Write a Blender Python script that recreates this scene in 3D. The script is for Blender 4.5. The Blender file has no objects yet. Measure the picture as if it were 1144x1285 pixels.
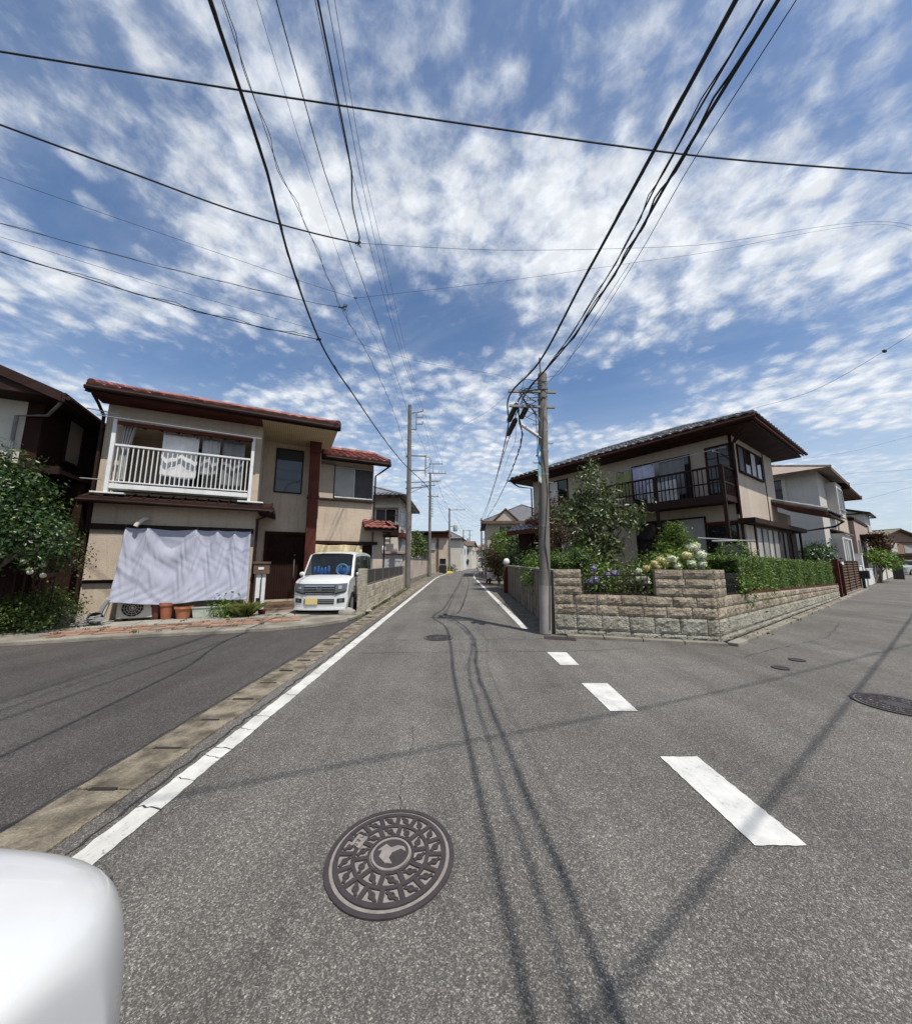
import bpy, bmesh, math, random
import numpy as np
from mathutils import Vector, Matrix
R = math.radians
rnd = random.Random(7)
scene = bpy.context.scene
COL = scene.collection

# ---------------------------------------------------------------- camera
FPX, H = 430.0, 1.5
PITCH = math.atan(62.5 / FPX)
cam_data = bpy.data.cameras.new('camera')
cam = bpy.data.objects.new('camera', cam_data)
COL.objects.link(cam)
cam.location = (0, 0, H)
cam.rotation_euler = (R(90) + PITCH, 0, 0)
cam_data.sensor_fit = 'HORIZONTAL'
cam_data.sensor_width = 36
cam_data.lens = 36 * FPX / 1144
cam_data.clip_start = 0.05
cam_data.clip_end = 3000
scene.camera = cam

def at(u, v, Y):
    """world point at depth Y seen at photo position u, v (used to measure where wires run)"""
    c, s = math.cos(PITCH), math.sin(PITCH)
    dx, dy = (u - 572) / FPX, (642.5 - v) / FPX
    k = Y / (c - dy * s)
    return Vector((dx * k, Y, H + (s + dy * c) * k))

# ---------------------------------------------------------------- mesh building
class MB:
    def __init__(s, xf=None):
        s.v, s.f, s.m, s.xf = [], [], [], xf
    def pt(s, p):
        s.v.append(tuple(s.xf(p)) if s.xf else tuple(p)); return len(s.v) - 1
    def poly(s, pts, m=0):
        s.f.append([s.pt(p) for p in pts]); s.m.append(m)
    def box(s, x0, x1, y0, y1, z0, z1, m=0):
        i = [s.pt(p) for p in ((x0,y0,z0),(x1,y0,z0),(x1,y1,z0),(x0,y1,z0),(x0,y0,z1),(x1,y0,z1),(x1,y1,z1),(x0,y1,z1))]
        for q in ((3,2,1,0),(4,5,6,7),(0,1,5,4),(1,2,6,5),(2,3,7,6),(3,0,4,7)):
            s.f.append([i[k] for k in q]); s.m.append(m)
    def bar(s, p, q, w, h, m=0, up=(0,0,1)):
        p, q = Vector(p), Vector(q); d = (q - p).normalized(); up = Vector(up)
        if abs(d.dot(up)) > .98: up = Vector((0,1,0))
        a = d.cross(up).normalized() * w / 2; b = a.cross(d).normalized() * h / 2
        i = [s.pt(x) for x in (p-a-b, p+a-b, p+a+b, p-a+b, q-a-b, q+a-b, q+a+b, q-a+b)]
        for k in ((0,1,2,3),(7,6,5,4),(0,4,5,1),(1,5,6,2),(2,6,7,3),(3,7,4,0)):
            s.f.append([i[j] for j in k]); s.m.append(m)
    def tube(s, pts, r, n=8, m=0, caps=True):
        pts = [Vector(p) for p in pts]; N = len(pts)
        rs = r if isinstance(r, (list, tuple)) else [r] * N
        rings = []; prev = None
        for k in range(N):
            d = (pts[min(k+1, N-1)] - pts[max(k-1, 0)]).normalized()
            if prev is None:
                a = d.orthogonal().normalized()
            else:
                a = (prev - d * prev.dot(d))
                a = a.normalized() if a.length > 1e-6 else d.orthogonal().normalized()
            prev = a; b = d.cross(a)
            rings.append([s.pt(pts[k] + (a * math.cos(2*math.pi*j/n) + b * math.sin(2*math.pi*j/n)) * rs[k]) for j in range(n)])
        for k in range(N - 1):
            for j in range(n):
                s.f.append([rings[k][j], rings[k][(j+1)%n], rings[k+1][(j+1)%n], rings[k+1][j]]); s.m.append(m)
        if caps:
            s.f.append(rings[0][::-1]); s.m.append(m); s.f.append(rings[-1]); s.m.append(m)
    def lathe(s, prof, c=(0,0,0), n=20, m=0):
        rings = [[s.pt((c[0]+r*math.cos(2*math.pi*j/n), c[1]+r*math.sin(2*math.pi*j/n), c[2]+z)) for j in range(n)] for r, z in prof]
        for k in range(len(prof) - 1):
            for j in range(n):
                s.f.append([rings[k][j], rings[k][(j+1)%n], rings[k+1][(j+1)%n], rings[k+1][j]]); s.m.append(m)
        if prof[0][0] > 1e-4: s.f.append(rings[0][::-1]); s.m.append(m)
        if prof[-1][0] > 1e-4: s.f.append(rings[-1]); s.m.append(m)
    def prism(s, poly, lo, hi, fn, m=0):
        """poly: 2-D outline, lo/hi: extrusion, fn(a, b, e) -> point"""
        a = [s.pt(fn(x, y, lo)) for x, y in poly]; b = [s.pt(fn(x, y, hi)) for x, y in poly]; n = len(poly)
        s.f.append(a[::-1]); s.m.append(m); s.f.append(b); s.m.append(m)
        for k in range(n):
            s.f.append([a[k], a[(k+1)%n], b[(k+1)%n], b[k]]); s.m.append(m)
    def grid(s, fn, nu, nv, m=0):
        i = [[s.pt(fn(a / nu, b / nv)) for b in range(nv + 1)] for a in range(nu + 1)]
        for a in range(nu):
            for b in range(nv):
                s.f.append([i[a][b], i[a+1][b], i[a+1][b+1], i[a][b+1]]); s.m.append(m)
    def ball(s, c, r, n=10, m=0, sq=(1,1,1)):
        s.lathe_sph(c, r, n, m, sq)
    def lathe_sph(s, c, r, n, m, sq):
        base = len(s.v)
        def fn(u, w):
            t, p = math.pi * u, 2 * math.pi * w
            return (c[0]+r*sq[0]*math.sin(t)*math.cos(p), c[1]+r*sq[1]*math.sin(t)*math.sin(p), c[2]-r*sq[2]*math.cos(t))
        s.grid(fn, max(4, n // 2 + 1), n, m)
    def add(s, V, Fc, m=0):
        b = len(s.v)
        s.v.extend(map(tuple, V)); s.f.extend([[b + i for i in q] for q in Fc]); s.m.extend([m] * len(Fc))
    def build(s, name, mats, parent=None, smooth=False, bevel=0, recalc=True, sub=0, kind=None, angle=40):
        me = bpy.data.meshes.new(name); me.from_pydata(s.v, [], s.f)
        if not isinstance(mats, (list, tuple)): mats = [mats]
        for x in mats: me.materials.append(x)
        if len(mats) > 1: me.polygons.foreach_set('material_index', s.m)
        if recalc or sub:
            bm = bmesh.new(); bm.from_mesh(me)
            if sub or smooth: bmesh.ops.remove_doubles(bm, verts=bm.verts, dist=1e-5)
            bmesh.ops.recalc_face_normals(bm, faces=bm.faces); bm.to_mesh(me); bm.free()
        if smooth:
            me.polygons.foreach_set('use_smooth', [True] * len(me.polygons))
            if angle < 180: me.set_sharp_from_angle(angle=R(angle))
        me.update()
        o = bpy.data.objects.new(name, me); COL.objects.link(o)
        if parent: o.parent = parent
        if bevel:
            b = o.modifiers.new('bevel', 'BEVEL'); b.width = bevel; b.segments = 2; b.limit_method = 'ANGLE'
        if sub:
            b = o.modifiers.new('sub', 'SUBSURF'); b.levels = b.render_levels = sub
        if kind: o['kind'] = kind
        return o

def tag(o, label, cat, group=None, kind=None):
    if label: o['label'] = label
    if cat: o['category'] = cat
    if group: o['group'] = group
    if kind: o['kind'] = kind
    return o
def thing(name, label, cat, loc=(0,0,0), rot=0, group=None):
    o = bpy.data.objects.new(name, None); COL.objects.link(o)
    o.empty_display_size = .2; o.location = loc; o.rotation_euler = (0, 0, R(rot))
    return tag(o, label, cat, group)
def dup(root, loc, rot=0, label=None, scale=None):
    r = root.copy(); COL.objects.link(r); r.location = loc; r.rotation_euler = (0, 0, R(rot))
    if scale: r.scale = (scale,) * 3
    if label: r['label'] = label
    for ch in root.children:
        c = ch.copy(); COL.objects.link(c); c.parent = r
        for g in ch.children:
            d = g.copy(); COL.objects.link(d); d.parent = c
    return r

# ---------------------------------------------------------------- materials
class NT:
    def __init__(s, mat):
        s.t = mat.node_tree; s.n = s.t.nodes; s.l = s.t.links
    def new(s, t, **kw):
        n = s.n.new(t)
        for k, v in kw.items(): setattr(n, k, v)
        return n
    def link(s, a, b): s.l.new(a, b)
    def mixc(s, fac, a, b, blend='MIX'):
        n = s.new('ShaderNodeMix', data_type='RGBA', blend_type=blend)
        for sock, val in ((n.inputs['Factor'], fac), (n.inputs[6], a), (n.inputs[7], b)):
            if isinstance(val, bpy.types.NodeSocket): s.link(val, sock)
            elif isinstance(val, (int, float)): sock.default_value = val
            else: sock.default_value = (*val[:3], 1)
        return n.outputs[2]
    def math(s, op, a, b=0.0, c=None, clamp=False):
        n = s.new('ShaderNodeMath', operation=op, use_clamp=clamp)
        for k, val in enumerate((a, b, c)):
            if val is None: continue
            if isinstance(val, bpy.types.NodeSocket): s.link(val, n.inputs[k])
            else: n.inputs[k].default_value = val
        return n.outputs[0]
    def ramp(s, x, lo, hi, a=0.0, b=1.0):
        n = s.new('ShaderNodeMapRange', interpolation_type='SMOOTHSTEP')
        s.link(x, n.inputs[0])
        for k, v in ((1, lo), (2, hi), (3, a), (4, b)): n.inputs[k].default_value = v
        return n.outputs[0]
    def noise(s, vec, scale, detail=4, rough=.55, dist=0):
        n = s.new('ShaderNodeTexNoise'); n.inputs['Scale'].default_value = scale
        n.inputs['Detail'].default_value = detail; n.inputs['Roughness'].default_value = rough
        n.inputs['Distortion'].default_value = dist
        if vec is not None: s.link(vec, n.inputs['Vector'])
        return n.outputs[0]
    def mapping(s, vec, scale=(1,1,1), loc=(0,0,0), rot=(0,0,0)):
        n = s.new('ShaderNodeMapping'); s.link(vec, n.inputs[0])
        n.inputs['Scale'].default_value = scale; n.inputs['Location'].default_value = loc; n.inputs['Rotation'].default_value = rot
        return n.outputs[0]

def M(name, col, rough=.8, col2=None, ns=3.0, amt=.5, bump=0, bs=80, metal=0, isl=0, streak=0, scol=(.04,.035,.03),
      spec=.5, coat=0, bdist=.01, waves=0, wcol=None, wscale=20, waxis='X', fine=.12):
    m = bpy.data.materials.new(name); m.use_nodes = True; t = NT(m)
    bs_node = t.n['Principled BSDF']
    tc = t.new('ShaderNodeTexCoord').outputs['Object']
    n1 = t.noise(tc, ns, 5, .6)
    c2 = col2 or tuple(x * .72 for x in col)
    c = t.mixc(t.ramp(n1, .5 - amt * .5, .5 + amt * .5), col, c2)
    if fine:
        nf = t.noise(tc, ns * 14, 3, .6)
        c = t.mixc(1.0, c, t.mixc(nf, (1 - fine,) * 3, (1 + fine,) * 3), 'MULTIPLY')
    if isl:
        g = t.new('ShaderNodeNewGeometry').outputs['Random Per Island']
        c = t.mixc(1.0, c, t.mixc(g, (1 - isl,) * 3, (1 + isl,) * 3), 'MULTIPLY')
    if streak:
        vs = t.mapping(tc, (5, 5, .5))
        c = t.mixc(t.math('MULTIPLY', t.ramp(t.noise(vs, 1.6, 5, .65), .47 if streak < .9 else .42, .75 if streak < .9 else .6), streak), c, scol)
    if waves:
        w = t.new('ShaderNodeTexWave', bands_direction=waxis); w.inputs['Scale'].default_value = wscale
        t.link(tc, w.inputs[0])
        c = t.mixc(t.ramp(w.outputs['Fac'], .02, .12), wcol or tuple(x * .35 for x in col), c)
    t.link(c, bs_node.inputs['Base Color'])
    bs_node.inputs['Metallic'].default_value = metal
    bs_node.inputs['Specular IOR Level'].default_value = spec
    bs_node.inputs['Coat Weight'].default_value = coat
    rn = t.math('MULTIPLY_ADD', n1, .25, rough - .12, clamp=True); t.link(rn, bs_node.inputs['Roughness'])
    if bump:
        b = t.new('ShaderNodeBump'); b.inputs['Strength'].default_value = bump; b.inputs['Distance'].default_value = bdist
        t.link(t.noise(tc, bs, 4, .6), b.inputs['Height']); t.link(b.outputs[0], bs_node.inputs['Normal'])
    return m

def leafmat(name, a, b, c=None, trans=.25, rough=.5):
    m = bpy.data.materials.new(name); m.use_nodes = True; t = NT(m)
    p = t.n['Principled BSDF']; out = t.n['Material Output']
    g = t.new('ShaderNodeNewGeometry').outputs['Random Per Island']
    r = t.new('ShaderNodeValToRGB'); t.link(g, r.inputs[0])
    e = r.color_ramp.elements
    e[0].color = (*a, 1); e[0].position = .1; e[1].color = (*b, 1); e[1].position = .85
    if c: x = r.color_ramp.elements.new(.97); x.color = (*c, 1)
    tc = t.new('ShaderNodeTexCoord').outputs['Object']
    col = t.mixc(t.ramp(t.noise(tc, 2.2, 3), .35, .65), r.outputs[0], t.mixc(1.0, r.outputs[0], (.7, .78, .62), 'MULTIPLY'))
    t.link(col, p.inputs['Base Color']); p.inputs['Roughness'].default_value = rough
    tr = t.new('ShaderNodeBsdfTranslucent'); t.link(col, tr.inputs[0])
    mx = t.new('ShaderNodeMixShader'); mx.inputs[0].default_value = trans
    t.link(p.outputs[0], mx.inputs[1]); t.link(tr.outputs[0], mx.inputs[2]); t.link(mx.outputs[0], out.inputs[0])
    return m

def glassmat(name, col=(.02,.025,.03), rough=.04, alpha=None):
    m = bpy.data.materials.new(name); m.use_nodes = True; t = NT(m)
    p = t.n['Principled BSDF']; p.inputs['Base Color'].default_value = (*col, 1); p.inputs['Roughness'].default_value = rough
    p.inputs['Specular IOR Level'].default_value = .6
    tc = t.new('ShaderNodeTexCoord').outputs['Object']
    b = t.new('ShaderNodeBump'); b.inputs['Strength'].default_value = .05; t.link(t.noise(tc, 2.5, 1), b.inputs['Height'])
    t.link(b.outputs[0], p.inputs['Normal'])
    if alpha is not None: p.inputs['Alpha'].default_value = alpha
    return m

def asphalt(name, base, warm=(1, .97, .93), contrast=1.0, pl=.55):
    m = bpy.data.materials.new(name); m.use_nodes = True; t = NT(m)
    p = t.n['Principled BSDF']; tc = t.new('ShaderNodeTexCoord').outputs['Object']
    v = t.new('ShaderNodeTexVoronoi'); v.inputs['Scale'].default_value = 215; t.link(tc, v.inputs['Vector'])
    v.inputs['Randomness'].default_value = 1
    v2 = t.new('ShaderNodeTexVoronoi'); v2.inputs['Scale'].default_value = 120; t.link(tc, v2.inputs['Vector'])
    sp2 = t.new('ShaderNodeSeparateColor'); t.link(v2.outputs['Color'], sp2.inputs[0])
    sp = t.new('ShaderNodeSeparateColor'); t.link(v.outputs['Color'], sp.inputs[0])
    grain = t.math('POWER', sp.outputs[0], 3.2)
    n2 = t.noise(tc, 260, 2); n3 = t.noise(tc, .55, 5, .6); n4 = t.noise(t.mapping(tc, (1.6, .12, 1)), 1.2, 4)
    n5 = t.noise(tc, 5, 5, .65); n6 = t.noise(tc, 28, 4, .6)
    x = t.math('MULTIPLY_ADD', grain, 1.5 * contrast, 1 - .37 * contrast)
    x = t.math('MULTIPLY', x, t.ramp(n2, .25, .75, .8, 1.2))
    x = t.math('MULTIPLY', x, t.ramp(n3, .3, .7, .84, 1.13))
    x = t.math('MULTIPLY', x, t.ramp(n4, .3, .7, .86, 1.12))
    n7 = t.noise(t.mapping(tc, (1, .6, 1), (4, 2, 0)), 1.1, 6, .7); x = t.math('MULTIPLY', x, t.ramp(n7, .60, .72, 1.0, .74)); n8 = t.noise(t.mapping(tc, (1, .35, 1), (9, 5, 0)), 2.4, 5, .7); x = t.math('MULTIPLY', x, t.ramp(n8, .6, .78, 1.0, 1.3))
    x = t.math('MULTIPLY', x, t.ramp(n5, .3, .7, .94, 1.06))
    x = t.math('MULTIPLY', x, t.ramp(n6, .3, .7, .97, 1.03)); x = t.math('MULTIPLY', x, t.math('MULTIPLY_ADD', t.math('POWER', sp2.outputs[1], 5.0), .9, .85))
    col = t.mixc(1.0, tuple(base * w for w in warm), (1, 1, 1), 'MULTIPLY')
    mul = t.new('ShaderNodeVectorMath', operation='SCALE'); t.link(col, mul.inputs[0]); t.link(x, mul.inputs['Scale'])
    c = t.mixc(t.math('MULTIPLY', t.ramp(n5, .62, .8), .25), mul.outputs[0], (.16, .13, .1))
    t.link(c, p.inputs['Base Color']); p.inputs['Roughness'].default_value = .85; p.inputs['Specular IOR Level'].default_value = .3
    b = t.new('ShaderNodeBump'); b.inputs['Strength'].default_value = .6; b.inputs['Distance'].default_value = .004
    t.link(v.outputs['Distance'], b.inputs['Height']); b.invert = True
    t.link(b.outputs[0], p.inputs['Normal'])
    return m

def paintmat(name, col, wear=.5):
    m = bpy.data.materials.new(name); m.use_nodes = True; t = NT(m)
    p = t.n['Principled BSDF']; tc = t.new('ShaderNodeTexCoord').outputs['Object']
    v = t.new('ShaderNodeTexVoronoi'); v.inputs['Scale'].default_value = 110; t.link(tc, v.inputs['Vector'])
    n1 = t.noise(tc, 3.5, 5, .65); n2 = t.noise(tc, 40, 4, .7)
    hole = t.math('MULTIPLY', t.ramp(t.math('ADD', n2, t.math('MULTIPLY', n1, .5)), .86, 1.0), wear)
    n3 = t.noise(t.mapping(tc, (9, 1.4, 1), (0, 0, 0), (0, 0, .5)), 3, 5, .7)
    c = t.mixc(t.ramp(n1, .3, .7), col, tuple(x * .74 for x in col))
    c = t.mixc(t.math('MULTIPLY', t.ramp(n3, .5, .75), .35), c, (.28, .27, .25))
    c = t.mixc(t.math('MULTIPLY', t.ramp(v.outputs['Distance'], .0, .5, 1, 0), .12), c, (.35, .34, .32))
    c = t.mixc(hole, c, (.13, .125, .12))
    t.link(c, p.inputs['Base Color']); p.inputs['Roughness'].default_value = .7
    b = t.new('ShaderNodeBump'); b.inputs['Strength'].default_value = .35; b.inputs['Distance'].default_value = .003
    t.link(n2, b.inputs['Height']); t.link(b.outputs[0], p.inputs['Normal'])
    return m

m_asph = asphalt('road_asphalt', .116, (1.05, .98, .89))
m_asph2 = asphalt('dark_asphalt', .06, (1.06, .97, .9))
m_ground = M('ground_soil', (.16,.14,.11), .95, (.09,.085,.06), ns=1.2, bump=.4, bs=30)
m_soil = M('garden_earth', (.10,.075,.05), .95, (.05,.04,.03), ns=4, bump=.8, bs=40, bdist=.03)
m_line = paintmat('road_paint', (.58,.57,.53), .8)
m_dash = paintmat('dash_paint', (.60,.59,.56), .75)
m_gut = M('gutter_concrete', (.29,.245,.18), .95, (.085,.07,.05), ns=4.4, amt=.36, bump=1.0, bs=55, bdist=.03, fine=.6)
m_slot = M('dark_gap', (.02,.018,.015), .95)
m_crack = M('crack_dark', (.028,.026,.024), .95)
m_conc = M('pale_concrete', (.36,.335,.29), .9, (.2,.185,.155), ns=1.6, bump=.5, bs=50, streak=.25, fine=.2)
m_conc2 = M('old_concrete', (.27,.245,.2), .92, (.13,.115,.09), ns=2, bump=.6, bs=40, fine=.25)
m_pole = M('pole_concrete', (.185,.168,.148), .85, (.105,.095,.082), ns=1.4, bump=.3, bs=70, streak=.5, scol=(.1,.085,.07))
m_brick = M('edging_brick', (.29,.155,.105), .95, (.20,.13,.095), ns=2.5, amt=.6, isl=.4, bump=.5, bs=60)
m_stucco = M('beige_stucco', (.52,.43,.335), .9, (.44,.36,.28), ns=1.2, bump=.7, bs=42, bdist=.02, streak=.45, scol=(.25,.195,.145), fine=.16)
m_stucco2 = M('pale_stucco', (.48,.405,.33), .9, (.40,.335,.27), ns=1, bump=.5, bs=50, streak=.4, scol=(.25,.205,.16), fine=.16)
m_greyw = M('grey_stucco', (.50,.475,.44), .9, (.42,.4,.37), ns=1, bump=.3, bs=60, streak=.18, scol=(.25,.23,.21))
m_pinkw = M('pinkish_stucco', (.42,.31,.27), .9, ns=1, amt=.9, bump=.3, bs=60, streak=.2)
m_creamw = M('cream_stucco', (.62,.58,.5), .9, ns=1, amt=.9, bump=.3, bs=60, streak=.2, scol=(.3,.27,.23))
m_dkwall = M('dark_brown_cladding', (.034,.014,.010), .8, (.02,.009,.006), ns=2, spec=.15, waves=1, wscale=14, waxis='X')
m_brown = M('dark_brown_paint', (.030,.012,.0085), .7, (.018,.0075,.0055), ns=3, spec=.2)
m_brown2 = M('reddish_brown_paint', (.10,.024,.015), .7, (.06,.016,.011), ns=3, spec=.2)
m_brown3 = M('weathered_brown_wood', (.15,.095,.06), .85, (.08,.05,.035), ns=4, bump=.3)
m_soffit = M('cream_board_soffit', (.50,.38,.22), .8, waves=1, wscale=5.2, waxis='X', amt=.9)
m_redtile = M('red_glazed_tile', (.29,.098,.075), .5, (.17,.06,.048), ns=4, isl=.45, spec=.5)
m_greytile = M('smoked_grey_tile', (.21,.21,.215), .38, (.11,.11,.115), ns=5, isl=.45, spec=.7)
m_greyroof = M('grey_slate_roof', (.12,.12,.125), .7, (.07,.07,.075), ns=3, isl=.3)
m_tanroof = M('tan_slate_roof', (.30,.24,.195), .75, (.22,.175,.145), ns=3, isl=.3)
m_white = M('white_enamel', (.70,.70,.69), .45, (.60,.60,.58), ns=3, streak=.15)
m_alu = M('silver_aluminium', (.55,.55,.54), .4, metal=.6, amt=.8)
m_steel = M('galvanised_steel', (.24,.235,.225), .55, (.16,.155,.15), ns=8, metal=.4)
m_black = M('black_rubber', (.012,.012,.013), .6, amt=.9)
m_dark = M('dark_recess', (.018,.015,.013), .9)
m_glass = glassmat('window_glass', (.03,.035,.045))
m_glass2 = glassmat('window_glass_dark', (.012,.013,.016))
m_curt = M('net_curtain_behind_glass', (.42,.41,.39), .5, (.3,.29,.28), ns=2, waves=1, wscale=9, spec=.8)
m_shut = M('dark_slatted_shutter', (.05,.042,.042), .55, waves=1, wscale=14, waxis='Z')
m_wire = M('black_cable', (.008,.008,.009), .7, amt=.9)
m_wire2 = M('grey_cable', (.03,.03,.034), .7, amt=.9)
m_bark = M('grey_bark', (.15,.12,.09), .95, (.08,.06,.045), ns=8, bump=.8, bs=40, bdist=.02)
m_leaf_dk = leafmat('dark_glossy_leaf', (.016,.042,.010), (.05,.105,.02), (.15,.18,.05), .22, .38)
m_leaf_md = leafmat('mid_green_leaf', (.045,.08,.014), (.13,.18,.035), (.22,.24,.07), .3)
m_leaf_br = leafmat('bright_green_leaf', (.06,.115,.012), (.16,.25,.03), (.26,.30,.07), .34)
m_leaf_hd = leafmat('hedge_leaf', (.045,.09,.012), (.13,.205,.028), (.2,.26,.045), .28)
m_leaf_ol = leafmat('olive_grey_leaf', (.05,.075,.02), (.155,.18,.07), (.30,.32,.18), .28, .38)
m_leaf_rd = leafmat('reddish_brown_leaf', (.075,.032,.018), (.13,.075,.03), (.06,.09,.025), .25)
m_leaf_mx = leafmat('mottled_green_red_leaf', (.03,.05,.014), (.10,.085,.03), (.15,.06,.03), .25)
m_bloomw = leafmat('cream_petal', (.6,.6,.42), (.78,.76,.66), (.75,.6,.55), .2)
m_bloomp = leafmat('violet_petal', (.16,.13,.34), (.33,.28,.5), (.42,.33,.5), .2)
m_bloomy = leafmat('yellow_petal', (.5,.42,.15), (.72,.66,.36), (.6,.35,.2), .2)
m_ygrass = leafmat('yellow_green_blade', (.12,.15,.035), (.26,.26,.08), (.38,.34,.16), .3)
m_grass = leafmat('grass_blade', (.05,.075,.016), (.16,.19,.05), (.3,.27,.12), .25)
m_ycloth = M('buff_cloth', (.62,.52,.33), .9, (.5,.41,.25), ns=3, bump=.2, bs=200)
m_sheet = M('pale_lilac_sheet', (.335,.345,.415), .9, (.31,.32,.39), ns=2, bump=.15, bs=300, bdist=.003, fine=.05)
m_terra = M('terracotta', (.34,.11,.055), .8, (.24,.08,.045), ns=4)
m_plastic_g = M('pale_green_plastic', (.42,.45,.39), .6, (.32,.34,.29), ns=4)
m_carwhite = M('white_car_paint', (.61,.615,.61), .3, (.585,.59,.585), ns=1, spec=.6, coat=.6, fine=.02)
m_chrome = M('chrome_trim', (.6,.6,.6), .18, (.55,.55,.55), metal=1, fine=0)
m_blackpl = M('black_plastic', (.015,.015,.016), .4, amt=.9, fine=0)
m_lamp = glassmat('headlight_glass', (.10,.105,.11), .08)
m_tyre = M('tyre_rubber', (.016,.016,.016), .85, amt=.9, bump=.3)
m_plate = M('yellow_plate', (.60,.47,.16), .6, (.56,.45,.2), amt=.9, fine=.03)
m_iron = M('cast_iron', (.062,.05,.05), .55, (.04,.033,.034), ns=12, bump=.4, bs=150, metal=.25, bdist=.003)
m_irondust = M('dust_filled_iron', (.25,.225,.205), .9, (.17,.15,.14), ns=20, bump=.5, bs=200, bdist=.003)
m_stone1 = M('tan_split_stone', (.38,.32,.24), .95, (.215,.172,.122), ns=2.6, amt=.45, bump=1.0, bs=26, bdist=.05, isl=.22, streak=.7, scol=(.09,.07,.05), fine=.4)
m_stone2 = M('pale_green_split_stone', (.38,.36,.295), .95, (.24,.225,.175), ns=3, amt=.45, bump=1.0, bs=30, bdist=.06, isl=.12, streak=.45, scol=(.13,.12,.08), fine=.45)
m_mortar = M('mortar_joint', (.29,.265,.215), .95, bump=.3)
m_block = M('stained_concrete_block', (.25,.215,.17), .95, (.15,.125,.095), ns=2.2, amt=.5, bump=.5, bs=40, streak=.95, scol=(.055,.04,.03), fine=.25)
m_blkfence = M('pale_block', (.45,.41,.32), .95, (.3,.26,.195), ns=5, bump=.8, bs=35, isl=.25, streak=.4, scol=(.14,.11,.08), fine=.2)
m_mesh = M('dark_fence_screen', (.045,.04,.035), .8, amt=.9)
m_lattice = M('brown_lattice', (.17,.105,.065), .85, (.11,.065,.04), ns=4)
m_blue = M('blue_sign_enamel', (.05,.20,.42), .45, amt=.9)
m_teal = M('teal_sign_enamel', (.22,.42,.45), .5, amt=.9)
m_silver = M('silver_car_paint', (.55,.56,.58), .3, metal=.4, amt=.9, coat=.5, fine=0)
m_yellow = M('yellow_guard', (.75,.58,.05), .6, amt=.9)
m_blueshade = M('bright_blue_sunshade', (.03,.25,.75), .4, (.02,.12,.55), ns=9, spec=.6)
m_red = M('red_enamel', (.35,.06,.06), .4, amt=.9)
m_grey = M('mid_grey_paint', (.3,.3,.3), .6, amt=.9)
m_towelw = M('white_towel', (.75,.75,.74), .9, ns=3, bump=.3, bs=200)
m_towelg = M('grey_towel', (.2,.2,.205), .9, ns=3, bump=.3, bs=200)
m_towell = M('lavender_towel', (.45,.45,.58), .9, ns=3, bump=.3, bs=200)
m_towely = M('olive_green_towel', (.25,.26,.11), .9, ns=3, bump=.3, bs=200)
# ---------------------------------------------------------------- foliage
def leaves(blobs, n, size, seed, up=.35, asp=.5, clump=16, spread=.13, shell=.6, out=.7, droop=0.0):
    """many small folded leaves gathered in clumps through the volume of the given ellipsoids"""
    g = np.random.default_rng(seed)
    B = np.array([b[:6] for b in blobs], float)
    w = B[:, 3] * B[:, 4] * B[:, 5]; w = w ** .8; w /= w.sum()
    nc = max(1, n // clump)
    bi = g.choice(len(B), nc, p=w)
    d = g.normal(size=(nc, 3)); d /= np.linalg.norm(d, axis=1)[:, None]
    rr = shell + (1 - shell) * g.random(nc) ** .7
    rr *= 1 + .16 * g.normal(size=nc)
    cc = B[bi, :3] + d * rr[:, None] * B[bi, 3:6]
    P = np.repeat(cc, clump, 0) + g.normal(size=(nc * clump, 3)) * spread
    D = np.repeat(d, clump, 0)
    N = D * out + g.normal(size=P.shape) * .55 + np.array([0, 0, up]); N /= np.linalg.norm(N, axis=1)[:, None]
    T = np.cross(N, g.normal(size=P.shape)); T /= np.linalg.norm(T, axis=1)[:, None]
    T[:, 2] -= droop; T /= np.linalg.norm(T, axis=1)[:, None]
    S = np.cross(N, T); S /= np.linalg.norm(S, axis=1)[:, None]
    L = size * (.65 + .7 * g.random(len(P)))[:, None]
    a = P; m1 = P + T * L * .5 + S * L * asp * .5 + N * L * .08; tip = P + T * L; m2 = P + T * L * .5 - S * L * asp * .5 + N * L * .08
    V = np.stack([a, m1, tip, m2], 1).reshape(-1, 3)
    return V
def leafmesh(name, V, mat, parent=None, tri=True):
    n = len(V) // 4
    i = np.arange(n) * 4
    F = np.stack([np.stack([i, i + 1, i + 2], 1), np.stack([i, i + 2, i + 3], 1)], 1).reshape(-1, 3)
    me = bpy.data.meshes.new(name)
    me.vertices.add(len(V)); me.vertices.foreach_set('co', V.astype(np.float32).ravel())
    me.loops.add(len(F) * 3); me.loops.foreach_set('vertex_index', F.astype(np.int32).ravel())
    me.polygons.add(len(F)); me.polygons.foreach_set('loop_start', (np.arange(len(F)) * 3).astype(np.int32))
    me.update(calc_edges=True); me.validate()
    me.materials.append(mat)
    o = bpy.data.objects.new(name, me); COL.objects.link(o)
    if parent: o.parent = parent
    return o
def blades(cx, cy, cz, rad, n, h, seed, lean=.5, w=.012):
    g = np.random.default_rng(seed); V = []
    for _ in range(n):
        a = g.random() * 6.283; r = rad * math.sqrt(g.random()); x, y = cx + r * math.cos(a), cy + r * math.sin(a)
        hh = h * (.5 + .7 * g.random()); b = g.random() * 6.283; l = hh * lean * (.3 + g.random())
        dx, dy = math.cos(b), math.sin(b)
        p0 = (x - dy*w, y + dx*w, cz); p3 = (x + dy*w, y - dx*w, cz)
        mid = (x + dx*l*.35, y + dy*l*.35, cz + hh*.7); tip = (x + dx*l, y + dy*l, cz + hh)
        V += [p0, mid, tip, p3]
    return np.array(V)
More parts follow.
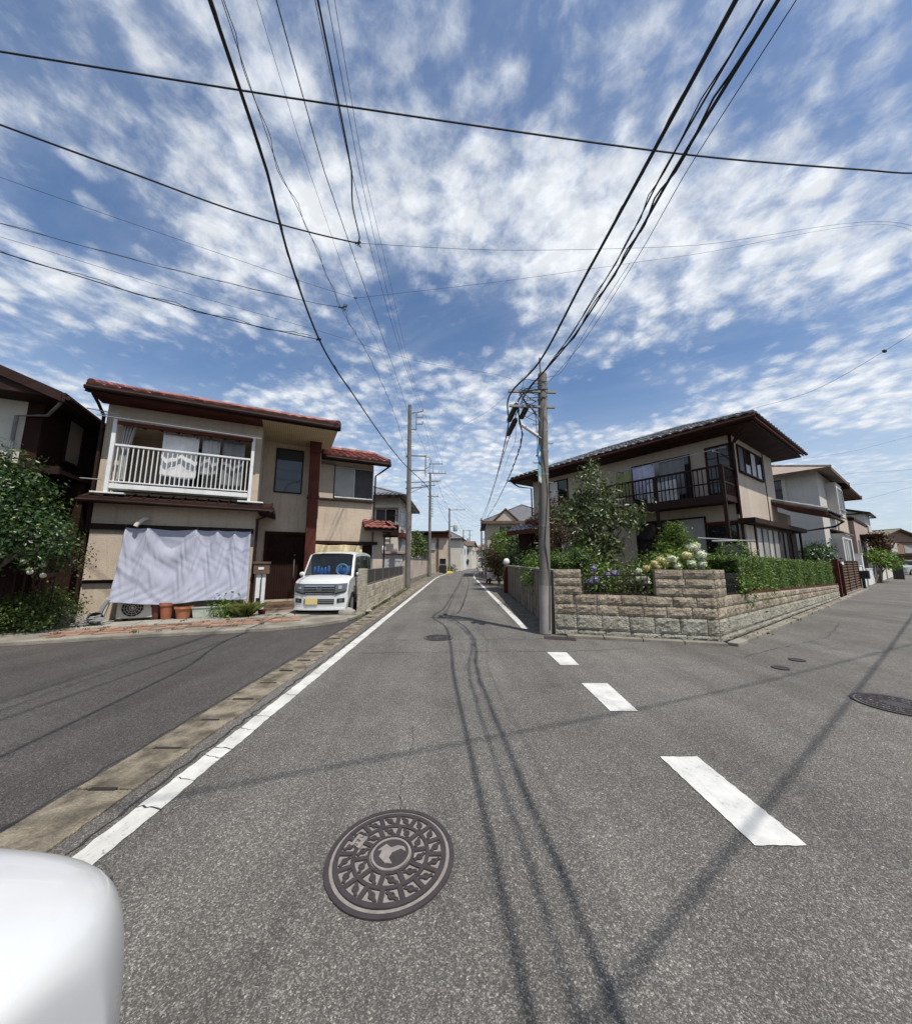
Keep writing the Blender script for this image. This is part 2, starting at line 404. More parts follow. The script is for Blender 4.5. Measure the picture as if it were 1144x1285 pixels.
def tree(name, label, loc, trunk, blobs, n, size, mat, seed, group=None, cat='tree', tr=.06, **kw):
    t = thing(name, label, cat, loc, 0, group)
    if trunk:
        mb = MB(); r = random.Random(seed)
        top = Vector(trunk)
        pts = [Vector((0, 0, -.05)), top * .35 + Vector((r.uniform(-.06, .06), r.uniform(-.06, .06), 0)), top * .7 + Vector((r.uniform(-.05, .05), r.uniform(-.05, .05), 0)), top]
        mb.tube(pts, [tr * 1.25, tr, tr * .85, tr * .6], 8)
        for b in blobs:
            c = Vector(b[:3]); s0 = pts[1 + r.randrange(2)].lerp(pts[3], r.uniform(.0, .6))
            q = s0.lerp(c, .5) + Vector((r.uniform(-.1, .1), r.uniform(-.1, .1), .08))
            mb.tube([s0, q, c], [tr * .5, tr * .3, tr * .12], 6)
            for _ in range(3):
                e = c + Vector((r.uniform(-1, 1) * b[3], r.uniform(-1, 1) * b[4], r.uniform(-.4, .9) * b[5])) * .7
                mb.tube([q.lerp(c, .5), e], [tr * .2, tr * .06], 5)
        mb.build('trunk', m_bark, t, smooth=True)
    leafmesh('crown', leaves(blobs, n, size, seed, **kw), mat, t)
    return t

# ---------------------------------------------------------------- sky, sun
SUN_EL, SUN_AZ = R(61.5), math.atan2(.647, -.762)     # compass direction of the sun: +x right, behind the camera
world = bpy.data.worlds.new('World'); scene.world = world; world.use_nodes = True
w = NT(world); bg = w.n['Background']
sky = w.new('ShaderNodeTexSky', sky_type='NISHITA'); sky.sun_disc = False
sky.sun_elevation = SUN_EL; sky.sun_rotation = SUN_AZ; sky.air_density = 1.0; sky.dust_density = .6; sky.ozone_density = 2.0
tc = w.new('ShaderNodeTexCoord').outputs['Generated']
sep = w.new('ShaderNodeSeparateXYZ'); w.link(tc, sep.inputs[0])
zz = w.math('MAXIMUM', sep.outputs[2], 0.0)
den = w.math('ADD', zz, .10)
cx_, cy_ = w.math('DIVIDE', sep.outputs[0], den), w.math('DIVIDE', sep.outputs[1], den)
cmb = w.new('ShaderNodeCombineXYZ'); w.link(cx_, cmb.inputs[0]); w.link(cy_, cmb.inputs[1])
P = cmb.outputs[0]
def gap(cx, cy, rx, ry, rot=0, soft=1.0):
    mp = w.mapping(P, (1/rx, 1/ry, 1))
    mp = w.mapping(w.mapping(P, (1, 1, 1), (-cx, -cy, 0)), (1, 1, 1), (0, 0, 0), (0, 0, -rot))
    mp = w.mapping(mp, (1/rx, 1/ry, 1))
    ln = w.new('ShaderNodeVectorMath', operation='LENGTH'); w.link(mp, ln.inputs[0])
    return w.ramp(ln.outputs['Value'], .25, 1.25, 1, 0)
big = w.noise(w.mapping(P, (1, 1, 1), (3.1, 1.7, 0)), 1.7, 5, .55, 0)
warp = w.new('ShaderNodeTexNoise'); warp.inputs['Scale'].default_value = 7.0; warp.inputs['Detail'].default_value = 4; w.link(P, warp.inputs['Vector'])
sc_ = w.new('ShaderNodeVectorMath', operation='MULTIPLY_ADD'); w.link(warp.outputs['Color'], sc_.inputs[0])
sc_.inputs[1].default_value = (.055, .055, 0); w.link(P, sc_.inputs[2])
PW = w.mapping(sc_.outputs[0], (1, 1, 1), (0, 0, 0), (0, 0, R(30)))
puff = w.noise(w.mapping(PW, (1.0, .97, 1)), 12.5, 9, .56, 0)
fine = w.noise(w.mapping(PW, (1, .97, 1)), 34, 7, .62, 0)
vor = w.new('ShaderNodeTexVoronoi', feature='SMOOTH_F1'); vor.inputs['Scale'].default_value = 13.0; vor.inputs['Smoothness'].default_value = .7
w.link(w.mapping(PW, (1.0, .97, 1)), vor.inputs['Vector'])
cell = w.ramp(vor.outputs['Distance'], .08, .72, 1, 0)
streak = w.noise(w.mapping(PW, (.5, 1.5, 1)), 3.6, 9, .62, 0)
gaps = [(gap(-.90, .74, .24, .16), .24), (gap(-1.5, 1.15, .45, .22), .14), (gap(-1.0, 1.33, .55, .2), .20), (gap(.02, 1.14, .34, .22), .20), (gap(.08, 1.3, .3, .2), .10),
        (gap(1.02, 1.22, .34, .14, R(-20)), .16), (gap(.75, 1.62, .42, .32), .26), (gap(2.1, 2.0, .7, .22, R(-20)), .12), (gap(-.3, 1.6, .35, .25), .08)]
fills = [(gap(-.58, .80, .32, .2), .12), (gap(.1, .74, .6, .18), .13), (gap(.75, .80, .55, .2), .12), (gap(1.75, 1.5, .6, .35), .08), (gap(.38, 1.0, .3, .22), .08), (gap(-.95, 2.1, .5, .35), .07)]
dens = w.math('MULTIPLY_ADD', big, .56, .03)
for g in gaps: dens = w.math('SUBTRACT', dens, w.math('MULTIPLY', g[0], g[1]))
for g in fills: dens = w.math('ADD', dens, w.math('MULTIPLY', g[0], g[1]))
tex = w.math('MULTIPLY_ADD', puff, .46, w.math('MULTIPLY', cell, .17))
tex = w.math('ADD', tex, w.math('MULTIPLY', fine, .27))
tot = w.math('ADD', dens, tex)
cloud = w.ramp(tot, .60, .95)
veil = w.math('MULTIPLY', w.ramp(w.math('ADD', streak, w.math('MULTIPLY', dens, .9)), .45, .98), .62)
cloud = w.math('ADD', w.math('MULTIPLY', cloud, .84), w.math('MULTIPLY', veil, .24), clamp=True)
hz = w.ramp(zz, .0, .48, 1, 0)
thick = w.ramp(tot, .62, 1.05)
ccol = w.mixc(thick, (6.3, 6.9, 7.8), (8.4, 8.7, 9.1))
def hgt(off): return w.noise(w.mapping(PW, (1.0, .97, 1), off), 12.5, 5, .56, 0)
shade = w.ramp(w.math('SUBTRACT', hgt((.012, .02, 0)), hgt((0, 0, 0))), -.10, .10, .90, 1.05)
sv = w.new('ShaderNodeVectorMath', operation='SCALE'); w.link(ccol, sv.inputs[0]); w.link(shade, sv.inputs['Scale'])
skyc = w.mixc(1.0, sky.outputs[0], (1.1, 1.21, 1.31), 'MULTIPLY')
hcol = w.mixc(w.math('MULTIPLY', hz, .8), skyc, (5.5, 6.3, 7.2))
cloud = w.math('MULTIPLY', cloud, w.ramp(zz, .0, .30, .3, 1))
out = w.mixc(cloud, hcol, sv.outputs[0])
w.link(out, bg.inputs['Color']); bg.inputs['Strength'].default_value = .1

sun_d = bpy.data.lights.new('sun', 'SUN'); sun_d.energy = 4.7; sun_d.angle = R(.53); sun_d.color = (1, .955, .88)
sun = bpy.data.objects.new('sun', sun_d); COL.objects.link(sun)
to_sun = Vector((math.sin(SUN_AZ) * math.cos(SUN_EL), math.cos(SUN_AZ) * math.cos(SUN_EL), math.sin(SUN_EL)))
sun.rotation_euler = to_sun.to_track_quat('Z', 'Y').to_euler(); sun.location = to_sun * 60
vs = scene.view_settings; vs.view_transform = 'Standard'; vs.look = 'None'; vs.exposure = 0.13; vs.gamma = 1
try: scene.display_settings.display_device = 'sRGB'
except Exception: pass

# ---------------------------------------------------------------- ground and roads
def sheet(name, pts, z, mat, kind='structure'):
    mb = MB(); mb.poly([(x, y, z) for x, y in pts]); o = mb.build(name, mat, recalc=False)
    if o.data.polygons[0].normal.z < 0: o.data.flip_normals()
    o['kind'] = kind; return o
sheet('ground', [(-1500,-1500),(1500,-1500),(1500,1500),(-1500,1500)], -.03, m_ground)
CL = [(-60,-.15),(0,-.15),(30,-.15),(36,.0),(42,.4),(50,1.15),(60,2.2),(75,4.1),(95,7.2),(130,14),(170,24)]   # y, x of the road centre
def clx(y):
    for (a, xa), (b, xb) in zip(CL, CL[1:]):
        if a <= y <= b: return xa + (xb - xa) * (y - a) / (b - a)
    return CL[-1][1]
ys = [-60, 0, 8, 14, 20, 25, 30, 33, 36, 39, 42, 46, 50, 55, 60, 67, 75, 85, 95, 112, 130, 150, 170]
mb = MB()
for a, b in zip(ys, ys[1:]):
    mb.poly([(clx(a) - 2.0, a, 0), (clx(a) + 2.5, a, 0), (clx(b) + 2.5, b, 0), (clx(b) - 2.0, b, 0)])
mb.build('main_road', m_asph, recalc=False, kind='structure')
# side street on the right, along direction 36 degrees
SA = R(36); sd = (math.cos(SA), math.sin(SA)); sn = (-math.sin(SA), math.cos(SA))
def S(s, k): return (4.9 + s * sd[0] + k * sn[0], 6.61 + s * sd[1] + k * sn[1])
sheet('side_road', [(1.6, 9.5), (1.6, -14), (3.5, -60), (60, -60), S(160, -4.6), S(160, -.1), S(0, -.1), (2.1, 7.3)], -.004, m_asph)
kerbL = [(-2.58, 9.6), (-2.75, 8.95), (-2.95, 8.66), (-3.45, 8.1), (-4.17, 7.7), (-5.0, 7.42), (-6.0, 7.15), (-7.0, 6.8), (-8.1, 6.37), (-10.5, 5.3), (-26, -2.2)]
sheet('left_street', [(-2.5, -40)] + [(-2.5, 9.6)] + kerbL + [(-26, -40)], .002, m_asph2)
# gutter strip of concrete covers with slots
mb = MB(); y = -6.0; r = random.Random(3)
while y < 27:
    L = .5 if y < 9 else .6
    x0, x1 = -2.52 + r.uniform(-.012, .012), -2.13 + r.uniform(-.008, .008)
    if 5.4 < y < 6.4: x0 += .03
    mb.box(x0, x1, y + .006, y + L - .006, -.02, .012 + r.uniform(-.004, .006))
    y += L
gut = mb.build('gutter_strip', m_gut, bevel=.004, kind='structure')
mb = MB(); y = -6.0
while y < 14:
    mb.box(-2.42 + r.uniform(-.03, .03), -2.24 + r.uniform(-.03, .03), y - .016, y + .012, .0, .0205); y += .5
mb.build('gutter_slots', m_slot, kind='structure')
# road markings
def jit(x, y, a=.006):
    return x + a * (math.sin(x * 91 + y * 57) + math.sin(x * 37 - y * 133 + 1.3) + .7 * math.sin(y * 311 + x * 203)) * .5, y + a * (math.sin(y * 83 - x * 71) + math.sin(x * 151 + y * 29)) * .5
def rough_quad(mb, q, z, n=26, m=8):
    """a painted patch whose outline is slightly ragged"""
    A_, B_, C_, D_ = q; E_ = []
    for (p, r_), k in (((A_, B_), m), ((B_, C_), n), ((C_, D_), m), ((D_, A_), n)):
        for i in range(k): E_.append(jit(p[0] + (r_[0] - p[0]) * i / k, p[1] + (r_[1] - p[1]) * i / k, .004))
    mb.poly([(x, y, z) for x, y in E_])
def strip(pts, w0, z, mb, off=0):
    for (x0, y0), (x1, y1) in zip(pts, pts[1:]):
        mb.poly([(x0 + off, y0, z), (x0 + off + w0, y0, z), (x1 + off + w0, y1, z), (x1 + off, y1, z)])
mb = MB(); yy = [-30] + [i * .06 for i in range(0, 130)] + [7.8 + i * .5 for i in range(44)] + [30, 33, 36, 39, 42, 46, 50, 55, 60, 67, 75, 85, 95]
for a, b in zip(yy, yy[1:]):
    l0, r0, l1, r1 = clx(a) - 1.81 + .004 * math.sin(a * 47) + .004 * math.sin(a * 83), clx(a) - 1.655 + .004 * math.sin(a * 59) + .004 * math.sin(a * 97 + 1), clx(b) - 1.81 + .004 * math.sin(b * 47) + .004 * math.sin(b * 83), clx(b) - 1.655 + .004 * math.sin(b * 59) + .004 * math.sin(b * 97 + 1)
    mb.poly([(l0, a, .006), (r0, a, .006), (r1, b, .006), (l1, b, .006)])
mb.build('left_edge_line', m_line, recalc=False, kind='structure')
mb = MB(); yy = [8.02 + i * .5 for i in range(40)] + [30, 33, 36, 39, 42, 46, 50, 55, 60, 67, 75, 85, 95]
strip([(clx(q) + 1.64 + (.12 if q > 27 else .12 * (q - 8) / 19) , q) for q in yy], .155, .006, mb)
mb.build('right_edge_line', m_line, recalc=False, kind='structure')
mb = MB()
for a in ([(1.58,2.9),(1.87,2.9),(1.87,2.06),(1.59,2.06)], [(1.56,4.52),(1.88,4.52),(1.84,3.72),(1.56,3.72)], [(1.52,6.0),(1.84,6.0),(1.80,5.28),(1.53,5.28)]):
    rough_quad(mb, a[::-1], .006)
rough_quad(mb, [(1.61, 1.4), (1.93, 1.4), (1.95, .5), (1.62, .5)][::-1], .006)
mb.build('dashed_line', m_dash, recalc=False, kind='structure')
# cracks in the asphalt and the paint
def crack(mb, pts, w0, z, jit, seed, n=14):
    r = random.Random(seed); P2 = []
    for (x0, y0), (x1, y1) in zip(pts, pts[1:]):
        for k in range(n):
            t = k / n; P2.append((x0 + (x1 - x0) * t + r.gauss(0, jit), y0 + (y1 - y0) * t + r.gauss(0, jit)))
    P2.append(pts[-1])
    for a, b in zip(P2, P2[1:]):
        d = Vector((b[0] - a[0], b[1] - a[1], 0)); 
        if d.length < 1e-5: continue
        nrm = Vector((-d.y, d.x, 0)).normalized() * w0 * r.uniform(.25, .8)
        mb.poly([(a[0] - nrm.x, a[1] - nrm.y, z), (b[0] - nrm.x, b[1] - nrm.y, z), (b[0] + nrm.x, b[1] + nrm.y, z), (a[0] + nrm.x, a[1] + nrm.y, z)])
mb = MB()
crack(mb, [(-1.9, 5.95), (-.4, 5.98), (.6, 6.08), (1.9, 6.05), (3.2, 6.3)], .009, .004, .01, 1)
crack(mb, [(-1.4, 6.9), (.2, 6.95), (1.8, 7.0)], .008, .004, .02, 2)
crack(mb, [(-.34, 2.33), (-.38, 2.6), (-.36, 3.1), (-.40, 3.4)], .0028, .004, .006, 5)
crack(mb, [(4.6, 5.75), (7.5, 7.2), (9.5, 8.8)], .006, .004, .012, 6)
crack(mb, [(-2.0, 1.0), (-2.02, 4.0), (-2.0, 9.0), (-2.03, 16)], .016, .004, .012, 7, 40)
crack(mb, [(-2.57, -1.0), (-2.56, 4.0), (-2.57, 9.2)], .02, .004, .012, 8, 40)
for k, yv in enumerate((2.34, 2.62, 2.9, 3.02, 3.33, 3.6, 4.15, 4.9, 5.7, 6.6)):
    crack(mb, [(-1.985, yv + .02), (-1.79, yv - .015)], .004 if k % 3 else .007, .0085, .006, 20 + k, 8)
mb.build('road_cracks', m_crack, recalc=False, kind='structure')
# forecourt of the left house: slabs, brick edging, gravelly joints
mb = MB()
top = [(-2.62, 9.75)] + [(x - .02, y + .05) for x, y in kerbL[1:9]] + [(-10.4, 5.45), (-13, 8), (-9, 15), (-2.75, 15)]
mb.prism(top, -.02, .075, lambda a, b, e: (a, b, e))
mb.build('forecourt', m_conc2, bevel=.02, kind='structure')
AF = R(26)
def Aw(s, k): return (-5.85 + s * math.cos(AF) - k * math.sin(AF), 9.93 + s * math.sin(AF) + k * math.cos(AF))
mb = MB(); r = random.Random(5)
def slab(mb, s0, s1, k0, k1, z0, z1, m=0):
    mb.prism([Aw(s0, k0), Aw(s1, k0), Aw(s1, k1), Aw(s0, k1)], z0, z1, lambda a, b, e: (a, b, e), m)
s = -3.3
while s < 1.3:
    L = r.uniform(.19, .23); k = -2.1 + .05 * math.sin(s * 2)
    for j in range(9):
        if r.random() < (.93 if 1 < j < 7 else .6) - .25 * (math.sin(s * 3.1 + j) > .75): slab(mb, s + .006, s + L - .006, k + j * .1 + .005, k + j * .1 + .094, .07, .092 + r.uniform(-.006, .008))
    s += L
mb.build('brick_edging', m_brick, bevel=.006, kind='structure')
mb = MB(); s = -3.6
while s < 2.6:
    L = r.uniform(.4, .9)
    for k0 in (-1.17, -.78):
        slab(mb, s + .01, s + L - .01, k0 + .01, k0 + .38, .07, .088 + r.uniform(-.004, .006))
    s += L
mb.build('forecourt_paving', m_conc, bevel=.006, kind='structure')
g = leafmesh('moss_and_weeds', np.concatenate([blades(*Aw(r.uniform(-3.3, 1.2), r.choice([-1.3, -1.68, -2.2, -.9]) + r.gauss(0, .04)), .085, .06, 10, .045, 100 + i) for i in range(44)]
    + [blades(*S(r.uniform(.2, 14), -.2 + r.gauss(0, .05)), .02, .07, 10, .06, 300 + i) for i in range(26)]
    + [blades(-2.62 + r.gauss(0, .02), r.uniform(8.9, 20), .01, .06, 10, .08, 500 + i) for i in range(40)]), m_grass)
g['kind'] = 'stuff'
tag(g, 'small weeds growing in the joints beside the kerbs', 'weeds')
# kerb in front of the corner wall
mb = MB()
def path_kerb(mb, pts, w0, z0, z1):
    for (x0, y0), (x1, y1) in zip(pts, pts[1:]):
        d = Vector((x1 - x0, y1 - y0, 0)); n = Vector((d.y, -d.x, 0)).normalized() * w0
        k = max(1, int(d.length / .6))
        for i in range(k):
            a = Vector((x0, y0, 0)) + d * ((i + .008) / k); b = Vector((x0, y0, 0)) + d * ((i + .992) / k)
            mb.prism([(a.x, a.y), (b.x, b.y), ((b + n).x, (b + n).y), ((a + n).x, (a + n).y)], z0, z1, lambda p, q, e: (p, q, e))
path_kerb(mb, [(2.25, 7.26), (4.9, 6.54)], .16, -.02, .055)
path_kerb(mb, [(4.93, 6.52), S(21.5, -.09)], .17, -.02, .055)
mb.build('corner_kerb', m_conc2, bevel=.012, kind='structure')
path = MB(); path.poly([(2.1, 7.35, .004), (1.72, 7.35, .004), (1.78, 26, .004), (2.62, 26, .004), (2.45, 16.7, .004)]); path.build('right_verge', M('verge_dirt_and_shade', (.15,.13,.105), .95, (.07,.06,.045), ns=3, amt=.5, bump=.6, bs=40, fine=.3), recalc=False, kind='structure')  # dirt strip, its colour darkened to carry the shade along the wall
sheet('garden_bed', [(2.25, 7.5), (4.9, 6.8), S(14, .2), S(14, 7), (8, 24), (2.7, 20)], .45, m_soil)

# ---------------------------------------------------------------- things let into the road
def manhole(loc, rad, label, detail):
    t = thing('manhole_cover', label, 'manhole cover', loc, 0, 'manhole covers in the road')
    mb = MB(); mb.lathe([(rad, .0), (rad, .008), (rad * .93, .008), (rad * .93, .004)], n=64)
    mb.build('frame_ring', m_iron, t)
    mb = MB(); mb.lathe([(rad * .925, -.01), (rad * .925, .0045)], n=48); mb.build('cover_plate', m_irondust, t)
    mb = MB()
    def ringb(r0, r1, z0=.004, z1=.0125, n=64):
        for j in range(n):
            a, b = 2*math.pi*j/n, 2*math.pi*(j+1)/n
            P4 = [(r0*math.cos(a), r0*math.sin(a)), (r1*math.cos(a), r1*math.sin(a)), (r1*math.cos(b), r1*math.sin(b)), (r0*math.cos(b), r0*math.sin(b))]
            mb.prism(P4, z0, z1, lambda p, q, e: (p, q, e))
    k = rad * .92
    ringb(k * .87, k * .95); ringb(k * .60, k * .66); ringb(k * .36, k * .40)
    for n, r0, r1, off in ((16, .66, .87, 0), (10, .40, .60, .2)):
        for j in range(n):
            a = 2*math.pi*j/n + off
            mb.bar((k*r0*math.cos(a), k*r0*math.sin(a), .008), (k*r1*math.cos(a), k*r1*math.sin(a), .008), k*.075, .009)
            c = a + math.pi / n; rm = (r0 + r1) / 2
            mb.lathe([(k*.055, 0), (k*.055, .0125), (k*.03, .0125), (k*.03, .006), (0.0001, .006)], (k*rm*math.cos(c), k*rm*math.sin(c), 0), 10)
            for e in (-.42, .42):
                q = a + (math.pi / n) * (1 + e * 1.25)
                mb.bar((k*(rm)*math.cos(c), k*rm*math.sin(c), .007), (k*(r0 + (r1-r0)*(.12 if e<0 else .88))*math.cos(q), k*(r0+(r1-r0)*(.12 if e<0 else .88))*math.sin(q), .007), k*.05, .0085)
    mb.build('raised_pattern', m_iron, t)
    mb = MB(); mb.lathe([(k*.33, .004), (k*.33, .011), (k*.0001, .011)], n=40)
    mb.build('emblem_disc', m_iron, t)
    if detail:
        mb = MB()
        pg = [(.02,.02),(.16,.1),(.27,.03),(.22,.14),(.1,.17),(-.02,.12),(-.12,.2),(-.25,.06),(-.17,.06),(-.2,-.08),(-.08,-.2),(.06,-.22),(-.02,-.1)]
        mb.prism([(k*x*.95, k*y*.95) for x, y in pg], .0108, .0145, lambda p, q, e: (p, q, e)); ringb(k*.30, k*.335, .008, .0142, 40)
        mb.build('emblem', m_irondust, t)
        mb = MB(); mb.box(-k*.13, k*.13, -k*.1, k*.1, .004, .0135); pl = mb.build('text_plate', m_irondust, t)
        pl.location = (-k*.62, k*.26, 0); pl.rotation_euler = (0, 0, R(70))
        cu = bpy.data.curves.new('lettering', 'FONT'); cu.body = 'おすい'; cu.size = k*.11; cu.extrude = .0015; cu.align_x = 'CENTER'; cu.align_y = 'CENTER'
        tmp = bpy.data.objects.new('tmp', cu); me = bpy.data.meshes.new_from_object(tmp); bpy.data.objects.remove(tmp)
        o = bpy.data.objects.new('lettering', me); COL.objects.link(o); me.materials.clear(); me.materials.append(m_iron)
        o.parent = pl; o.location = (0, 0, .0145)
    return t
manhole((-.335, 2.0, .001), .325, 'round patterned iron manhole cover with raised knobs, nearest one at the bottom of the road', True)
manhole((-.35, 7.12, .001), .29, 'small distant round iron manhole cover in the middle of the main road', False)
manhole((4.66, 3.88, .001), .33, 'round dark iron manhole cover out in the side street beyond the dashed line', False)
for q, lb in (((4.62, 5.15), 'small oval iron valve lid in the side street, nearer of the two'), ((5.25, 5.55), 'small oval iron valve lid closest to the stone corner wall')):
    mb = MB(); mb.lathe([(.1, 0), (.1, .008), (.085, .008), (.085, .005), (.0001, .005)], n=24)
    o = mb.build('valve_lid', m_iron); o.location = (*q, .001); tag(o, lb, 'valve lid', 'valve lids in the side street')
mb = MB(); mb.box(-.3, .3, -.14, .14, 0, .006)
for i in range(11): mb.bar((-.27 + i * .054, -.11, .009), (-.27 + i * .054, .11, .009), .02, .01)
o = mb.build('drain_grate', m_iron); o.location = (2.05, 7.05, .004); o.rotation_euler = (0, 0, R(-15)); tag(o, 'rectangular iron drain grate at the foot of the near right pole', 'drain grate')
# ================================================================ tiled roofs, walls, windows
def tiles(mb, O, ux, us, L, Sl, pitch=.28, row=.27, amp=.05, inside=None, m=0, seg=5, first=-.04):
    O, ux, us = Vector(O), Vector(ux).normalized(), Vector(us).normalized(); n = ux.cross(us).normalized()
    if n.z < 0: n = -n
    nc, nr = int(L / pitch), int(Sl / row) + 1; px = L / nc
    r = random.Random(int(L * 100))
    for j in range(nr):
        b0, b1 = j * row + (first if j == 0 else 0), min(Sl + .02, j * row + row + .03)
        for i in range(nc):
            a0 = i * px
            if inside and not inside(a0 + px / 2, (b0 + b1) / 2): continue
            lo, hi, un = [], [], []
            jit = r.gauss(0, .004)
            for k in range(seg + 1):
                t = k / seg; h = amp * (math.sin(math.pi * t) ** .8 if 0 < t < 1 else 0)
                a = a0 + t * px * 1.02
                lo.append(O + ux * a + us * b0 + n * (h + .04 + jit)); hi.append(O + ux * a + us * b1 + n * (h * .92 + .012)); un.append(O + ux * a + us * (b0 + .004) + n * (h * .75 + .004))
            i0 = [mb.pt(p) for p in lo]; i1 = [mb.pt(p) for p in hi]; i2 = [mb.pt(p) for p in un]
            for k in range(seg):
                mb.f.append([i0[k], i0[k+1], i1[k+1], i1[k]]); mb.m.append(m)
                mb.f.append([i2[k], i2[k+1], i0[k+1], i0[k]]); mb.m.append(m)
def ridge(mb, p, q, r=.1, m=0, step=.3):
    p, q = Vector(p), Vector(q); L = (q - p).length; n = max(1, int(L / step))
    for k in range(n):
        a, b = p.lerp(q, k / n), p.lerp(q, (k + 1) / n + .01)
        mb.tube([a, b], [r * 1.08, r * .95], 10, m)
def wall_holes(mb, a0, a1, z0, z1, y0, y1, holes=(), m=0):
    xs = sorted({a0, a1, *[h[0] for h in holes], *[h[1] for h in holes]}); zs = sorted({z0, z1, *[h[2] for h in holes], *[h[3] for h in holes]})
    for xa, xb in zip(xs, xs[1:]):
        run = None
        for za, zb in zip(zs, zs[1:]):
            mx, mz = (xa + xb) / 2, (za + zb) / 2
            if any(h[0] < mx < h[1] and h[2] < mz < h[3] for h in holes):
                if run: mb.box(xa, xb, y0, y1, run[0], run[1], m); run = None
            else: run = (run[0], zb) if run else (za, zb)
        if run: mb.box(xa, xb, y0, y1, run[0], run[1], m)
def front(y0): return lambda p: (p[0], y0 - p[1], p[2])          # (along, outward, up) -> local
def right(x0): return lambda p: (x0 + p[1], p[0], p[2])
def left(x0): return lambda p: (x0 - p[1], p[0], p[2])
def window(parent, xf, a0, a1, z0, z1, fm, panes, fw=.05, sill=True, grid=0, name='window', label=None, proud=.045):
    n = len(panes); mb = MB(xf)
    mb.box(a0 - fw, a0, -.05, proud, z0 - fw, z1 + fw); mb.box(a1, a1 + fw, -.05, proud, z0 - fw, z1 + fw)
    mb.box(a0, a1, -.05, proud, z1, z1 + fw); mb.box(a0, a1, -.05, proud + (.04 if sill else 0), z0 - fw, z0)
    for k in range(1, n):
        x = a0 + (a1 - a0) * k / n; mb.box(x - fw * .45, x + fw * .45, -.05, proud * .85, z0, z1)
    o = mb.build(name, fm, parent, bevel=.004)
    if label: o['label'] = label
    for k, pm in enumerate(panes):
        mb = MB(xf); x0, x1 = a0 + (a1 - a0) * k / n, a0 + (a1 - a0) * (k + 1) / n
        mb.box(x0 + .004, x1 - .004, -.04, .008 + .012 * (k % 2), z0 + .002, z1 - .002)
        if grid:
            pass
        mb.build('pane', pm, o)
    return o
def pipe(mb, pts, r=.035, m=0): mb.tube(pts, r, 8, m)
def cloth(name, mat, parent, fn, nu=60, nv=40):
    mb = MB(); mb.grid(fn, nu, nv); o = mb.build(name, mat, parent, smooth=True, recalc=False, angle=180)
    so = o.modifiers.new('thick', 'SOLIDIFY'); so.thickness = .006
    return o

# ================================================================ LEFT HOUSE (red tiles); local x along its front, y into the house
hA = thing('red_tile_house', 'beige two-storey house with red tile roof, white balcony and brown wooden column', 'house', (-5.85, 9.93, 0), 26)
mb = MB()
wall_holes(mb, -3.5, 0, 0, 2.95, 0, .15, [(-2.72, -.3, .62, 2.28)])                        # ground floor bay
wall_holes(mb, -3.5, 0, 2.95, 5.72, 0, .15, [(-3.14, -.2, 3.38, 5.1)])                     # balcony storey
mb.box(-3.5, -3.35, .15, 1.4, 0, 5.72); mb.box(-.15, 0, .15, 1.4, 0, 5.72)
mb.box(-3.35, -.15, .15, 1.4, 3.2, 3.38); mb.box(-3.35, -.15, .15, 1.4, 5.1, 5.3)
wall_holes(mb, -3.35, -.15, 3.38, 5.1, 1.3, 1.4, [(-2.5, -.6, 3.42, 5.0)])
mb.box(-3.5, 1.75, 1.55, 8, 0, 5.6)                                                        # body
wall_holes(mb, 0, 1.75, 0, 5.6, 1.4, 1.55, [(.38, 1.17, 3.86, 5.34), (.3, 1.58, .28, 2.4)])  # recessed entrance wall
mb.box(1.6, 1.75, .95, 1.4, 2.95, 5.6)
mb.build('wall', m_stucco, hA)
mb = MB()
wall_holes(mb, 1.75, 4.02, 2.3, 5.62, 3.0, 3.15, [(2.46, 3.98, 4.12, 5.36)])
mb.box(1.75, 4.02, 3.15, 8, 2.3, 5.62)
mb.box(4.12, 4.5, 3.0, 3.15, 0, 2.9); mb.box(4.35, 4.5, 3.15, 6.5, 0, 2.9)
mb.box(4.02, 4.35, 3.15, 6.5, 2.2, 2.9); mb.box(1.75, 1.9, 3.15, 8, 0, 2.3); mb.box(1.9, 4.35, 6.4, 6.6, 0, 2.3)
mb.build('rear_wall', m_stucco, hA)
mb = MB(); mb.box(.02, 1.72, .55, 1.39, .0, .22); mb.box(.05, 1.7, .25, .54, .0, .12); mb.build('porch_step', m_brown3, hA, bevel=.012)
mb = MB(); mb.box(-3.45, -2.78, -.12, -.002, 1.06, 2.2); o = mb.build('shutter_box', m_stucco, hA, bevel=.008)
mb = MB(); mb.box(-3.5, -.02, -.09, -.003, 2.3, 2.44); mb.box(-3.52, -2.74, -.05, -.004, .98, 1.055); mb.build('header_beam', m_brown, hA, bevel=.006)
mb = MB(); mb.box(-2.7, -.32, .02, .1, .64, 2.27); mb.build('ground_window', m_glass2, hA)
# lower pent roof
mb = MB()
def pent(mb, s0, s1, y0, y1, z0, z1, th=.07): mb.prism([(y0, z0), (y1, z1), (y1, z1 + th), (y0, z0 + th)], s0, s1, lambda a, b, e: (e, a, b))
pent(mb, -3.62, .42, -.42, -.002, 2.98, 3.14)
mb.prism([(.002, 3.0), (.42, 2.92), (.42, 2.99), (.002, 3.09)], -.0, 1.38, lambda a, b, e: (a, e, b))
mb.box(-3.62, .42, -.46, -.422, 2.9, 3.05); mb.box(.425, .47, -.46, 1.38, 2.9, 3.04)
for k in range(16):
    s = -3.5 + k * .26; mb.bar((s, -.42, 3.06), (s, -.01, 3.225), .03, .03)
mb.build('pent_roof', m_brown, hA)
mb = MB(); mb.tube([(-3.64, -.49, 2.96), (.46, -.49, 2.93)], .04, 8); mb.build('gutter', m_brown, hA, smooth=True)
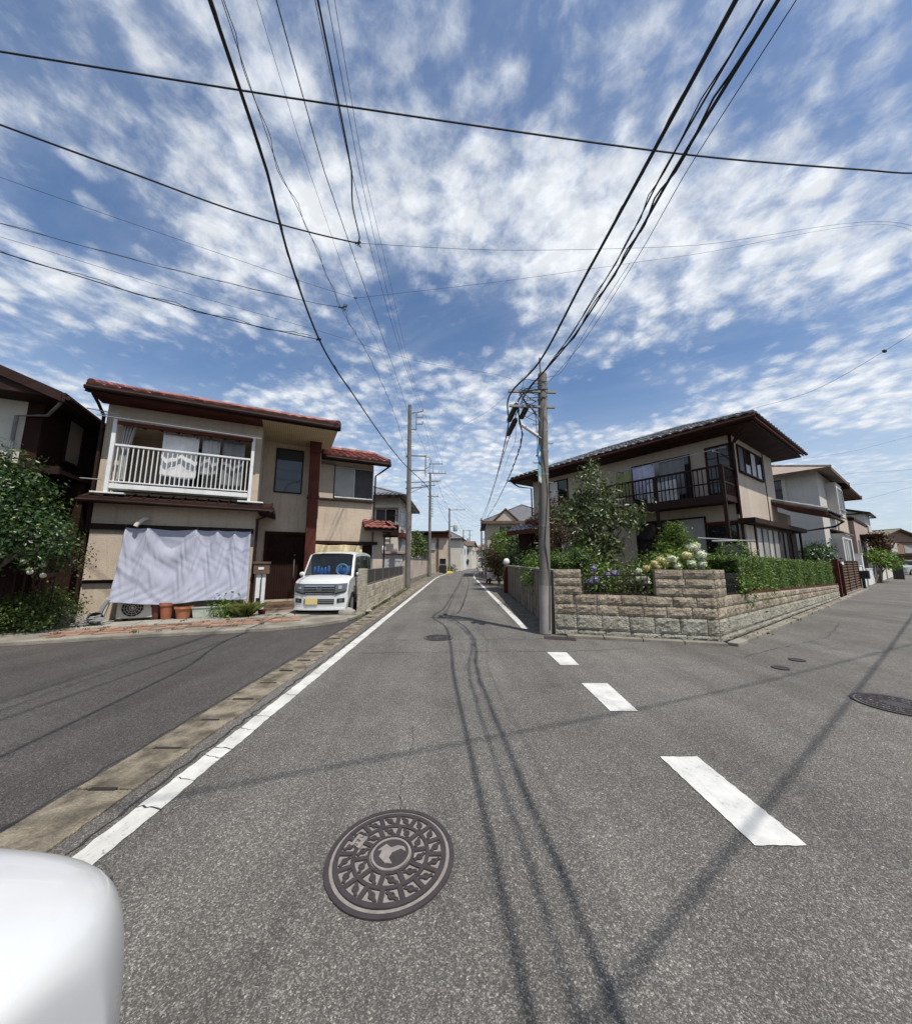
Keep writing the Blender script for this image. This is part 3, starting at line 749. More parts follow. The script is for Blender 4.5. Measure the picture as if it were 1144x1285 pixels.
# balcony
mb = MB(); B = MB()
for s in (-3.21, -.18):
    mb = MB(); mb.box(s - .04, s + .04, -.33, -.25, 3.2, 5.08); mb.box(s - .27, s + .36, -.36, -.2, 3.16, 3.2)
    mb.build('balcony_post', m_white, hA, bevel=.006)
mb = MB(); mb.box(-3.165, -.225, -.32, -.25, 4.39, 4.44); mb.box(-3.165, -.225, -.33, -.24, 3.3, 3.42); mb.box(-3.165, -.225, -.32, -.25, 3.46, 3.49)
mb.build('balcony_rail', m_white, hA, bevel=.006)
mb = MB(); k = 0
while -3.1 + k * .1 < -.25:
    s = -3.1 + k * .1; mb.box(s - .011, s + .011, -.297, -.275, 3.49, 4.39); k += 1
mb.build('balcony_baluster', m_white, hA)
mb = MB(); mb.box(-3.16, -.22, -.24, -.0, 3.27, 3.3); mb.build('balcony_floor', m_grey, hA)
mb = MB(); mb.prism([(-.35, 4.98), (.12, 5.06), (.12, 5.12), (-.35, 5.02)], -3.14, -.2, lambda a, b, e: (e, a, b)); mb.box(-3.14, -.2, -.37, -.33, 4.94, 5.03)
for k in range(9): mb.bar((-3.1 + k * .36, -.34, 4.97), (-3.1 + k * .36, .12, 5.05), .03, .05)
mb.build('balcony_awning', m_brown2, hA)
window(hA, front(1.3), -2.5, -.6, 3.42, 5.0, m_alu, [m_glass, m_curt])
# windows and doors of the recessed part
window(hA, front(1.4), .38, 1.17, 3.86, 5.34, m_brown, [m_glass], fw=.035)
d = MB(); d.box(.3, 1.58, 1.43, 1.5, .28, 2.4); 
for k in range(17): d.box(.36 + k * .07, .36 + k * .07 + .03, 1.40, 1.435, .34, 2.34)
d.box(.2, .3, 1.36, 1.5, .24, 2.5); d.box(1.58, 1.66, 1.36, 1.5, .24, 2.5); d.box(.3, 1.58, 1.36, 1.5, 2.4, 2.5)
dr = d.build('entrance_door', m_dkwall, hA, bevel=.004)
mb = MB(); mb.tube([(1.12, 1.36, .95), (1.12, 1.33, 1.0), (1.12, 1.33, 1.5), (1.12, 1.36, 1.55)], .016, 8); mb.ball((1.12, 1.37, 1.72), .035); mb.ball((1.12, 1.37, 1.58), .03); mb.build('door_handle', m_steel, dr, smooth=True)
mb = MB(); mb.box(1.40, 1.72, .78, 1.1, .22, 5.6); mb.box(1.38, 1.74, .76, 1.12, .1, .3); mb.box(1.36, 1.73, .7, .76, 5.2, 5.6); mb.box(1.37, 1.75, .75, 1.13, 3.62, 3.7); mb.build('wooden_column', m_brown2, hA, bevel=.01)
window(hA, front(3.0), 2.46, 3.98, 4.12, 5.36, m_alu, [m_curt, m_shut], fw=.045)
mb = MB(); mb.box(1.76, 2.4, 2.88, 2.998, 4.02, 5.4); mb.build('shutter_box', m_stucco2, hA, bevel=.008)
mb = MB(); mb.box(1.74, 4.02, 2.86, 2.997, 3.95, 4.015); mb.box(2.42, 2.45, 2.93, 2.996, 4.06, 5.45); mb.build('window_ledge', m_brown, hA)
mb = MB(); mb.box(1.76, 4.25, 2.85, 2.995, 2.2, 2.32); mb.build('garage_beam', m_brown, hA, bevel=.006)
d = MB(); d.box(3.66, 4.1, 3.05, 3.1, .1, 2.18); gd = d.build('side_door', m_dkwall, hA)
mb = MB(); mb.box(3.62, 3.66, 3.0, 3.1, .1, 2.19); mb.box(4.08, 4.115, 3.0, 3.1, .1, 2.19); mb.build('door_frame', m_alu, gd)
# roofs
def gable_front(parent, s0, s1, yf, yb, ze, rise, mat, soff0, over=.0, th=.12, hip=False, pitch=.28, ends=True):
    """two slopes, ridge parallel to the front"""
    ym = (yf + yb) / 2; zr = ze + rise; Sl = math.hypot(ym - yf, rise)
    mb = MB(); mb.prism([(yf, ze - th), (ym, zr - th), (yb, ze - th), (yb, ze), (ym, zr), (yf, ze)], s0, s1, lambda a, b, e: (e, a, b))
    deck = mb.build('roof', soff0, parent)
    t = MB(); tiles(t, (s0, yf, ze), (1, 0, 0), (0, ym - yf, rise), s1 - s0, Sl, pitch)
    ridge(t, (s0, ym, zr + .05), (s1, ym, zr + .05), .12)
    for e in (s0 + .05, s1 - .05): ridge(t, (e, yf - .02, ze + .06), (e, ym, zr + .06), .085)
    t.build('roof_tiles', mat, deck, recalc=False)
    f = MB(); f.box(s0, s1, yf - .045, yf - .002, ze - .2, ze + .02)
    for e0, e1 in ((s0 - .04, s0 - .002), (s1 + .002, s1 + .04)):
        f.prism([(yf - .045, ze - .2), (ym, zr - .2), (ym, zr + .03), (yf - .045, ze + .03)], e0, e1, lambda a, b, e: (e, a, b))
    f.tube([(s0 - .03, yf - .1, ze - .1), (s1 + .03, yf - .1, ze - .12)], .055, 8)
    f.build('fascia', m_brown, deck)
    return deck
rA = gable_front(hA, -3.66, 2.12, -.65, 8.2, 5.74, 1.75, m_redtile, m_brown)
mb = MB(); mb.box(.0, 2.08, -.62, 1.4, 5.56, 5.6); mb.build('soffit', m_soffit, hA)
mb = MB(); mb.box(-3.62, -.002, -.62, -.002, 5.55, 5.59); mb.build('eave_soffit', m_brown2, hA)
rB = gable_front(hA, 1.95, 4.55, 2.35, 8.2, 5.64, 1.15, m_redtile, m_brown)
t = MB(); tiles(t, (3.62, 2.42, 2.86), (1, 0, 0), (0, .58, .34), 1.25, .66, .25, .22)
t2 = MB(); t2.prism([(2.42, 2.72), (3.0, 3.06), (3.0, 3.16), (2.42, 2.84)], 3.62, 4.87, lambda a, b, e: (e, a, b)); t2.box(4.52, 4.87, 3.0, 5.2, 2.74, 2.86)
sr = t2.build('side_canopy', m_brown, hA)
tiles(t, (4.9, 2.5, 2.88), (0, 1, 0), (-.4, 0, .26), 2.7, .45, .25, .22); t.build('canopy_tiles', m_redtile, sr, recalc=False)
for pts in ([(-3.6, -.6, 5.58), (-3.58, -.3, 5.42), (-3.54, -.06, 5.2), (-3.54, -.06, .1)], [(4.56, 2.4, 5.5), (4.3, 2.75, 5.3), (4.1, 2.95, 5.15), (4.08, 2.95, 2.95)],
            [(4.7, 2.6, 2.72), (4.56, 2.92, 2.55), (4.54, 2.94, .1)], [(.4, -.55, 2.92), (.3, -.2, 2.82), (.06, -.06, 2.72), (.06, -.06, .1)]):
    mb = MB(); pipe(mb, pts, .036); mb.build('downpipe', m_brown, hA, smooth=True)
mb = MB(); mb.tube([(-2.42, .0, 2.6), (-2.42, -.14, 2.6), (-2.46, -.2, 2.57), (-2.54, -.25, 2.46), (-2.57, -.26, 2.38)], .05, 10);
mb.build('flue_pipe', m_creamw, hA, smooth=True)
for a, b in (((-3.5, -.34, 5.16), (.02, -.34, 5.12)), ((-3.5, -.5, 5.06), (.02, -.5, 5.02)), ((-3.7, -.3, 3.5), (-3.2, -.28, 3.5)), ((-3.75, -.36, 5.24), (-3.15, -.36, 5.2))):
    mb = MB(); mb.tube([a, b], .013, 6); mb.build('laundry_pole', m_alu, hA)
# -- things on and around it
def aloc(s, y, z=0): x, yy = Aw(s, y); return (x, yy, z)
pins = [(-2.78, 2.36), (-2.35, 2.33), (-1.32, 2.36), (-.85, 2.335), (-.45, 2.335), (-.07, 2.35)]
def sheet_fn(u, v):
    s_top = -2.78 + 2.71 * u; s_bot = -2.8 + 2.8 * u; sx = s_top + (s_bot - s_top) * v
    z1 = 2.35 - .035 * sum(math.exp(-((s_top - (a[0] + b[0]) / 2) / (.36 * (b[0] - a[0]))) ** 2) * (b[0] - a[0]) for a, b in zip(pins, pins[1:]))
    z0 = .52 + .03 * math.cos(3 * u * 3.1) - .05 * math.sin(u * math.pi)
    y = -.12 - .36 * v ** 1.2
    f = 0
    for a, b in zip(pins, pins[1:]):                     # drape of swags between the pins
        w0 = b[0] - a[0]; q = (s_top - a[0]) / w0
        if 0 <= q <= 1:
            sag = 4 * q * (1 - q); f += .05 * w0 * math.sin(5.5 * (v * 1.5 - .42 * sag) * 2.1) * math.exp(-1.8 * v) * (.3 + sag)
            f += .085 * w0 * math.cos(2 * math.pi * q) * (.35 + .65 * math.exp(-1.5 * v))
    f += .022 * math.sin(13 * u + .5 * v + .7 * math.sin(2.2 * v)) * v + .012 * math.sin(29 * u - 1.2 * v) * (v * .8 + .15) + .006 * math.sin(9 * v + 12 * u)
    f += .02 * (abs(math.sin(10.5 * (u + .05 * math.sin(3 * v)) + .4)) ** .6) * (1 - .4 * v)
    for j, (ps, pz) in enumerate(pins):
        for m_, sl in enumerate((-.36, -.12, .1, .34)):
            c_ = ps + (sl + .05 * math.sin(j * 5 + m_ * 3)) * v * (1.05 if j % 2 else .8) + .02 * math.sin(6 * v + j)
            f += (.017 if m_ % 2 else .012) * math.exp(-((sx - c_) / (.03 + .05 * v)) ** 2) * math.exp(-1.1 * v) * min(1, v * 9)
    f += .007 * math.sin(2 * math.pi * (v * 3.1 + .9 * math.cos(2 * math.pi * (u * 5)) + .3 * u)) * (v * (1 - v) * 4) + .006 * math.sin(60 * u + 9 * math.sin(7 * v)) * v
    return (sx, min(y - f * 1.05, -.105), z1 + (z0 - z1) * v)
hs = thing('hanging_sheet', 'large pale lilac sheet pinned over the ground floor window of the beige house', 'sheet', hA.location, 26)
cloth('fabric', m_sheet, hs, sheet_fn, 240, 110)
mb = MB(); mb.tube([(-2.82, -.1, 2.37), (-1.4, -.1, 2.345), (-.03, -.1, 2.37)], .009, 6)
for s, z in pins: mb.box(s - .012, s + .012, -.15, -.085, z - .03, z + .05)
mb.build('line_and_pegs', m_blackpl, hs)
hb = thing('hanging_cloth', 'buff yellow cloth hung under the garage beam behind the white car', 'cloth', hA.location, 26)
def buff(u, v):
    s = 1.84 + 1.78 * u; f = .06 * math.sin(16 * u + 1.5 * v * math.cos(5 * u)) * (1 - .3 * v) + .03 * math.sin(37 * u + 3 * v)
    return (s, 2.8 - f - .05 * v, 2.17 - .03 * abs(math.sin(5 * u)) - .6 * v)
cloth('fabric', m_ycloth, hb, buff, 80, 24)
hc = thing('balcony_curtain', 'gathered grey curtain tied to the left post of the white balcony', 'curtain', hA.location, 26)
def curt(u, v):
    wd = .26 - .13 * math.sin(min(1, v * 1.3) * 1.6) + (.05 * (v - .6) if v > .6 else 0); s = -3.1 + wd * u + .02 * v
    return (s, -.16 + .05 * math.sin(26 * u + 2 * v), 5.02 - 1.5 * v)
cloth('fabric', M('grey_curtain_fabric', (.4,.39,.37), .9, ns=3), hc, curt, 40, 30)
def laundry(label, mat, s0, s1, z0, z1, y, seed, base=hA, rot=26, group='laundry on the left balcony'):
    t = thing('laundry', label, 'laundry', base.location, rot, group)
    ph = seed * 1.7
    cloth('fabric', mat, t, lambda u, v: (s0 + (s1 - s0) * u, y - .035 * math.sin(9 * u + ph + 2 * v) * (.3 + v) - .012 * math.sin(23 * u + ph), z1 - .02 * math.sin(u * 3.1) + (z0 - z1) * v + .02 * math.sin(5 * u + ph) * v), 30, 20)
    for u in (.06, .5, .94): mb = MB(); s = s0 + (s1 - s0) * u; mb.box(s - .012, s + .012, y - .02, y + .02, z1 - .05, z1 + .04); mb.build('peg', m_blue, t)
laundry('white sheet drying in the left half of the white balcony', m_towelw, -2.28, -1.5, 3.75, 4.93, -.12, 1)
laundry('light grey towel drying at the middle of the white balcony', M('light_grey_towel', (.42,.42,.42), .9), -1.42, -1.0, 3.9, 4.9, -.12, 2)
laundry('dark grey blanket drying in the right half of the white balcony', m_towelg, -.95, -.4, 3.62, 4.92, -.10, 3)
# air conditioner
ac = thing('air_conditioner', 'cream outdoor air conditioner half hidden under the lilac sheet', 'air conditioner', aloc(-2.3, -.17, .09), 26)
mb = MB(); mb.box(-.4, .4, -.14, .14, .05, .56); mb.build('casing', m_creamw, ac, bevel=.015)
mb = MB(); mb.prism([(.21 * math.cos(a * .2618) - .1, .3 + .21 * math.sin(a * .2618)) for a in range(24)], -.149, -.141, lambda a, b, e: (a, e, b)); fan = mb.build('fan_opening', m_dark, ac)
mb = MB()
for k in range(4):
    r0 = .06 + k * .05; mb.tube([(-.1 + r0 * math.cos(a * .314), -.155, .3 + r0 * math.sin(a * .314)) for a in range(21)], .004, 4, caps=False)
for k in range(6): a = k * math.pi / 6; mb.tube([(-.1 - .21 * math.cos(a), -.155, .3 - .21 * math.sin(a)), (-.1 + .21 * math.cos(a), -.155, .3 + .21 * math.sin(a))], .004, 4)
mb.build('fan_guard', m_creamw, fan)
for s in (-.3, .3): mb = MB(); mb.box(s - .04, s + .04, -.17, .17, -.02, .05); mb.build('foot', m_blackpl, ac)
def pot(label, s, y, r, h, mat, z=.09, plant=None):
    t = thing('plant_pot', label, 'plant pot', aloc(s, y, z), 0, 'plant pots under the lilac sheet')
    mb = MB(); mb.lathe([(r * .68, 0), (r * .95, h * .82), (r * 1.08, h * .82), (r * 1.08, h), (r * .9, h), (r * .88, h * .85), (.001, h * .85)], n=24); mb.build('pot', mat, t, smooth=True)
pot('tall reddish terracotta pot, left one of the pots under the sheet', -1.72, -.38, .15, .40, m_terra)
pot('dark red plastic pot tucked between the air conditioner and the terracotta pot', -1.95, -.25, .12, .36, M('dark_red_plastic', (.12,.03,.02), .6))
pot('low orange terracotta bowl beside the pale green planter', -1.36, -.46, .19, .30, M('orange_terracotta', (.45,.17,.08), .8))
mb = MB(); mb.box(-.36, .36, -.13, .13, 0, .24)
for v in range(4): x, y, z = mb.v[v]; mb.v[v] = (x * .9, y * .82, z)
mb.box(-.385, .385, -.15, .15, .242, .272); mb.box(-.35, .35, -.12, .12, .2725, .2745, 1)
o = mb.build('planter_box', [m_plastic_g, m_soil], bevel=.006); o.location = aloc(-.82, -.42, .09); o.rotation_euler = (0, 0, R(26)); tag(o, 'long pale green plastic planter box under the right end of the sheet', 'planter')
for k, (s, y, h, n, mt, lb) in enumerate(((-.42, -.55, .34, 260, m_leaf_br, 'low leafy green plant in front of the lilac sheet'), )):
    x, yy = Aw(s, y); t = thing('garden_plant', lb, 'plant', (x, yy, .09), 0, 'plants beside the lilac sheet')
    leafmesh('foliage', leaves([(0, 0, .16, .32, .2, .16)], 700, .09, 40 + k, up=.6), mt, t)
x, yy = Aw(.0, -.75); t = thing('grass_clump', 'arching yellow-green ornamental grass clump by the mailbox', 'plant', (x, yy, .09), 0, 'plants beside the lilac sheet')
leafmesh('blades', blades(0, 0, 0, .15, 650, .31, 12, 1.0, .0045), m_ygrass, t)
# mailbox on a white post, with a thin dark stake
mbx = thing('mailbox', 'brown mailbox with white slot plate on a white post by the door', 'mailbox', aloc(.27, -.1, .08), 26)
mb = MB(); mb.box(-.12, .12, -.07, .07, 0, 1.1); mb.build('post', m_white, mbx, bevel=.008)
mb = MB(); mb.box(-.2, .2, -.13, .1, 1.08, 1.36); mb.box(-.22, .22, -.16, .12, 1.362, 1.42); bx = mb.build('box', m_brown3, mbx, bevel=.008)
mb = MB(); mb.box(-.08, .06, -.138, -.131, 1.2, 1.27); mb.build('name_plate', m_white, bx)
mb = MB(); mb.tube([(.02, -.16, .0), (.02, -.155, 1.08)], .013, 6); mb.box(-.08, .02, -.18, -.15, .3, .42); mb.build('stake', m_blackpl, mbx)
mb = MB(); mb.lathe([(.075, 0), (.09, .1), (.1, .1), (.1, .13), (.001, .13)], n=16); o = mb.build('small_pot', m_brown2, smooth=True); o.location = aloc(.38, -.55, .085); tag(o, 'small dark pot standing at the foot of the mailbox', 'plant pot')
# clutter at the left end
wb = thing('foam_box', 'white foam box with a dark square hole beside the roadside bush', 'box', aloc(-3.72, -.12, .09), 30)
mb = MB(); mb.box(-.17, .17, -.13, .13, 0, .36); mb.build('body', m_white, wb, bevel=.015); mb = MB(); mb.box(-.09, .05, -.139, -.131, .17, .28); mb.build('dark_hole', m_dark, wb)
mb = MB(); r = random.Random(9)
for k in range(5):
    pts = [Vector((r.uniform(-.4, .4), r.uniform(-.15, .15), r.uniform(.02, .25))) for _ in range(6)]
    mb.tube(pts, .012, 6)
mb.tube([(.1, .1, 0), (.2, .05, .35), (.28, .05, .55)], .045, 8)
o = mb.build('hose_tangle', m_grey, smooth=True); o.location = aloc(-3.02, -.75, .09); o.rotation_euler = (0, 0, R(26)); tag(o, 'tangle of grey hose and pipe on the ground beside the air conditioner', 'hose')
mb = MB(); mb.box(-.09, .09, -.05, .05, 0, .04); mb.box(-.06, .06, -.04, .04, .04, .5); mb.prism([(-.06, .5), (.06, .5), (.12, .62), (0, .62)], -.04, .04, lambda a, b, e: (a, e, b))
o = mb.build('hose_stand', m_creamw, bevel=.01); o.location = aloc(-2.98, -.35, .09); o.rotation_euler = (R(4), R(14), R(26)); tag(o, 'leaning cream hose stand against the wall left of the sheet', 'stand')
for k, (s, y, lb) in enumerate(((-3.0, -.62, 'dark bucket lying among the hoses'),)):
    mb = MB(); mb.lathe([(.1, 0), (.13, .22), (.14, .22), (.12, .2), (.001, .02)], n=16); o = mb.build('bucket', m_blackpl, smooth=True); o.location = aloc(s, y, .2); o.rotation_euler = (R(80), 0, R(60)); tag(o, lb, 'bucket')
# ================================================================ cars
FR = [-1, -.93, -.78, -.4, 0, .4, .78, .93, 1]
def lerp_tab(tab, x):
    for (a, p), (b, q) in zip(tab, tab[1:]):
        if x <= b: t = max(0, (x - a) / (b - a)); return p + (q - p) * t
    return tab[-1][1]
def car(name, label, loc, rot, paint, st, hw, cowl, wtop, roof_end, belt, wheels, wr, full=True, interior=None, rnd_=.16, rear_glass=True, pw=4, sub=0, tumble=.125):
    """st: stations (y, underside z, top z); the nose is at y = 0 and faces -y"""
    t = thing(name, label, 'car', loc, rot)
    L = st[-1][0]
    topz = lambda y: lerp_tab([(a, c) for a, b, c in st], y)
    wu = lambda z: hw - tumble * max(0, min(1, (z - belt) / .75))
    def dy(x, y): return rnd_ * (abs(x) / hw) ** pw * max(0, 1 - y / .9) - .12 * (abs(x) / hw) ** 4 * max(0, 1 - (L - y) / .6)
    mb = MB(); rings = []
    for y, z0, z1 in st:
        w1 = wu(z1); bz = min(belt, z1 - .1); pts = []
        for f in FR: pts.append((f * (hw - .03), z0 + .03 * abs(f) ** 6))
        pts += [(hw, min(.5, z0 + (bz - z0) * .45)), (hw - .008, bz)]
        for f in FR[::-1]: pts.append((f * w1, z1 - (.055 if not sub else .03) * abs(f) ** (5 if not sub else 8)))
        pts += [(-hw + .008, bz), (-hw, min(.5, z0 + (bz - z0) * .45))]
        rings.append([mb.pt((x, y + dy(x, y), z)) for x, z in pts])
    n = len(rings[0])
    for k, (r0, r1) in enumerate(zip(rings, rings[1:])):
        ym = (st[k][0] + st[k+1][0]) / 2
        for j in range(n):
            top = 11 <= j <= 18
            if top and cowl < ym < wtop and 12 <= j <= 17: continue
            mb.f.append([r0[j], r0[(j+1) % n], r1[(j+1) % n], r1[j]]); mb.m.append(0)
    for rg in (rings[0], rings[-1]):
        for j in range(8): mb.f.append([rg[j], rg[j+1], rg[18-j], rg[19-j]]); mb.m.append(0)
        mb.f.append([rg[8], rg[9], rg[10], rg[11]]); mb.m.append(0); mb.f.append([rg[0], rg[19], rg[20], rg[21]]); mb.m.append(0)
    mb.build('body', paint, t, smooth=True, angle=32 if not sub else 180, sub=sub)
    nose = lambda x, z: lerp_tab([(0, st[0][0])] + [(c, a) for a, b, c in st if a < 1.0], z) + rnd_ * (abs(x) / hw) ** pw
    def patch(name, mat, quad, off=.012, parent=t, nu=8, nv=3, lab=None):
        """quad: four (x, z) corners on the nose"""
        mb = MB(); A_, B_, C_, D_ = quad
        def fn(u, v, o):
            x = (A_[0]*(1-u)+B_[0]*u)*(1-v) + (D_[0]*(1-u)+C_[0]*u)*v; z = (A_[1]*(1-u)+B_[1]*u)*(1-v) + (D_[1]*(1-u)+C_[1]*u)*v
            return (x, nose(x, z) - o, z)
        mb.grid(lambda u, v: fn(u, v, off), nu, nv)
        e = [(i/nu, 0) for i in range(nu)] + [(1, i/nv) for i in range(nv)] + [(1-i/nu, 1) for i in range(nu)] + [(0, 1-i/nv) for i in range(nv)]
        for p, q in zip(e, e[1:] + e[:1]): mb.poly([fn(*p, off), fn(*q, off), fn(*q, -.03), fn(*p, -.03)])
        o = mb.build(name, mat, parent, smooth=True, angle=30)
        if lab: o['label'] = lab
        return o
    # glass
    ws = [cowl + (wtop - cowl) * k / 5 for k in range(6)]
    mb = MB(); mb.grid(lambda u, v: ((FR[1] + (FR[7] - FR[1]) * u) * wu(topz(cowl + (wtop-cowl)*v)), cowl + (wtop-cowl)*v + dy((FR[1]+(FR[7]-FR[1])*u)*hw, cowl+(wtop-cowl)*v), topz(cowl + (wtop-cowl)*v) + .004 - .045 * abs(2*u-1) ** 5), 12, 6)
    mb.build('windscreen', m_wscreen, t, smooth=True)
    for sx in (-1, 1):
        sidex = lambda z: sx * (hw - tumble * max(0, (z - belt) / .75))
        zt = lambda y: topz(y) - .13
        ylist = [(wtop - (wtop - cowl) * .62, wtop + .52), (wtop + .58, roof_end - .55), (roof_end - .49, roof_end - .08)]
        for ya, yb in ylist:
            if yb - ya < .15: continue
            zb = belt + .03
            pts = [(ya, zb), (yb, zb), (yb, zt(yb)), (max(ya, wtop + .08) if ya < wtop else ya, zt(max(ya, wtop + .08)))]
            mb = MB(); mb.poly([(sidex(z) + sx * .006, y, z) for y, z in pts]); mb.build('side_window', m_glass2, t, recalc=False)
        mb = MB(); mb.ball((sx * (hw + .1), cowl + .28, belt + .08), .1, 10, 0, (.95, .6, .72)); mi = mb.build('mirror', paint, t, smooth=True)
        mb = MB(); mb.bar((sx * (hw - .05), cowl + .3, belt + .02), (sx * (hw + .08), cowl + .28, belt + .04), .06, .05); mb.build('mirror_arm', m_blackpl, mi)
        for wy in wheels:
            mb = MB(); mb.prism([((wr + .05) * math.cos(a * .2618), (wr + .05) * math.sin(a * .2618)) for a in range(24)], hw - .12, hw + (.004 if not sub else -.05), lambda a, b, e: (sx * e, wy + a, wr + b)); (mb.build('wheel_arch', m_black, t) if not sub else None)
            wh = MB(); wh.lathe([(wr * .62, -.09), (wr * .97, -.09), (wr, -.06), (wr, .06), (wr * .97, .09), (wr * .62, .09), (wr * .6, .05)], n=28)
            o = wh.build('wheel', m_tyre, t, smooth=True); o.location = (sx * (hw - (.08 if not sub else .12)), wy, wr); o.rotation_euler = (0, R(90), 0)
            rm = MB(); rm.lathe([(.001, sx * .075), (wr * .16, sx * .08), (wr * .18, sx * .06), (wr * .2, sx * .03)], n=20); rm.lathe([(wr * .62, sx * .09), (wr * .54, sx * .085), (wr * .52, sx * .02), (.001, sx * .0)], n=24)
            for k in range(7): a = k * .8976; rm.bar((wr*.15*math.cos(a), wr*.15*math.sin(a), sx*.065), (wr*.58*math.cos(a), wr*.58*math.sin(a), sx*.075), .05, .025)
            rm.build('rim', m_alu, o, smooth=True)
    if rear_glass:
        mb = MB(); mb.box(-hw * .72, hw * .72, L + .002, L + .012, belt + .05, st[-1][2] - .12); mb.build('rear_window', m_glass2, t)
    return t, patch, nose
m_wscreen = glassmat('windscreen_glass', (.02, .025, .03), .03, .42)
kei = [(0, .24, .74), (.02, .17, .86), (.08, .15, .95), (.24, .15, 1.01), (.5, .15, 1.05), (.60, .15, 1.07), (.72, .2, 1.27), (.84, .2, 1.45), (.95, .2, 1.62), (1.02, .2, 1.70), (1.2, .2, 1.75), (2.0, .2, 1.785), (2.6, .2, 1.785), (3.1, .2, 1.75), (3.27, .2, 1.69), (3.36, .22, 1.2), (3.39, .3, .8)]
kc, patch, nose = car('kei_car', 'white boxy small car parked nose out in front of the garage, yellow number plate', (-3.72, 9.55, .055), 2, m_carwhite, kei, .735, .60, 1.01, 3.2, 1.0, (.62, 2.75), .27, tumble=.07)
mb = MB(); mb.box(-.6, .6, .68, .8, .5, .98); mb.box(-.62, .62, 1.9, 2.0, .5, 1.3); mb.box(-.64, .64, .95, 1.9, .45, .5); mb.build('cabin', m_dark, kc)
mb = MB()
for sx, w0 in ((-1, .25), (1, .2)):
    for k in range(5): mb.ball((sx * .33 - w0 * .8 + k * w0 * .42, 1.02, 1.17 + .03 * math.sin(k * 2)), .085, 8, 0, (.55, .4, 1.6))
mb.build('seat_cover', m_blueshade, kc, smooth=True)
mb = MB()
for k in range(16): a = k / 16 * 6.283; b = (k + 1) / 16 * 6.283; mb.tube([(.34 + .17*math.cos(a), .88, 1.2 + .17*math.sin(a)), (.34 + .17*math.cos(b), .88, 1.2 + .17*math.sin(b))], .03, 6)
mb.build('steering_wheel_cover', M('pale_blue_plush', (.2,.5,.75), .7), kc, smooth=True)
patch('grille', m_blackpl, [(-.40, .56), (.40, .56), (.42, .84), (-.42, .84)], .012)
for z, h in ((.79, .03), (.72, .028), (.655, .02)): patch('grille_bar', m_chrome, [(-.40, z - h / 2), (.40, z - h / 2), (.41, z + h / 2), (-.41, z + h / 2)], .03, nv=1)
patch('grille_bar', m_chrome, [(-.36, .575), (.36, .575), (.38, .60), (-.38, .60)], .02, nv=1)
mb = MB(); y = nose(0, .73) - .045
mb.box(-.07, -.055, y, y + .02, .675, .785); mb.box(.055, .07, y, y + .02, .675, .785); mb.box(-.055, .055, y, y + .02, .77, .785); mb.box(-.055, .055, y, y + .02, .675, .69)
mb.bar((-.035, y + .01, .7), (-.04, y + .01, .76), .016, .016); mb.bar((.035, y + .01, .7), (.04, y + .01, .76), .016, .016); mb.box(-.035, .035, y + .002, y + .018, .723, .737)
mb.build('front_badge', m_chrome, kc)
for sx in (-1, 1):
    q = [(sx * .42, .60), (sx * .70, .66), (sx * .715, .86), (sx * .43, .845)]
    hl = patch('headlight', m_lamp, q, .016)
    patch('lamp_projector', m_chrome, [(sx * .5, .70), (sx * .59, .71), (sx * .59, .8), (sx * .5, .8)], .024, hl, 4, 2)
    patch('lamp_bezel', m_blackpl, [(sx * .42, .555), (sx * .66, .615), (sx * .70, .655), (sx * .42, .60)], .018, hl)
    patch('fog_lamp', m_blackpl, [(sx * .48, .34), (sx * .66, .35), (sx * .66, .46), (sx * .48, .45)], .012)
    patch('fog_lens', m_lamp, [(sx * .53, .37), (sx * .61, .37), (sx * .61, .43), (sx * .53, .43)], .02)
patch('lower_grille', m_blackpl, [(-.40, .31), (.40, .31), (.40, .44), (-.40, .44)], .012)
for z in (.35, .395): patch('lower_grille_bar', m_grey, [(-.39, z), (.39, z), (.39, z + .012), (-.39, z + .012)], .02, nv=1)
mb = MB(); mb.box(-.36, -.03, -.035, -.02, .30, .465); mb.build('number_plate', m_plate, kc, bevel=.004)
patch('front_spoiler', m_carwhite, [(-.70, .15), (.70, .15), (.70, .20), (-.70, .20)], .03)
for sx in (-1, 1):
    mb = MB(); mb.box(sx * .735 - .008, sx * .735 + .008, 1.0, 2.4, .24, .30); mb.build('side_sill', m_carwhite, kc)
    mb = MB(); mb.box(sx * .738 - .004, sx * .738 + .004, 1.02, 1.03, .32, 1.0); mb.box(sx * .738 - .004, sx * .738 + .004, 1.82, 1.83, .32, 1.0); mb.build('door_seam', m_dark, kc)
    mb = MB(); mb.box(sx * .742 - .012, sx * .742 + .012, 1.62, 1.78, .88, .91); mb.build('door_handle', m_carwhite, kc)
# the white car the photograph was taken beside
sed = [(0, .34, .66), (.03, .26, .79), (.09, .22, .855), (.3, .2, .90), (.7, .2, .935), (1.0, .2, .965), (1.2, .2, 1.0), (1.5, .2, 1.18), (1.8, .2, 1.34), (2.0, .2, 1.42), (2.3, .2, 1.46), (3.0, .2, 1.45), (3.6, .2, 1.33), (4.0, .2, 1.12), (4.2, .22, .97), (4.28, .3, .7)]
nc, patch, nose = car('white_car', 'rounded white bonnet of the near car at the bottom left corner', (-1.50, 1.0, 0), 180, m_carwhite, sed, .86, 1.2, 1.98, 3.9, .95, (.82, 3.35), .31, rnd_=.24, rear_glass=False, pw=9, sub=2)
mb = MB(); mb.box(-.7, .7, 1.35, 1.5, .5, .95); mb.box(-.7, .7, 2.3, 2.5, .4, 1.1); mb.build('cabin', m_dark, nc)
for sx in (-1, 1):
    patch('headlight', m_lamp, [(sx * .40, .60), (sx * .64, .62), (sx * .66, .74), (sx * .44, .70)], .0)
mb = MB()
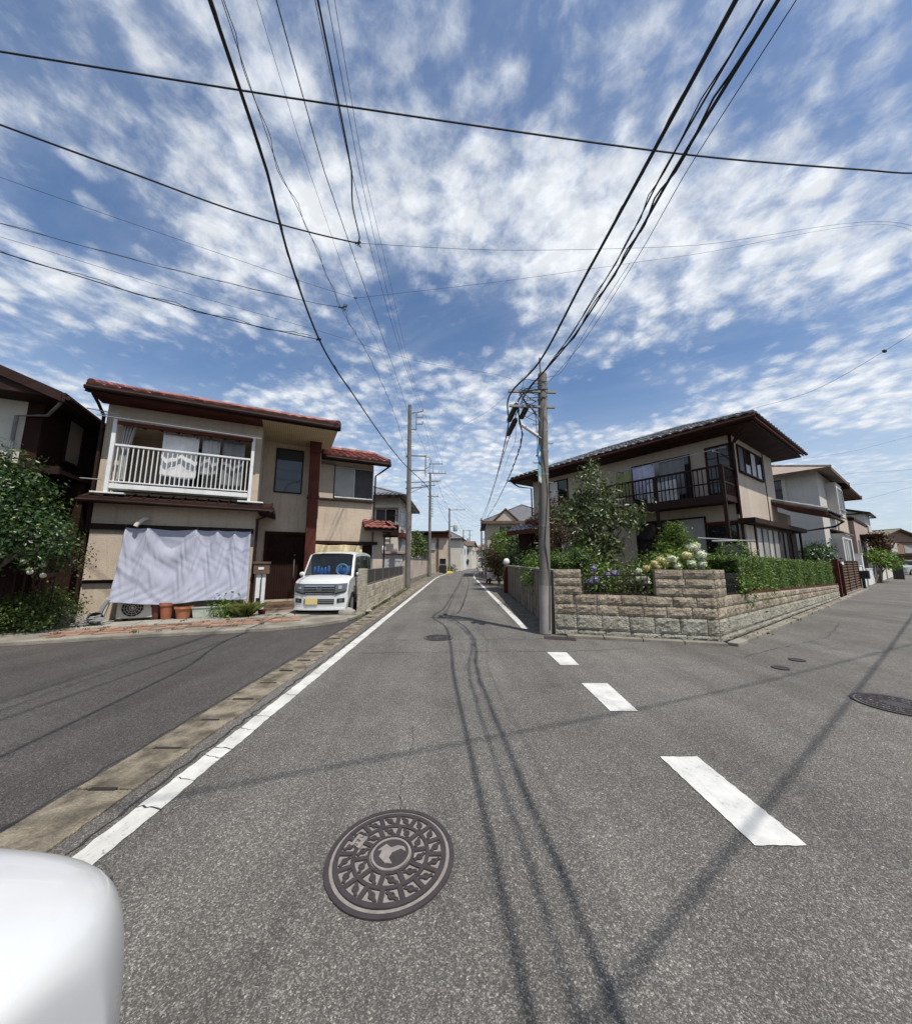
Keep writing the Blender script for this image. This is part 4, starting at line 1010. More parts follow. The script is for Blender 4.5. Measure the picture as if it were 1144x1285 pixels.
for sx in (-1, 1):
    mb.tube([(sx * .70, .16, .868), (sx * .735, .4, .895), (sx * .745, .75, .925), (sx * .72, 1.12, .972)], .0022, 5)
mb.tube([(-.70, .16, .868), (-.35, .125, .872), (0, .115, .875), (.35, .125, .872), (.70, .16, .868)], .0022, 5)
mb.v = [(x * .95, y + .03, z - .017) for x, y, z in mb.v]
mb.build('bonnet_seam', m_dark, nc)
mb = MB()
for sx in (-.3, .35): mb.tube([(sx, 1.2, .985), (sx + .5, 1.36, 1.06)], .012, 6)
mb.build('wiper', m_blackpl, nc)
patch('number_plate', m_white, [(-.17, .46), (.17, .46), (.17, .56), (-.17, .56)], .03)
patch('grille', m_blackpl, [(-.38, .44), (.38, .44), (.42, .60), (-.42, .60)], .012)
# ================================================================ block fence with screen along the road, left side
bf = thing('block_fence', 'low pale block wall with dark screen panels and end posts along the main road', 'fence', (-2.74, 10.05, 0), 91.7)
mb = MB(); r = random.Random(4)
s = .3
for row in range(4):
    s = .32 - (.2 if row % 2 else 0)
    while s < 10.0:
        e = min(s + .395, 10.05); a = max(s, .3)
        mb.box(a + .006, e - .006, -.075 + r.uniform(-.006, .006), .075, row * .195 + .006, row * .195 + .19); s += .4
mb.build('block_course', m_blkfence, bf, bevel=.012)
mb = MB(); mb.box(.3, 10.05, -.062, .062, 0, .78); mb.build('mortar', m_mortar, bf)
mb = MB(); mb.box(.05, .27, -.13, .1, 0, 1.3)
for k in range(36): q = r.uniform(.06, .19); mb.box(q, q + .06, -.138, -.125, k * .036, k * .036 + .022); q = r.uniform(-.12, .03); mb.box(.042, .052, q, q + .06, k * .036, k * .036 + .022)
mb.build('gate_post', m_blkfence, bf, bevel=.01)
mb = MB(); mb.box(9.55, 9.8, -.14, .14, 0, 1.28); mb.build('end_post', m_conc2, bf, bevel=.01)
mb = MB(); 
for k in range(6):
    a = .34 + k * 1.53; mb.box(a, a + 1.49, -.012, .012, .84, 1.24)
mb.build('screen_panel', m_mesh, bf)
mb = MB()
for k in range(7): a = .33 + k * 1.53; mb.box(a - .02, a + .02, -.02, .02, .78, 1.27)
mb.box(.3, 9.55, -.02, .02, 1.245, 1.27); mb.box(.3, 9.55, -.02, .02, .81, .835)
mb.build('screen_frame', m_steel, bf)
rk = MB(); rk.ball((0, 0, .0), .2, 14, 0, (1.2, .8, .75))
rr_ = random.Random(2); rk.v = [(x + rr_.gauss(0, .012), y + rr_.gauss(0, .012), z + rr_.gauss(0, .012)) for x, y, z in rk.v]
o = rk.build('stone', m_conc, smooth=True); o.location = (-2.98, 9.66, .1); tag(o, 'rounded grey stone on the ground beside the front wheel of the white car', 'stone')

# ================================================================ dark house at far left
hD = thing('dark_brown_house', 'shaded dark brown house behind the big shrub at the left edge', 'house', hA.location, 26)
mb = MB(); mb.box(-12, -4.74, 0, .15, 0, 5.5); mb.build('wall', m_creamw, hD)
mb = MB(); mb.box(-11.9, -4.62, .151, 9, 0, 5.5); mb.box(-4.9, -4.62, -.03, .15, 0, 5.5)
mb.build('side_cladding', m_dkwall, hD)
window(hD, right(-4.62), 1.0, 1.7, 4.16, 5.4, m_brown, [m_stucco2], fw=.05)
window(hD, right(-4.62), 3.0, 4.4, 3.9, 5.1, m_brown, [m_glass2, m_glass2], fw=.05)
mb = MB(); mb.prism([(-12.4, 5.3), (-4.07, 5.3), (-4.07, 5.40), (-8.3, 7.05), (-12.4, 5.45)], -.65, 9.4, lambda a, b, e: (a, e, b)); rf = mb.build('roof', m_brown, hD)
mb = MB(); mb.prism([(-4.06, 5.2), (-4.06, 5.43), (-8.3, 7.1), (-8.3, 6.87)], -.72, -.655, lambda a, b, e: (a, e, b)); mb.box(-4.065, -4.0, -.7, 9.4, 5.2, 5.42); mb.tube([(-3.95, -.7, 5.3), (-3.95, 9.4, 5.26)], .05, 8); mb.build('bargeboard', m_brown, rf)
mb = MB(); mb.box(-6.5, -4.0, -.5, 8.8, 3.55, 3.64); mb.box(-6.5, -3.96, -.56, -.5, 3.5, 3.68); mb.build('lower_roof', m_brown, hD)
mb = MB(); mb.box(-4.62, -3.95, .6, 8, 0, 3.5); mb.build('lower_wall', m_dkwall, hD)
for s0 in (-6.4, -8.2): window(hD, front(0), s0, s0 + 1.0, .9, 2.3, m_brown, [m_glass2, m_glass2])
mb = MB(); pipe(mb, [(-4.1, -.6, 5.2), (-4.5, -.12, 5.0), (-5.02, -.09, 4.9), (-5.02, -.09, .1)], .035); mb.build('downpipe', m_steel, hD, smooth=True)
rl = thing('iron_railing', 'short dark iron railing standing behind the roadside bush at far left', 'railing', hA.location, 26)
mb = MB()
for k in range(22): s = -6.6 + k * .145; mb.box(s - .012, s + .012, -1.01, -.99, .45, 1.28)
mb.build('bars', m_brown, rl)
mb = MB(); mb.box(-6.65, -3.5, -1.02, -.98, 1.28, 1.31); mb.box(-6.65, -3.5, -1.02, -.98, .5, .53); mb.build('rail', m_brown, rl)
wl = thing('low_block_wall', 'low mossy grey block wall at the left edge under the railing', 'wall', hA.location, 26)
mb = MB(); r = random.Random(8); s = -10.0
while s < -5.3:
    for row in range(2): mb.box(s + .006, s + .39, -1.1 + r.uniform(-.008, .008), -.92, row * .2 + .006, row * .2 + .196)
    s += .4
mb.build('blocks', m_block, wl, bevel=.012)
x, y = Aw(-4.45, -1.2)
tree('large_shrub', 'large dark green spreading shrub covering the left edge of the photo', (x, y, 0), (.1, .1, 1.7),
     [(-.6,.1,2.6,1.0,.7,1.0), (.35,.0,2.45,.75,.6,.7), (.95,-.1,2.05,.55,.5,.45), (-.1,0,3.3,.7,.5,.6), (-1.3,0,2.2,.9,.7,.9), (1.3,-.15,1.75,.4,.35,.3), (.6,0,2.9,.45,.4,.4), (-.7,.1,1.7,.7,.5,.4), (.3,.1,1.7,.6,.4,.3), (1.5,-.1,2.0,.32,.3,.3), (-.9,.0,3.7,.5,.4,.4)], 15000, .085, m_leaf_dk, 3, 'roadside greenery at the left', 'shrub', .07, shell=.5, spread=.1)
x, y = -8.78, 7.34
tree('roadside_bush', 'low sunlit bush spilling over the kerb at far left', (x, y, .02), None,
     [(-.6,-.2,.3,.42,.4,.33), (-.2,.0,.38,.45,.42,.36), (.15,.1,.25,.32,.35,.25), (-.7,.2,.5,.35,.35,.3), (.05,.45,.45,.4,.35,.33), (-.5,.6,.55,.5,.4,.35)], 7000, .06, m_leaf_md, 5, 'roadside greenery at the left', 'bush', shell=.6, spread=.07, up=.5)
t = thing('flowering_vine', 'hanging vine with pale round blooms at the tip of the large dark shrub', 'vine', (*Aw(-3.6, -1.25), 1.65), 0, 'roadside greenery at the left')
leafmesh('foliage', leaves([(0,0,0,.5,.3,.4), (.3,.1,-.1,.35,.3,.35)], 1300, .07, 6, shell=.3, spread=.1), m_leaf_mx, t)
for k, q in enumerate(((-.05,-.35,-.15), (.15,-.38,-.35), (.3,-.3,-.2), (.35,-.32,-.42), (-.25,-.3,.15))):
    mb = MB(); mb.ball(q, .05, 8); mb.build('bloom', m_bloomw, t, smooth=True)

# ================================================================ generic houses for the streets beyond
def house(name, label, loc, rot, W, D, Hh, wm, rm, roof='hip', over=.55, rise=1.4, wins=(), tile=False, fascia=None, group=None):
    t = thing(name, label, 'house', loc, rot, group)
    mb = MB(); mb.box(0, W, 0, D, 0, Hh); mb.build('wall', wm, t)
    fs = MB()
    if roof == 'flat':
        mb = MB(); mb.box(-over, W + over, -over, D + over, Hh, Hh + .22); mb.box(-over + .1, W + over - .1, -over + .1, D + over - .1, Hh + .22, Hh + .3); o = mb.build('roof', rm, t, bevel=.02)
    else:
        a, b, c, d, z = -over, W + over, -over, D + over, Hh - .12
        if roof == 'gable_x': p, q = (a, (c + d) / 2, z + rise), (b, (c + d) / 2, z + rise)
        elif roof == 'gable_y': p, q = ((a + b) / 2, c, z + rise), ((a + b) / 2, d, z + rise)
        elif b - a >= d - c: h = (d - c) / 2; p, q = (a + h, c + h, z + rise), (b - h, c + h, z + rise)
        else: h = (b - a) / 2; p, q = (a + h, c + h, z + rise), (a + h, d - h, z + rise)
        A_, B_, C_, D_ = (a, c, z), (b, c, z), (b, d, z), (a, d, z)
        mb = MB()
        if roof == 'gable_y': F4 = [[B_, C_, q, p], [D_, A_, p, q]]
        elif roof == 'gable_x': F4 = [[A_, B_, q, p], [C_, D_, p, q]]
        elif roof == 'hip' and b - a < d - c:
            F4 = [[A_, B_, p], [B_, C_, q, p], [C_, D_, q], [D_, A_, p, q]]
        else: F4 = [[A_, B_, q, p], [B_, C_, q], [C_, D_, p, q], [D_, A_, p]]
        for f in F4: mb.poly([(x, y, zz_ + .1) for x, y, zz_ in f]); mb.poly(f[::-1])
        for u, v in ((A_, B_), (B_, C_), (C_, D_), (D_, A_)): mb.poly([u, v, (v[0], v[1], v[2] + .1), (u[0], u[1], u[2] + .1)])
        o = mb.build('roof', rm, t, recalc=False)
        rd = MB(); ridge(rd, (p[0], p[1], p[2] + .1), (q[0], q[1], q[2] + .1), .09)
        if roof == 'hip':
            near = lambda v: p if (Vector(v) - Vector(p)).length < (Vector(v) - Vector(q)).length else q
            for v in (A_, B_, C_, D_): n_ = near(v); ridge(rd, (v[0], v[1], v[2] + .12), (n_[0], n_[1], n_[2] + .12), .07)
        rd.build('ridge', rm, o)
        if tile:
            tm = MB(); Sl = math.hypot((d - c) / 2, rise); hip_ = roof == 'hip'; kk = ((d - c) / 2) / Sl
            tiles(tm, (a, c, z + .1), (1, 0, 0), (0, (d - c) / 2, rise), b - a, Sl, .3, .3, .05, (lambda s_, q_: s_ > q_ * kk and b - a - s_ > q_ * kk) if hip_ else None)
            if hip_:
                tiles(tm, (b, c, z + .1), (0, 1, 0), (-(d - c) / 2, 0, rise), d - c, Sl, .3, .3, .05, lambda s_, q_: s_ > q_ * kk and d - c - s_ > q_ * kk)
            tm.build('roof_tiles', rm, o, recalc=False)
        fm = fascia or m_brown
        fs.box(a - .03, b + .03, c - .03, c - .003, z - .08, z + .09); fs.box(b + .003, b + .03, c, d, z - .08, z + .09); fs.box(a - .03, a - .003, c, d, z - .08, z + .09)
        if roof.startswith('gable'):
            if roof == 'gable_y': mb = MB(); mb.prism([(a + over, z), (b - over, z), ((a+b)/2, z + rise * (1 - over * 0))], .0, D, lambda x, y, e: (x, e, y)); mb.build('gable', wm, t)
            else: mb = MB(); mb.prism([(c + over, z), (d - over, z), ((c+d)/2, z + rise)], .0, W, lambda x, y, e: (e, x, y)); mb.build('gable', wm, t)
        fs.build('fascia', fm, o)
    for wn in wins:
        f, a0, a1, z0, z1 = wn[:5]; pm = wn[5] if len(wn) > 5 else [m_glass, m_glass]; frm = wn[6] if len(wn) > 6 else m_alu
        xf = front(0) if f == 'f' else right(W) if f == 'r' else left(0)
        window(t, xf, a0, a1, z0, z1, frm, pm)
    return t
def part_box(parent, name, mat, *b, bevel=0):
    mb = MB(); mb.box(*b); return mb.build(name, mat, parent, bevel=bevel)

# -- left side of the main road, further along
hC = house('grey_tile_house', 'cream two-storey house with grey tile roof just beyond the red tiled house', (-9.5, 23.0, 0), 0, 5.6, 7, 5.9, m_creamw, m_greytile, 'hip', .6, 1.4,
           [('f', 4.1, 5.4, 4.1, 5.0, [m_shut, m_glass2]), ('r', 1, 2.6, 3.8, 5.0)], tile=True)
part_box(hC, 'balcony_wall', m_brown, 3.9, 5.75, -.6, -.5, 3.2, 3.9); part_box(hC, 'eave_band', m_stucco2, 3.5, 5.75, -.3, -.002, 5.1, 5.3)
mb = MB(); mb.box(5.62, 5.68, -.7, -.64, 3.9, 5.0); mb.box(5.0, 5.68, -.7, -.64, 4.5, 4.54); mb.build('balcony_rail', m_brown, hC)
an = thing('low_brown_annex', 'low wing with brown roof edge and grey wall behind the white shutter', 'building', (-6.0, 23.4, 0), 0)
part_box(an, 'wall', m_grey, 0, 2.35, 0, 3, 0, 3.1); part_box(an, 'roof', m_brown2, -.2, 2.5, -.4, 3.2, 3.1, 3.45, bevel=.02); window(an, front(0), .5, 1.3, 1.9, 2.7, m_alu, [m_glass2])
sg = thing('shutter_garage', 'low garage with pale roller shutter behind the first left utility pole', 'garage', (-5.9, 22.0, 0), 0)
part_box(sg, 'wall', m_stucco2, 0, 2.6, .05, 1.2, 0, 2.0); part_box(sg, 'roof', m_pinkw, -.1, 2.75, -.15, 1.3, 2.0, 2.14, bevel=.015)
part_box(sg, 'roller_shutter', M('pale_roller_shutter', (.55,.55,.56), .5, waves=1, wscale=12, waxis='Z'), .15, 2.5, -.01, .049, .75, 1.93)
for k, (px, pz) in enumerate(((.75, 2.14), (1.15, 2.14))):
    mb = MB(); mb.lathe([(.1, 0), (.2, .12), (.19, .3), (.1, .38), (.001, .4)], n=14); o = mb.build('garden_ornament', m_towelw, smooth=True); o.location = (-5.9 + px, 22.5, pz); tag(o, ('round white pot on the garage roof, left of the pair', 'round white pot on the garage roof, right of the pair')[k], 'pot', 'white pots on the garage roof')
bw = thing('beige_garden_wall', 'smooth pinkish beige rendered wall along the road past the first left pole', 'wall', (-3.35, 24.5, 0), 0)
mb = MB(); mb.prism([(-.1, 0), (.1, 0), (.35, 12.5), (.15, 12.5)], .32, 1.72, lambda a, b, e: (a, b, e)); mb.build('rendered_face', M('pinkish_beige_render', (.50,.41,.35), .9, ns=1, streak=.25, scol=(.25,.2,.17)), bw)
mb = MB(); mb.prism([(-.12, 0), (.13, 0), (.38, 12.6), (.13, 12.6)], -.02, .32, lambda a, b, e: (a, b, e)); mb.build('footing', m_conc2, bw)
mb = MB(); mb.prism([(-.14, -.03), (.14, -.03), (.39, 12.55), (.11, 12.55)], 1.722, 1.78, lambda a, b, e: (a, b, e)); mb.build('coping', m_greyroof, bw)
for k, (px, py, s_, lb) in enumerate(((-3.85, 31.5, 1.1, 'dense green garden tree behind the beige wall, nearest the road pole'), (-4.1, 36.5, 1.2, 'darker green garden tree further back behind the beige wall'), (-4.6, 28, 1.0, 'small green tree left of the others behind the beige wall'))):
    tree('garden_tree', lb, (px, py, 0), (0, 0, 2.4 * s_), [(0,0,2.8*s_,1.1,1,1.0), (.5,-.2,2.2*s_,.7,.7,.7), (-.6,.2,2.4*s_,.7,.7,.8), (.1,0,3.5*s_,.6,.6,.5)], 2600, .17, (m_leaf_md, m_leaf_dk, m_leaf_md)[k], 50 + k, 'garden trees behind the beige wall')
hM = thing('dark_modern_house', 'dark slab-fronted modern house with beige panels and overhanging brown roof', 'house', (-4.35, 45.5, 0), -2)
part_box(hM, 'dark_wing', M('charcoal_cladding', (.06,.055,.055), .7, waves=1, wscale=6), 0, .85, 0, 6, 0, 5.0)
part_box(hM, 'wall', m_stucco, .85, 3.2, .3, 7, 0, 4.7); part_box(hM, 'wood_panel', m_brown3, 1.75, 2.05, .22, .298, .3, 4.6)
part_box(hM, 'upper_band', m_brown2, .86, 3.3, -.1, 7.2, 4.7, 5.25); part_box(hM, 'roof', m_brown, -5.5, 3.4, -.6, 7.5, 5.3, 5.5, bevel=.02); part_box(hM, 'side_wing', m_greyw, -5.2, -.01, .5, 6.8, 0, 5.28)
window(hM, front(.3), .95, 1.6, 3.1, 4.0, m_alu, [m_towelw], proud=.12); window(hM, front(.3), 2.2, 3.0, 1.2, 1.9, m_alu, [m_glass2]); window(hM, front(.5), -1.4, -.3, 3.4, 4.6, m_alu, [m_curt, m_glass])
part_box(hM, 'entrance_recess', m_dark, 2.15, 3.1, .2, .298, .05, 1.0)
fp = thing('entrance_fence', 'thin steel entrance railing in front of the dark modern house', 'fence', (-3.9, 43.2, 0), 0)
mb = MB()
for k in range(9): mb.box(k * .2, k * .2 + .03, 0, .03, .1, 1.1)
mb.box(0, 1.63, 0, .03, 1.1, 1.14); mb.build('bars', m_steel, fp); part_box(fp, 'base', m_conc, -.3, 2.2, -.5, .3, -.02, .12)
house('white_house', 'plain white box house beyond the dark modern house on the left', (-1.6, 62, 0), -8, 2.6, 9, 4.7, m_white, m_greyroof, 'flat', .1, wins=[('f', 1.6, 2.2, 2.6, 3.6, [m_glass2]), ('r', 2, 3.4, 3, 4), ('r', 5, 6.4, 3, 4)])
house('grey_roof_house', 'distant house with grey hipped roof behind the white box house', (-4.2, 58, 0), -6, 5, 6, 5.4, m_creamw, m_greyroof, 'hip', .5, 1.6, [('r', 1, 2, 3, 4)])
house('cream_gable_house', 'distant cream house with balcony left of the road bend', (.2, 76, 0), -12, 3.2, 7, 5.0, m_creamw, m_brown3, 'gable_x', .4, 1.1, [('f', 1.6, 2.6, 3.2, 4.2), ('f', 1.6, 2.6, .9, 2.0), ('r', 2, 3.5, 3.2, 4.2)])
house('pink_roof_house', 'distant white house with pinkish roof closing the view at the road bend', (4.4, 108, 0), -14, 8, 6, 5.2, m_white, M('pink_slate', (.4,.25,.22), .8), 'hip', .5, 1.8, [('f', .8, 2.4, 3.2, 4.4), ('f', 4.0, 5.6, 3.2, 4.4), ('f', 1, 2.6, .8, 2.0), ('f', 4.6, 5.6, .1, 2.2, [m_red])])
house('dark_roof_house', 'distant house with dark roof behind the pink roofed house', (9, 122, 0), -10, 8, 6, 6.5, m_greyw, m_greyroof, 'hip', .5, 2, [('f', 1, 3, 3.5, 5)])
house('small_beige_house', 'distant small beige house with lean roof on the inside of the bend', (2.4, 90, 0), -14, 2.4, 6, 4.4, m_stucco2, m_brown3, 'gable_y', .35, .9, [('f', .5, 1.6, 2.6, 3.6)])
for k, (px, py, s_, lb) in enumerate(((3.2, 84, 1.0, 'small dark tree beside the far poles'), (9.6, 84, 1.3, 'green tree on the right at the far road bend'), (1.5, 70, .6, 'low shrub in front of the distant cream house'))):
    tree('far_tree', lb, (px, py, 0), (0, 0, 2.2 * s_), [(0,0,3.0*s_,1.3*s_,1.2,1.5*s_), (.4,0,2*s_,.9*s_,.8,.9*s_)], 900, .28, m_leaf_dk, 70 + k, 'far trees by the bend')
ps = MB(); ps.box(-.3, .3, -.2, .2, 0, .3); ps.box(-.42, .42, -.26, .26, -.01, .12); o = ps.build('yellow_block', m_yellow, bevel=.05); o.location = (-.82, 44.6, 0); tag(o, 'yellow plastic block at the foot of the third left pole', 'block')
hd = thing('dark_hedge', 'dark clipped hedge and low wall in front of the modern house', 'hedge', (-1.3, 46.9, 0), 0)
leafmesh('foliage', leaves([(-.2,0,.6,.9,.6,.5), (.9,1.5,.5,.6,.8,.5)], 900, .16, 77), m_leaf_dk, hd)

# ================================================================ utility poles
def pole(name, label, base, top, r0, r1, bolts=True):
    t = thing(name, label, 'utility pole', base, 0, 'utility poles along the road')
    b, tp = Vector((0, 0, -.05)), Vector(top) - Vector(base)
    mb = MB(); mb.tube([b, tp], [r0, r1], 18); mb.lathe([(r1 * .9, 0), (r1 * .5, .05), (.001, .06)], (tp.x, tp.y, tp.z), 14); mb.build('shaft', m_pole, t, smooth=True)
    if bolts:
        mb = MB(); k = 0; z = 1.9
        while z < tp.z - .5:
            c = b.lerp(tp, (z + .05) / (tp.z + .05)); s_ = 1 if k % 2 else -1; mb.tube([c, c + Vector((s_ * (r0 + .1), .02, .0)), c + Vector((s_ * (r0 + .1), .02, .03))], .009, 6); z += .45; k += 1
        mb.build('step_bolts', m_steel, t)
    return t
def insul(mb, p, h=.22, m=1): mb.lathe([(.02, 0), (.05, h * .3), (.03, h * .4), (.055, h * .55), (.03, h * .66), (.05, h * .82), (.001, h)], p, 10, m)
# left poles
LB, LT = Vector((-2.85, 20.6, 0)), Vector((-2.93, 20.6, 11.35))
p1 = pole('utility_pole', 'tall concrete utility pole with stacked insulators at the end of the left block fence', LB, LT, .17, .11)
mb = MB()
for z, x1 in ((10.95, .75), (10.55, .75), (10.1, .75)):
    mb.bar((.0 if z > 10.9 else .34, 0, z - .12 * (z > 10.9)), (x1, 0, z), .05, .05); insul(mb, (x1, 0, z + .01))
mb.bar((.34, 0, 9.75), (.34, 0, 10.9), .06, .06); mb.bar((-.1, 0, 9.75), (.36, 0, 9.75), .06, .06)
mb.build('top_bracket', [m_steel, m_creamw], p1)
mb = MB(); mb.bar((-.1, 0, 8.05), (.98, 0, 8.0), .07, .07); mb.bar((-.1, 0, 7.1), (.98, 0, 7.1), .06, .06); mb.bar((.96, 0, 6.9), (.96, 0, 8.05), .07, .07)
mb.tube([(.96, 0, 7.95), (1.2, 0, 7.95), (1.3, 0, 7.7), (1.22, 0, 7.35), (1.0, 0, 7.2)], .02, 6); insul(mb, (.98, 0, 6.7)); mb.build('middle_bracket', [m_steel, m_creamw], p1)
mb = MB(); mb.bar((-.25, 0, 6.32), (1.75, .1, 6.42), .05, .05); mb.bar((-.25, 0, 5.95), (1.15, .05, 6.08), .06, .06); mb.bar((.1, 0, 5.7), (.8, .04, 6.04), .03, .03); mb.bar((-.3, 0, 4.9), (.5, 0, 4.86), .02, .02); mb.build('lower_bracket', m_steel, p1)
mb = MB(); 
for k in range(9): a = k * .7; mb.tube([(-.2, 0, 8.0), (-.2 + .16 * math.cos(a), .1 * math.sin(a * 1.3), 8.0 + .2 * math.sin(a))], .012, 5)
mb.build('cable_tangle', m_wire, p1)
mb = MB()
for z in (.9, 1.6, 4.1, 7.4, 9.0): mb.lathe([(.168 - z * .0045, 0), (.172 - z * .0045, .0), (.172 - z * .0045, .05), (.165 - z * .0045, .05)], (-.007 * z, 0, z), 18)
mb.build('steel_band', m_steel, p1)
def pole2(label, x, y, h, arms, tr=None, r0=.17):
    t = pole('utility_pole', label, (x, y, 0), (x - .03, y, h), r0, r0 * .65, bolts=False)
    mb = MB()
    for z, a, b, ins in arms:
        mb.bar((a, 0, z), (b, 0, z), .08, .08)
        for q in ins: insul(mb, (q, 0, z + .02), .35)
    mb.build('crossarm', [m_steel, m_creamw], t)
    if tr:
        mb = MB(); mb.lathe([(.001, 0), (.26, .02), (.28, .1), (.28, .75), (.2, .85), (.001, .88)], tr, 16); mb.build('transformer', m_grey, t, smooth=True)
    return t
p2 = pole2('second utility pole on the left with a framed top crossarm, by the beige wall', -2.75, 36.0, 11.0, [(10.95, -.3, 1.75, (.2, .9, 1.6)), (12.0, -.15, 1.35, ()), (9.6, -1.0, .5, (-.9, .4)), (8.4, -.3, .9, (.8,)), (10.1, 0, 1.1, (1.0,))])
mb = MB()
for xx in (-.1, .3): mb.bar((xx, 0, 10.9), (xx, 0, 12.0), .05, .05)
for k in range(14): z = 6.2 + k * .18; mb.tube([(.1, 0, z), (.35, .0, z + .05)], .03, 5)
mb.build('top_frame', m_steel, p2)
p3 = pole2('third utility pole on the left carrying a dark transformer, beside the yellow block', -.85, 45.6, 8.6, [(8.4, 0, 2.1, (1.0, 2.0)), (6.2, 0, .9, ())], (.75, 0, 5.5), .15)
p4 = pole2('fourth utility pole on the left at the start of the road bend', 1.7, 77, 8.6, [(8.4, -.2, 1.6, (1.4,)), (7.0, -.6, .6, ())], None, .15)
p5 = pole2('farthest utility pole with a double crossarm, close beside the fourth', 3.7, 92, 10.0, [(9.8, -.9, .9, (-.8, .8)), (8.6, -.8, .8, ()), ], (-.5, 0, 7.0), .16)
p6 = pole2('slim utility pole among the bushes on the right side of the main road', 3.38, 45, 7.2, [(6.9, -.2, .5, ()), (6.0, 0, .5, ())], None, .14)
# near right pole
RB, RT = Vector((1.875, 7.46, 0)), Vector((2.01, 7.45, 5.83))
pr_ = pole('telephone_pole', 'weathered concrete telephone pole standing at the stone wall corner', RB, RT, .118, .10)
mb = MB(); mb.bar((-.68, -.06, 5.39), (.42, -.06, 5.36), .05, .06); mb.bar((-.66, -.06, 5.03), (.38, -.06, 4.99), .05, .05); mb.bar((-.2, -.07, 5.05), (.17, -.08, 4.42), .03, .03); mb.bar((-.42, -.06, 5.37), (-.25, -.06, 5.04), .03, .03)
mb.build('crossarm', m_steel, pr_)
mb = MB(); mb.tube([(.10, 0, 5.75), (.09, 0, 6.25)], .022, 8); mb.bar((-.08, -.02, 5.6), (.25, .0, 5.62), .03, .03); mb.build('top_rod', m_steel, pr_)
mb = MB(); rt = random.Random(12)
for k in range(9):
    a0 = rt.uniform(0, 6.28); z0 = rt.uniform(4.9, 5.65); w0 = rt.uniform(.12, .3)
    mb.tube([(.12 + .11 * math.cos(a0), -.12, z0), (-.1 - w0, -.1, z0 - rt.uniform(-.1, .25)), (-.2 - w0, -.08, z0 - rt.uniform(0, .4)), (-.05, -.13, z0 - rt.uniform(.2, .5))], .007, 5)
mb.build('cable_tangle', m_wire, pr_)
mb = MB()
for z in (.55, 2.25, 3.4, 3.95, 4.42, 5.2, 5.5, 5.7): c = .0232 * z; mb.lathe([(.119 - .003 * z, 0), (.125 - .003 * z, 0), (.125 - .003 * z, .045), (.119 - .003 * z, .045)], (c, 0, z), 18)
mb.build('steel_band', m_steel, pr_)
mb = MB(); mb.tube([(.06, -.13, .1), (.1, -.125, 1.2), (.02, -.13, 1.9), (.13, -.11, 3.0), (.05, -.12, 4.0), (.13, -.1, 5.2)], .008, 6); mb.tube([(-.08, -.1, 4.9), (-.02, -.11, 3.0), (-.07, -.11, 2.0)], .007, 6); mb.build('down_cable', m_wire, pr_)
mb = MB()
mb.prism([(.125 * math.cos(a), .125 * math.sin(a)) for a in [R(-200 + 11 * k) for k in range(17)]], 0.02, 1.0, lambda a, b, e: (a + .0232 * e, b, e)); mb.build('guard_sleeve', M('grey_pole_guard', (.30,.275,.25), .8, ns=2, bump=.3, streak=.4), pr_)
sl = thing('street_lamp', 'slim tube street lamp sticking out left from the near right pole', 'street lamp', (1.9, 7.4, 4.2), 0)
mb = MB(); mb.tube([(.08, 0, 0), (-.02, -.02, .06), (-.1, -.03, .12)], .025, 8); mb.build('bracket', m_steel, sl)
mb = MB(); mb.bar((-.06, -.03, .1), (-.44, -.1, .34), .075, .05); mb.build('lamp_head', m_white, sl, bevel=.012)
mb = MB(); mb.bar((-.09, -.031, .09), (-.41, -.095, .292), .05, .02); mb.build('diffuser', m_creamw, sl)
sg_ = thing('road_sign', 'round blue road sign with white arrow turned edge-on on the near right pole', 'road sign', (1.84, 7.3, 3.86), 62)
mb = MB(); mb.prism([(.2 * math.cos(a * .2094), .2 * math.sin(a * .2094)) for a in range(30)], -.006, .006, lambda a, b, e: (a, e, b)); mb.build('disc', m_blue, sg_)
for s_ in (-1,):
    mb = MB(); mb.prism([(-.11, -.03), (.0, -.03), (.0, -.08), (.12, 0), (.0, .08), (.0, .03), (-.11, .03)], -.0095, -.0065, lambda a, b, e: (a * .8 - b * .5, e, b * .8 + a * .55)); mb.build('arrow', m_white, sg_)
mb = MB(); mb.bar((.05, .01, 0), (.12, .1, 0), .03, .03); mb.build('bracket', m_steel, sg_)
sp_ = thing('sign_plate', 'pale teal rectangular plate fixed below the blue sign on the near right pole', 'sign', (1.84, 7.3, 3.4), 62)
part_box(sp_, 'plate', m_teal, -.15, .15, -.005, .005, -.2, .2); part_box(sp_, 'panel', m_creamw, -.13, .13, -.008, -.0055, -.18, -.06); part_box(sp_, 'bracket', m_steel, .05, .1, .006, .1, -.02, .02)

# ================================================================ overhead wires
def wtan(p, q, r_):
    l0, l1 = (q - p).length, (r_ - q).length
    if l0 < 1e-6: return (r_ - q) / max(l1, 1e-6)
    if l1 < 1e-6: return (q - p) / l0
    return ((q - p) / l0 * l1 + (r_ - q) / l1 * l0) / (l0 + l1)
def catmull(P, n=14):
    out = []
    for i in range(len(P) - 1):
        a, b, c, d = P[max(i-1, 0)], P[i], P[i+1], P[min(i+2, len(P)-1)]
        for k in range(n):
            t = k / n; h = (c - b).length
            la, lc = (b - a).length, (d - c).length
            m0, m1 = wtan(a, b, c) * (min(h, 1.6 * la) if la > 1e-6 else h), wtan(b, c, d) * (min(h, 1.6 * lc) if lc > 1e-6 else h)
            out.append(b*(2*t**3-3*t*t+1) + m0*(t**3-2*t*t+t) + c*(-2*t**3+3*t*t) + m1*(t**3-t*t))
    return out + [P[-1]]
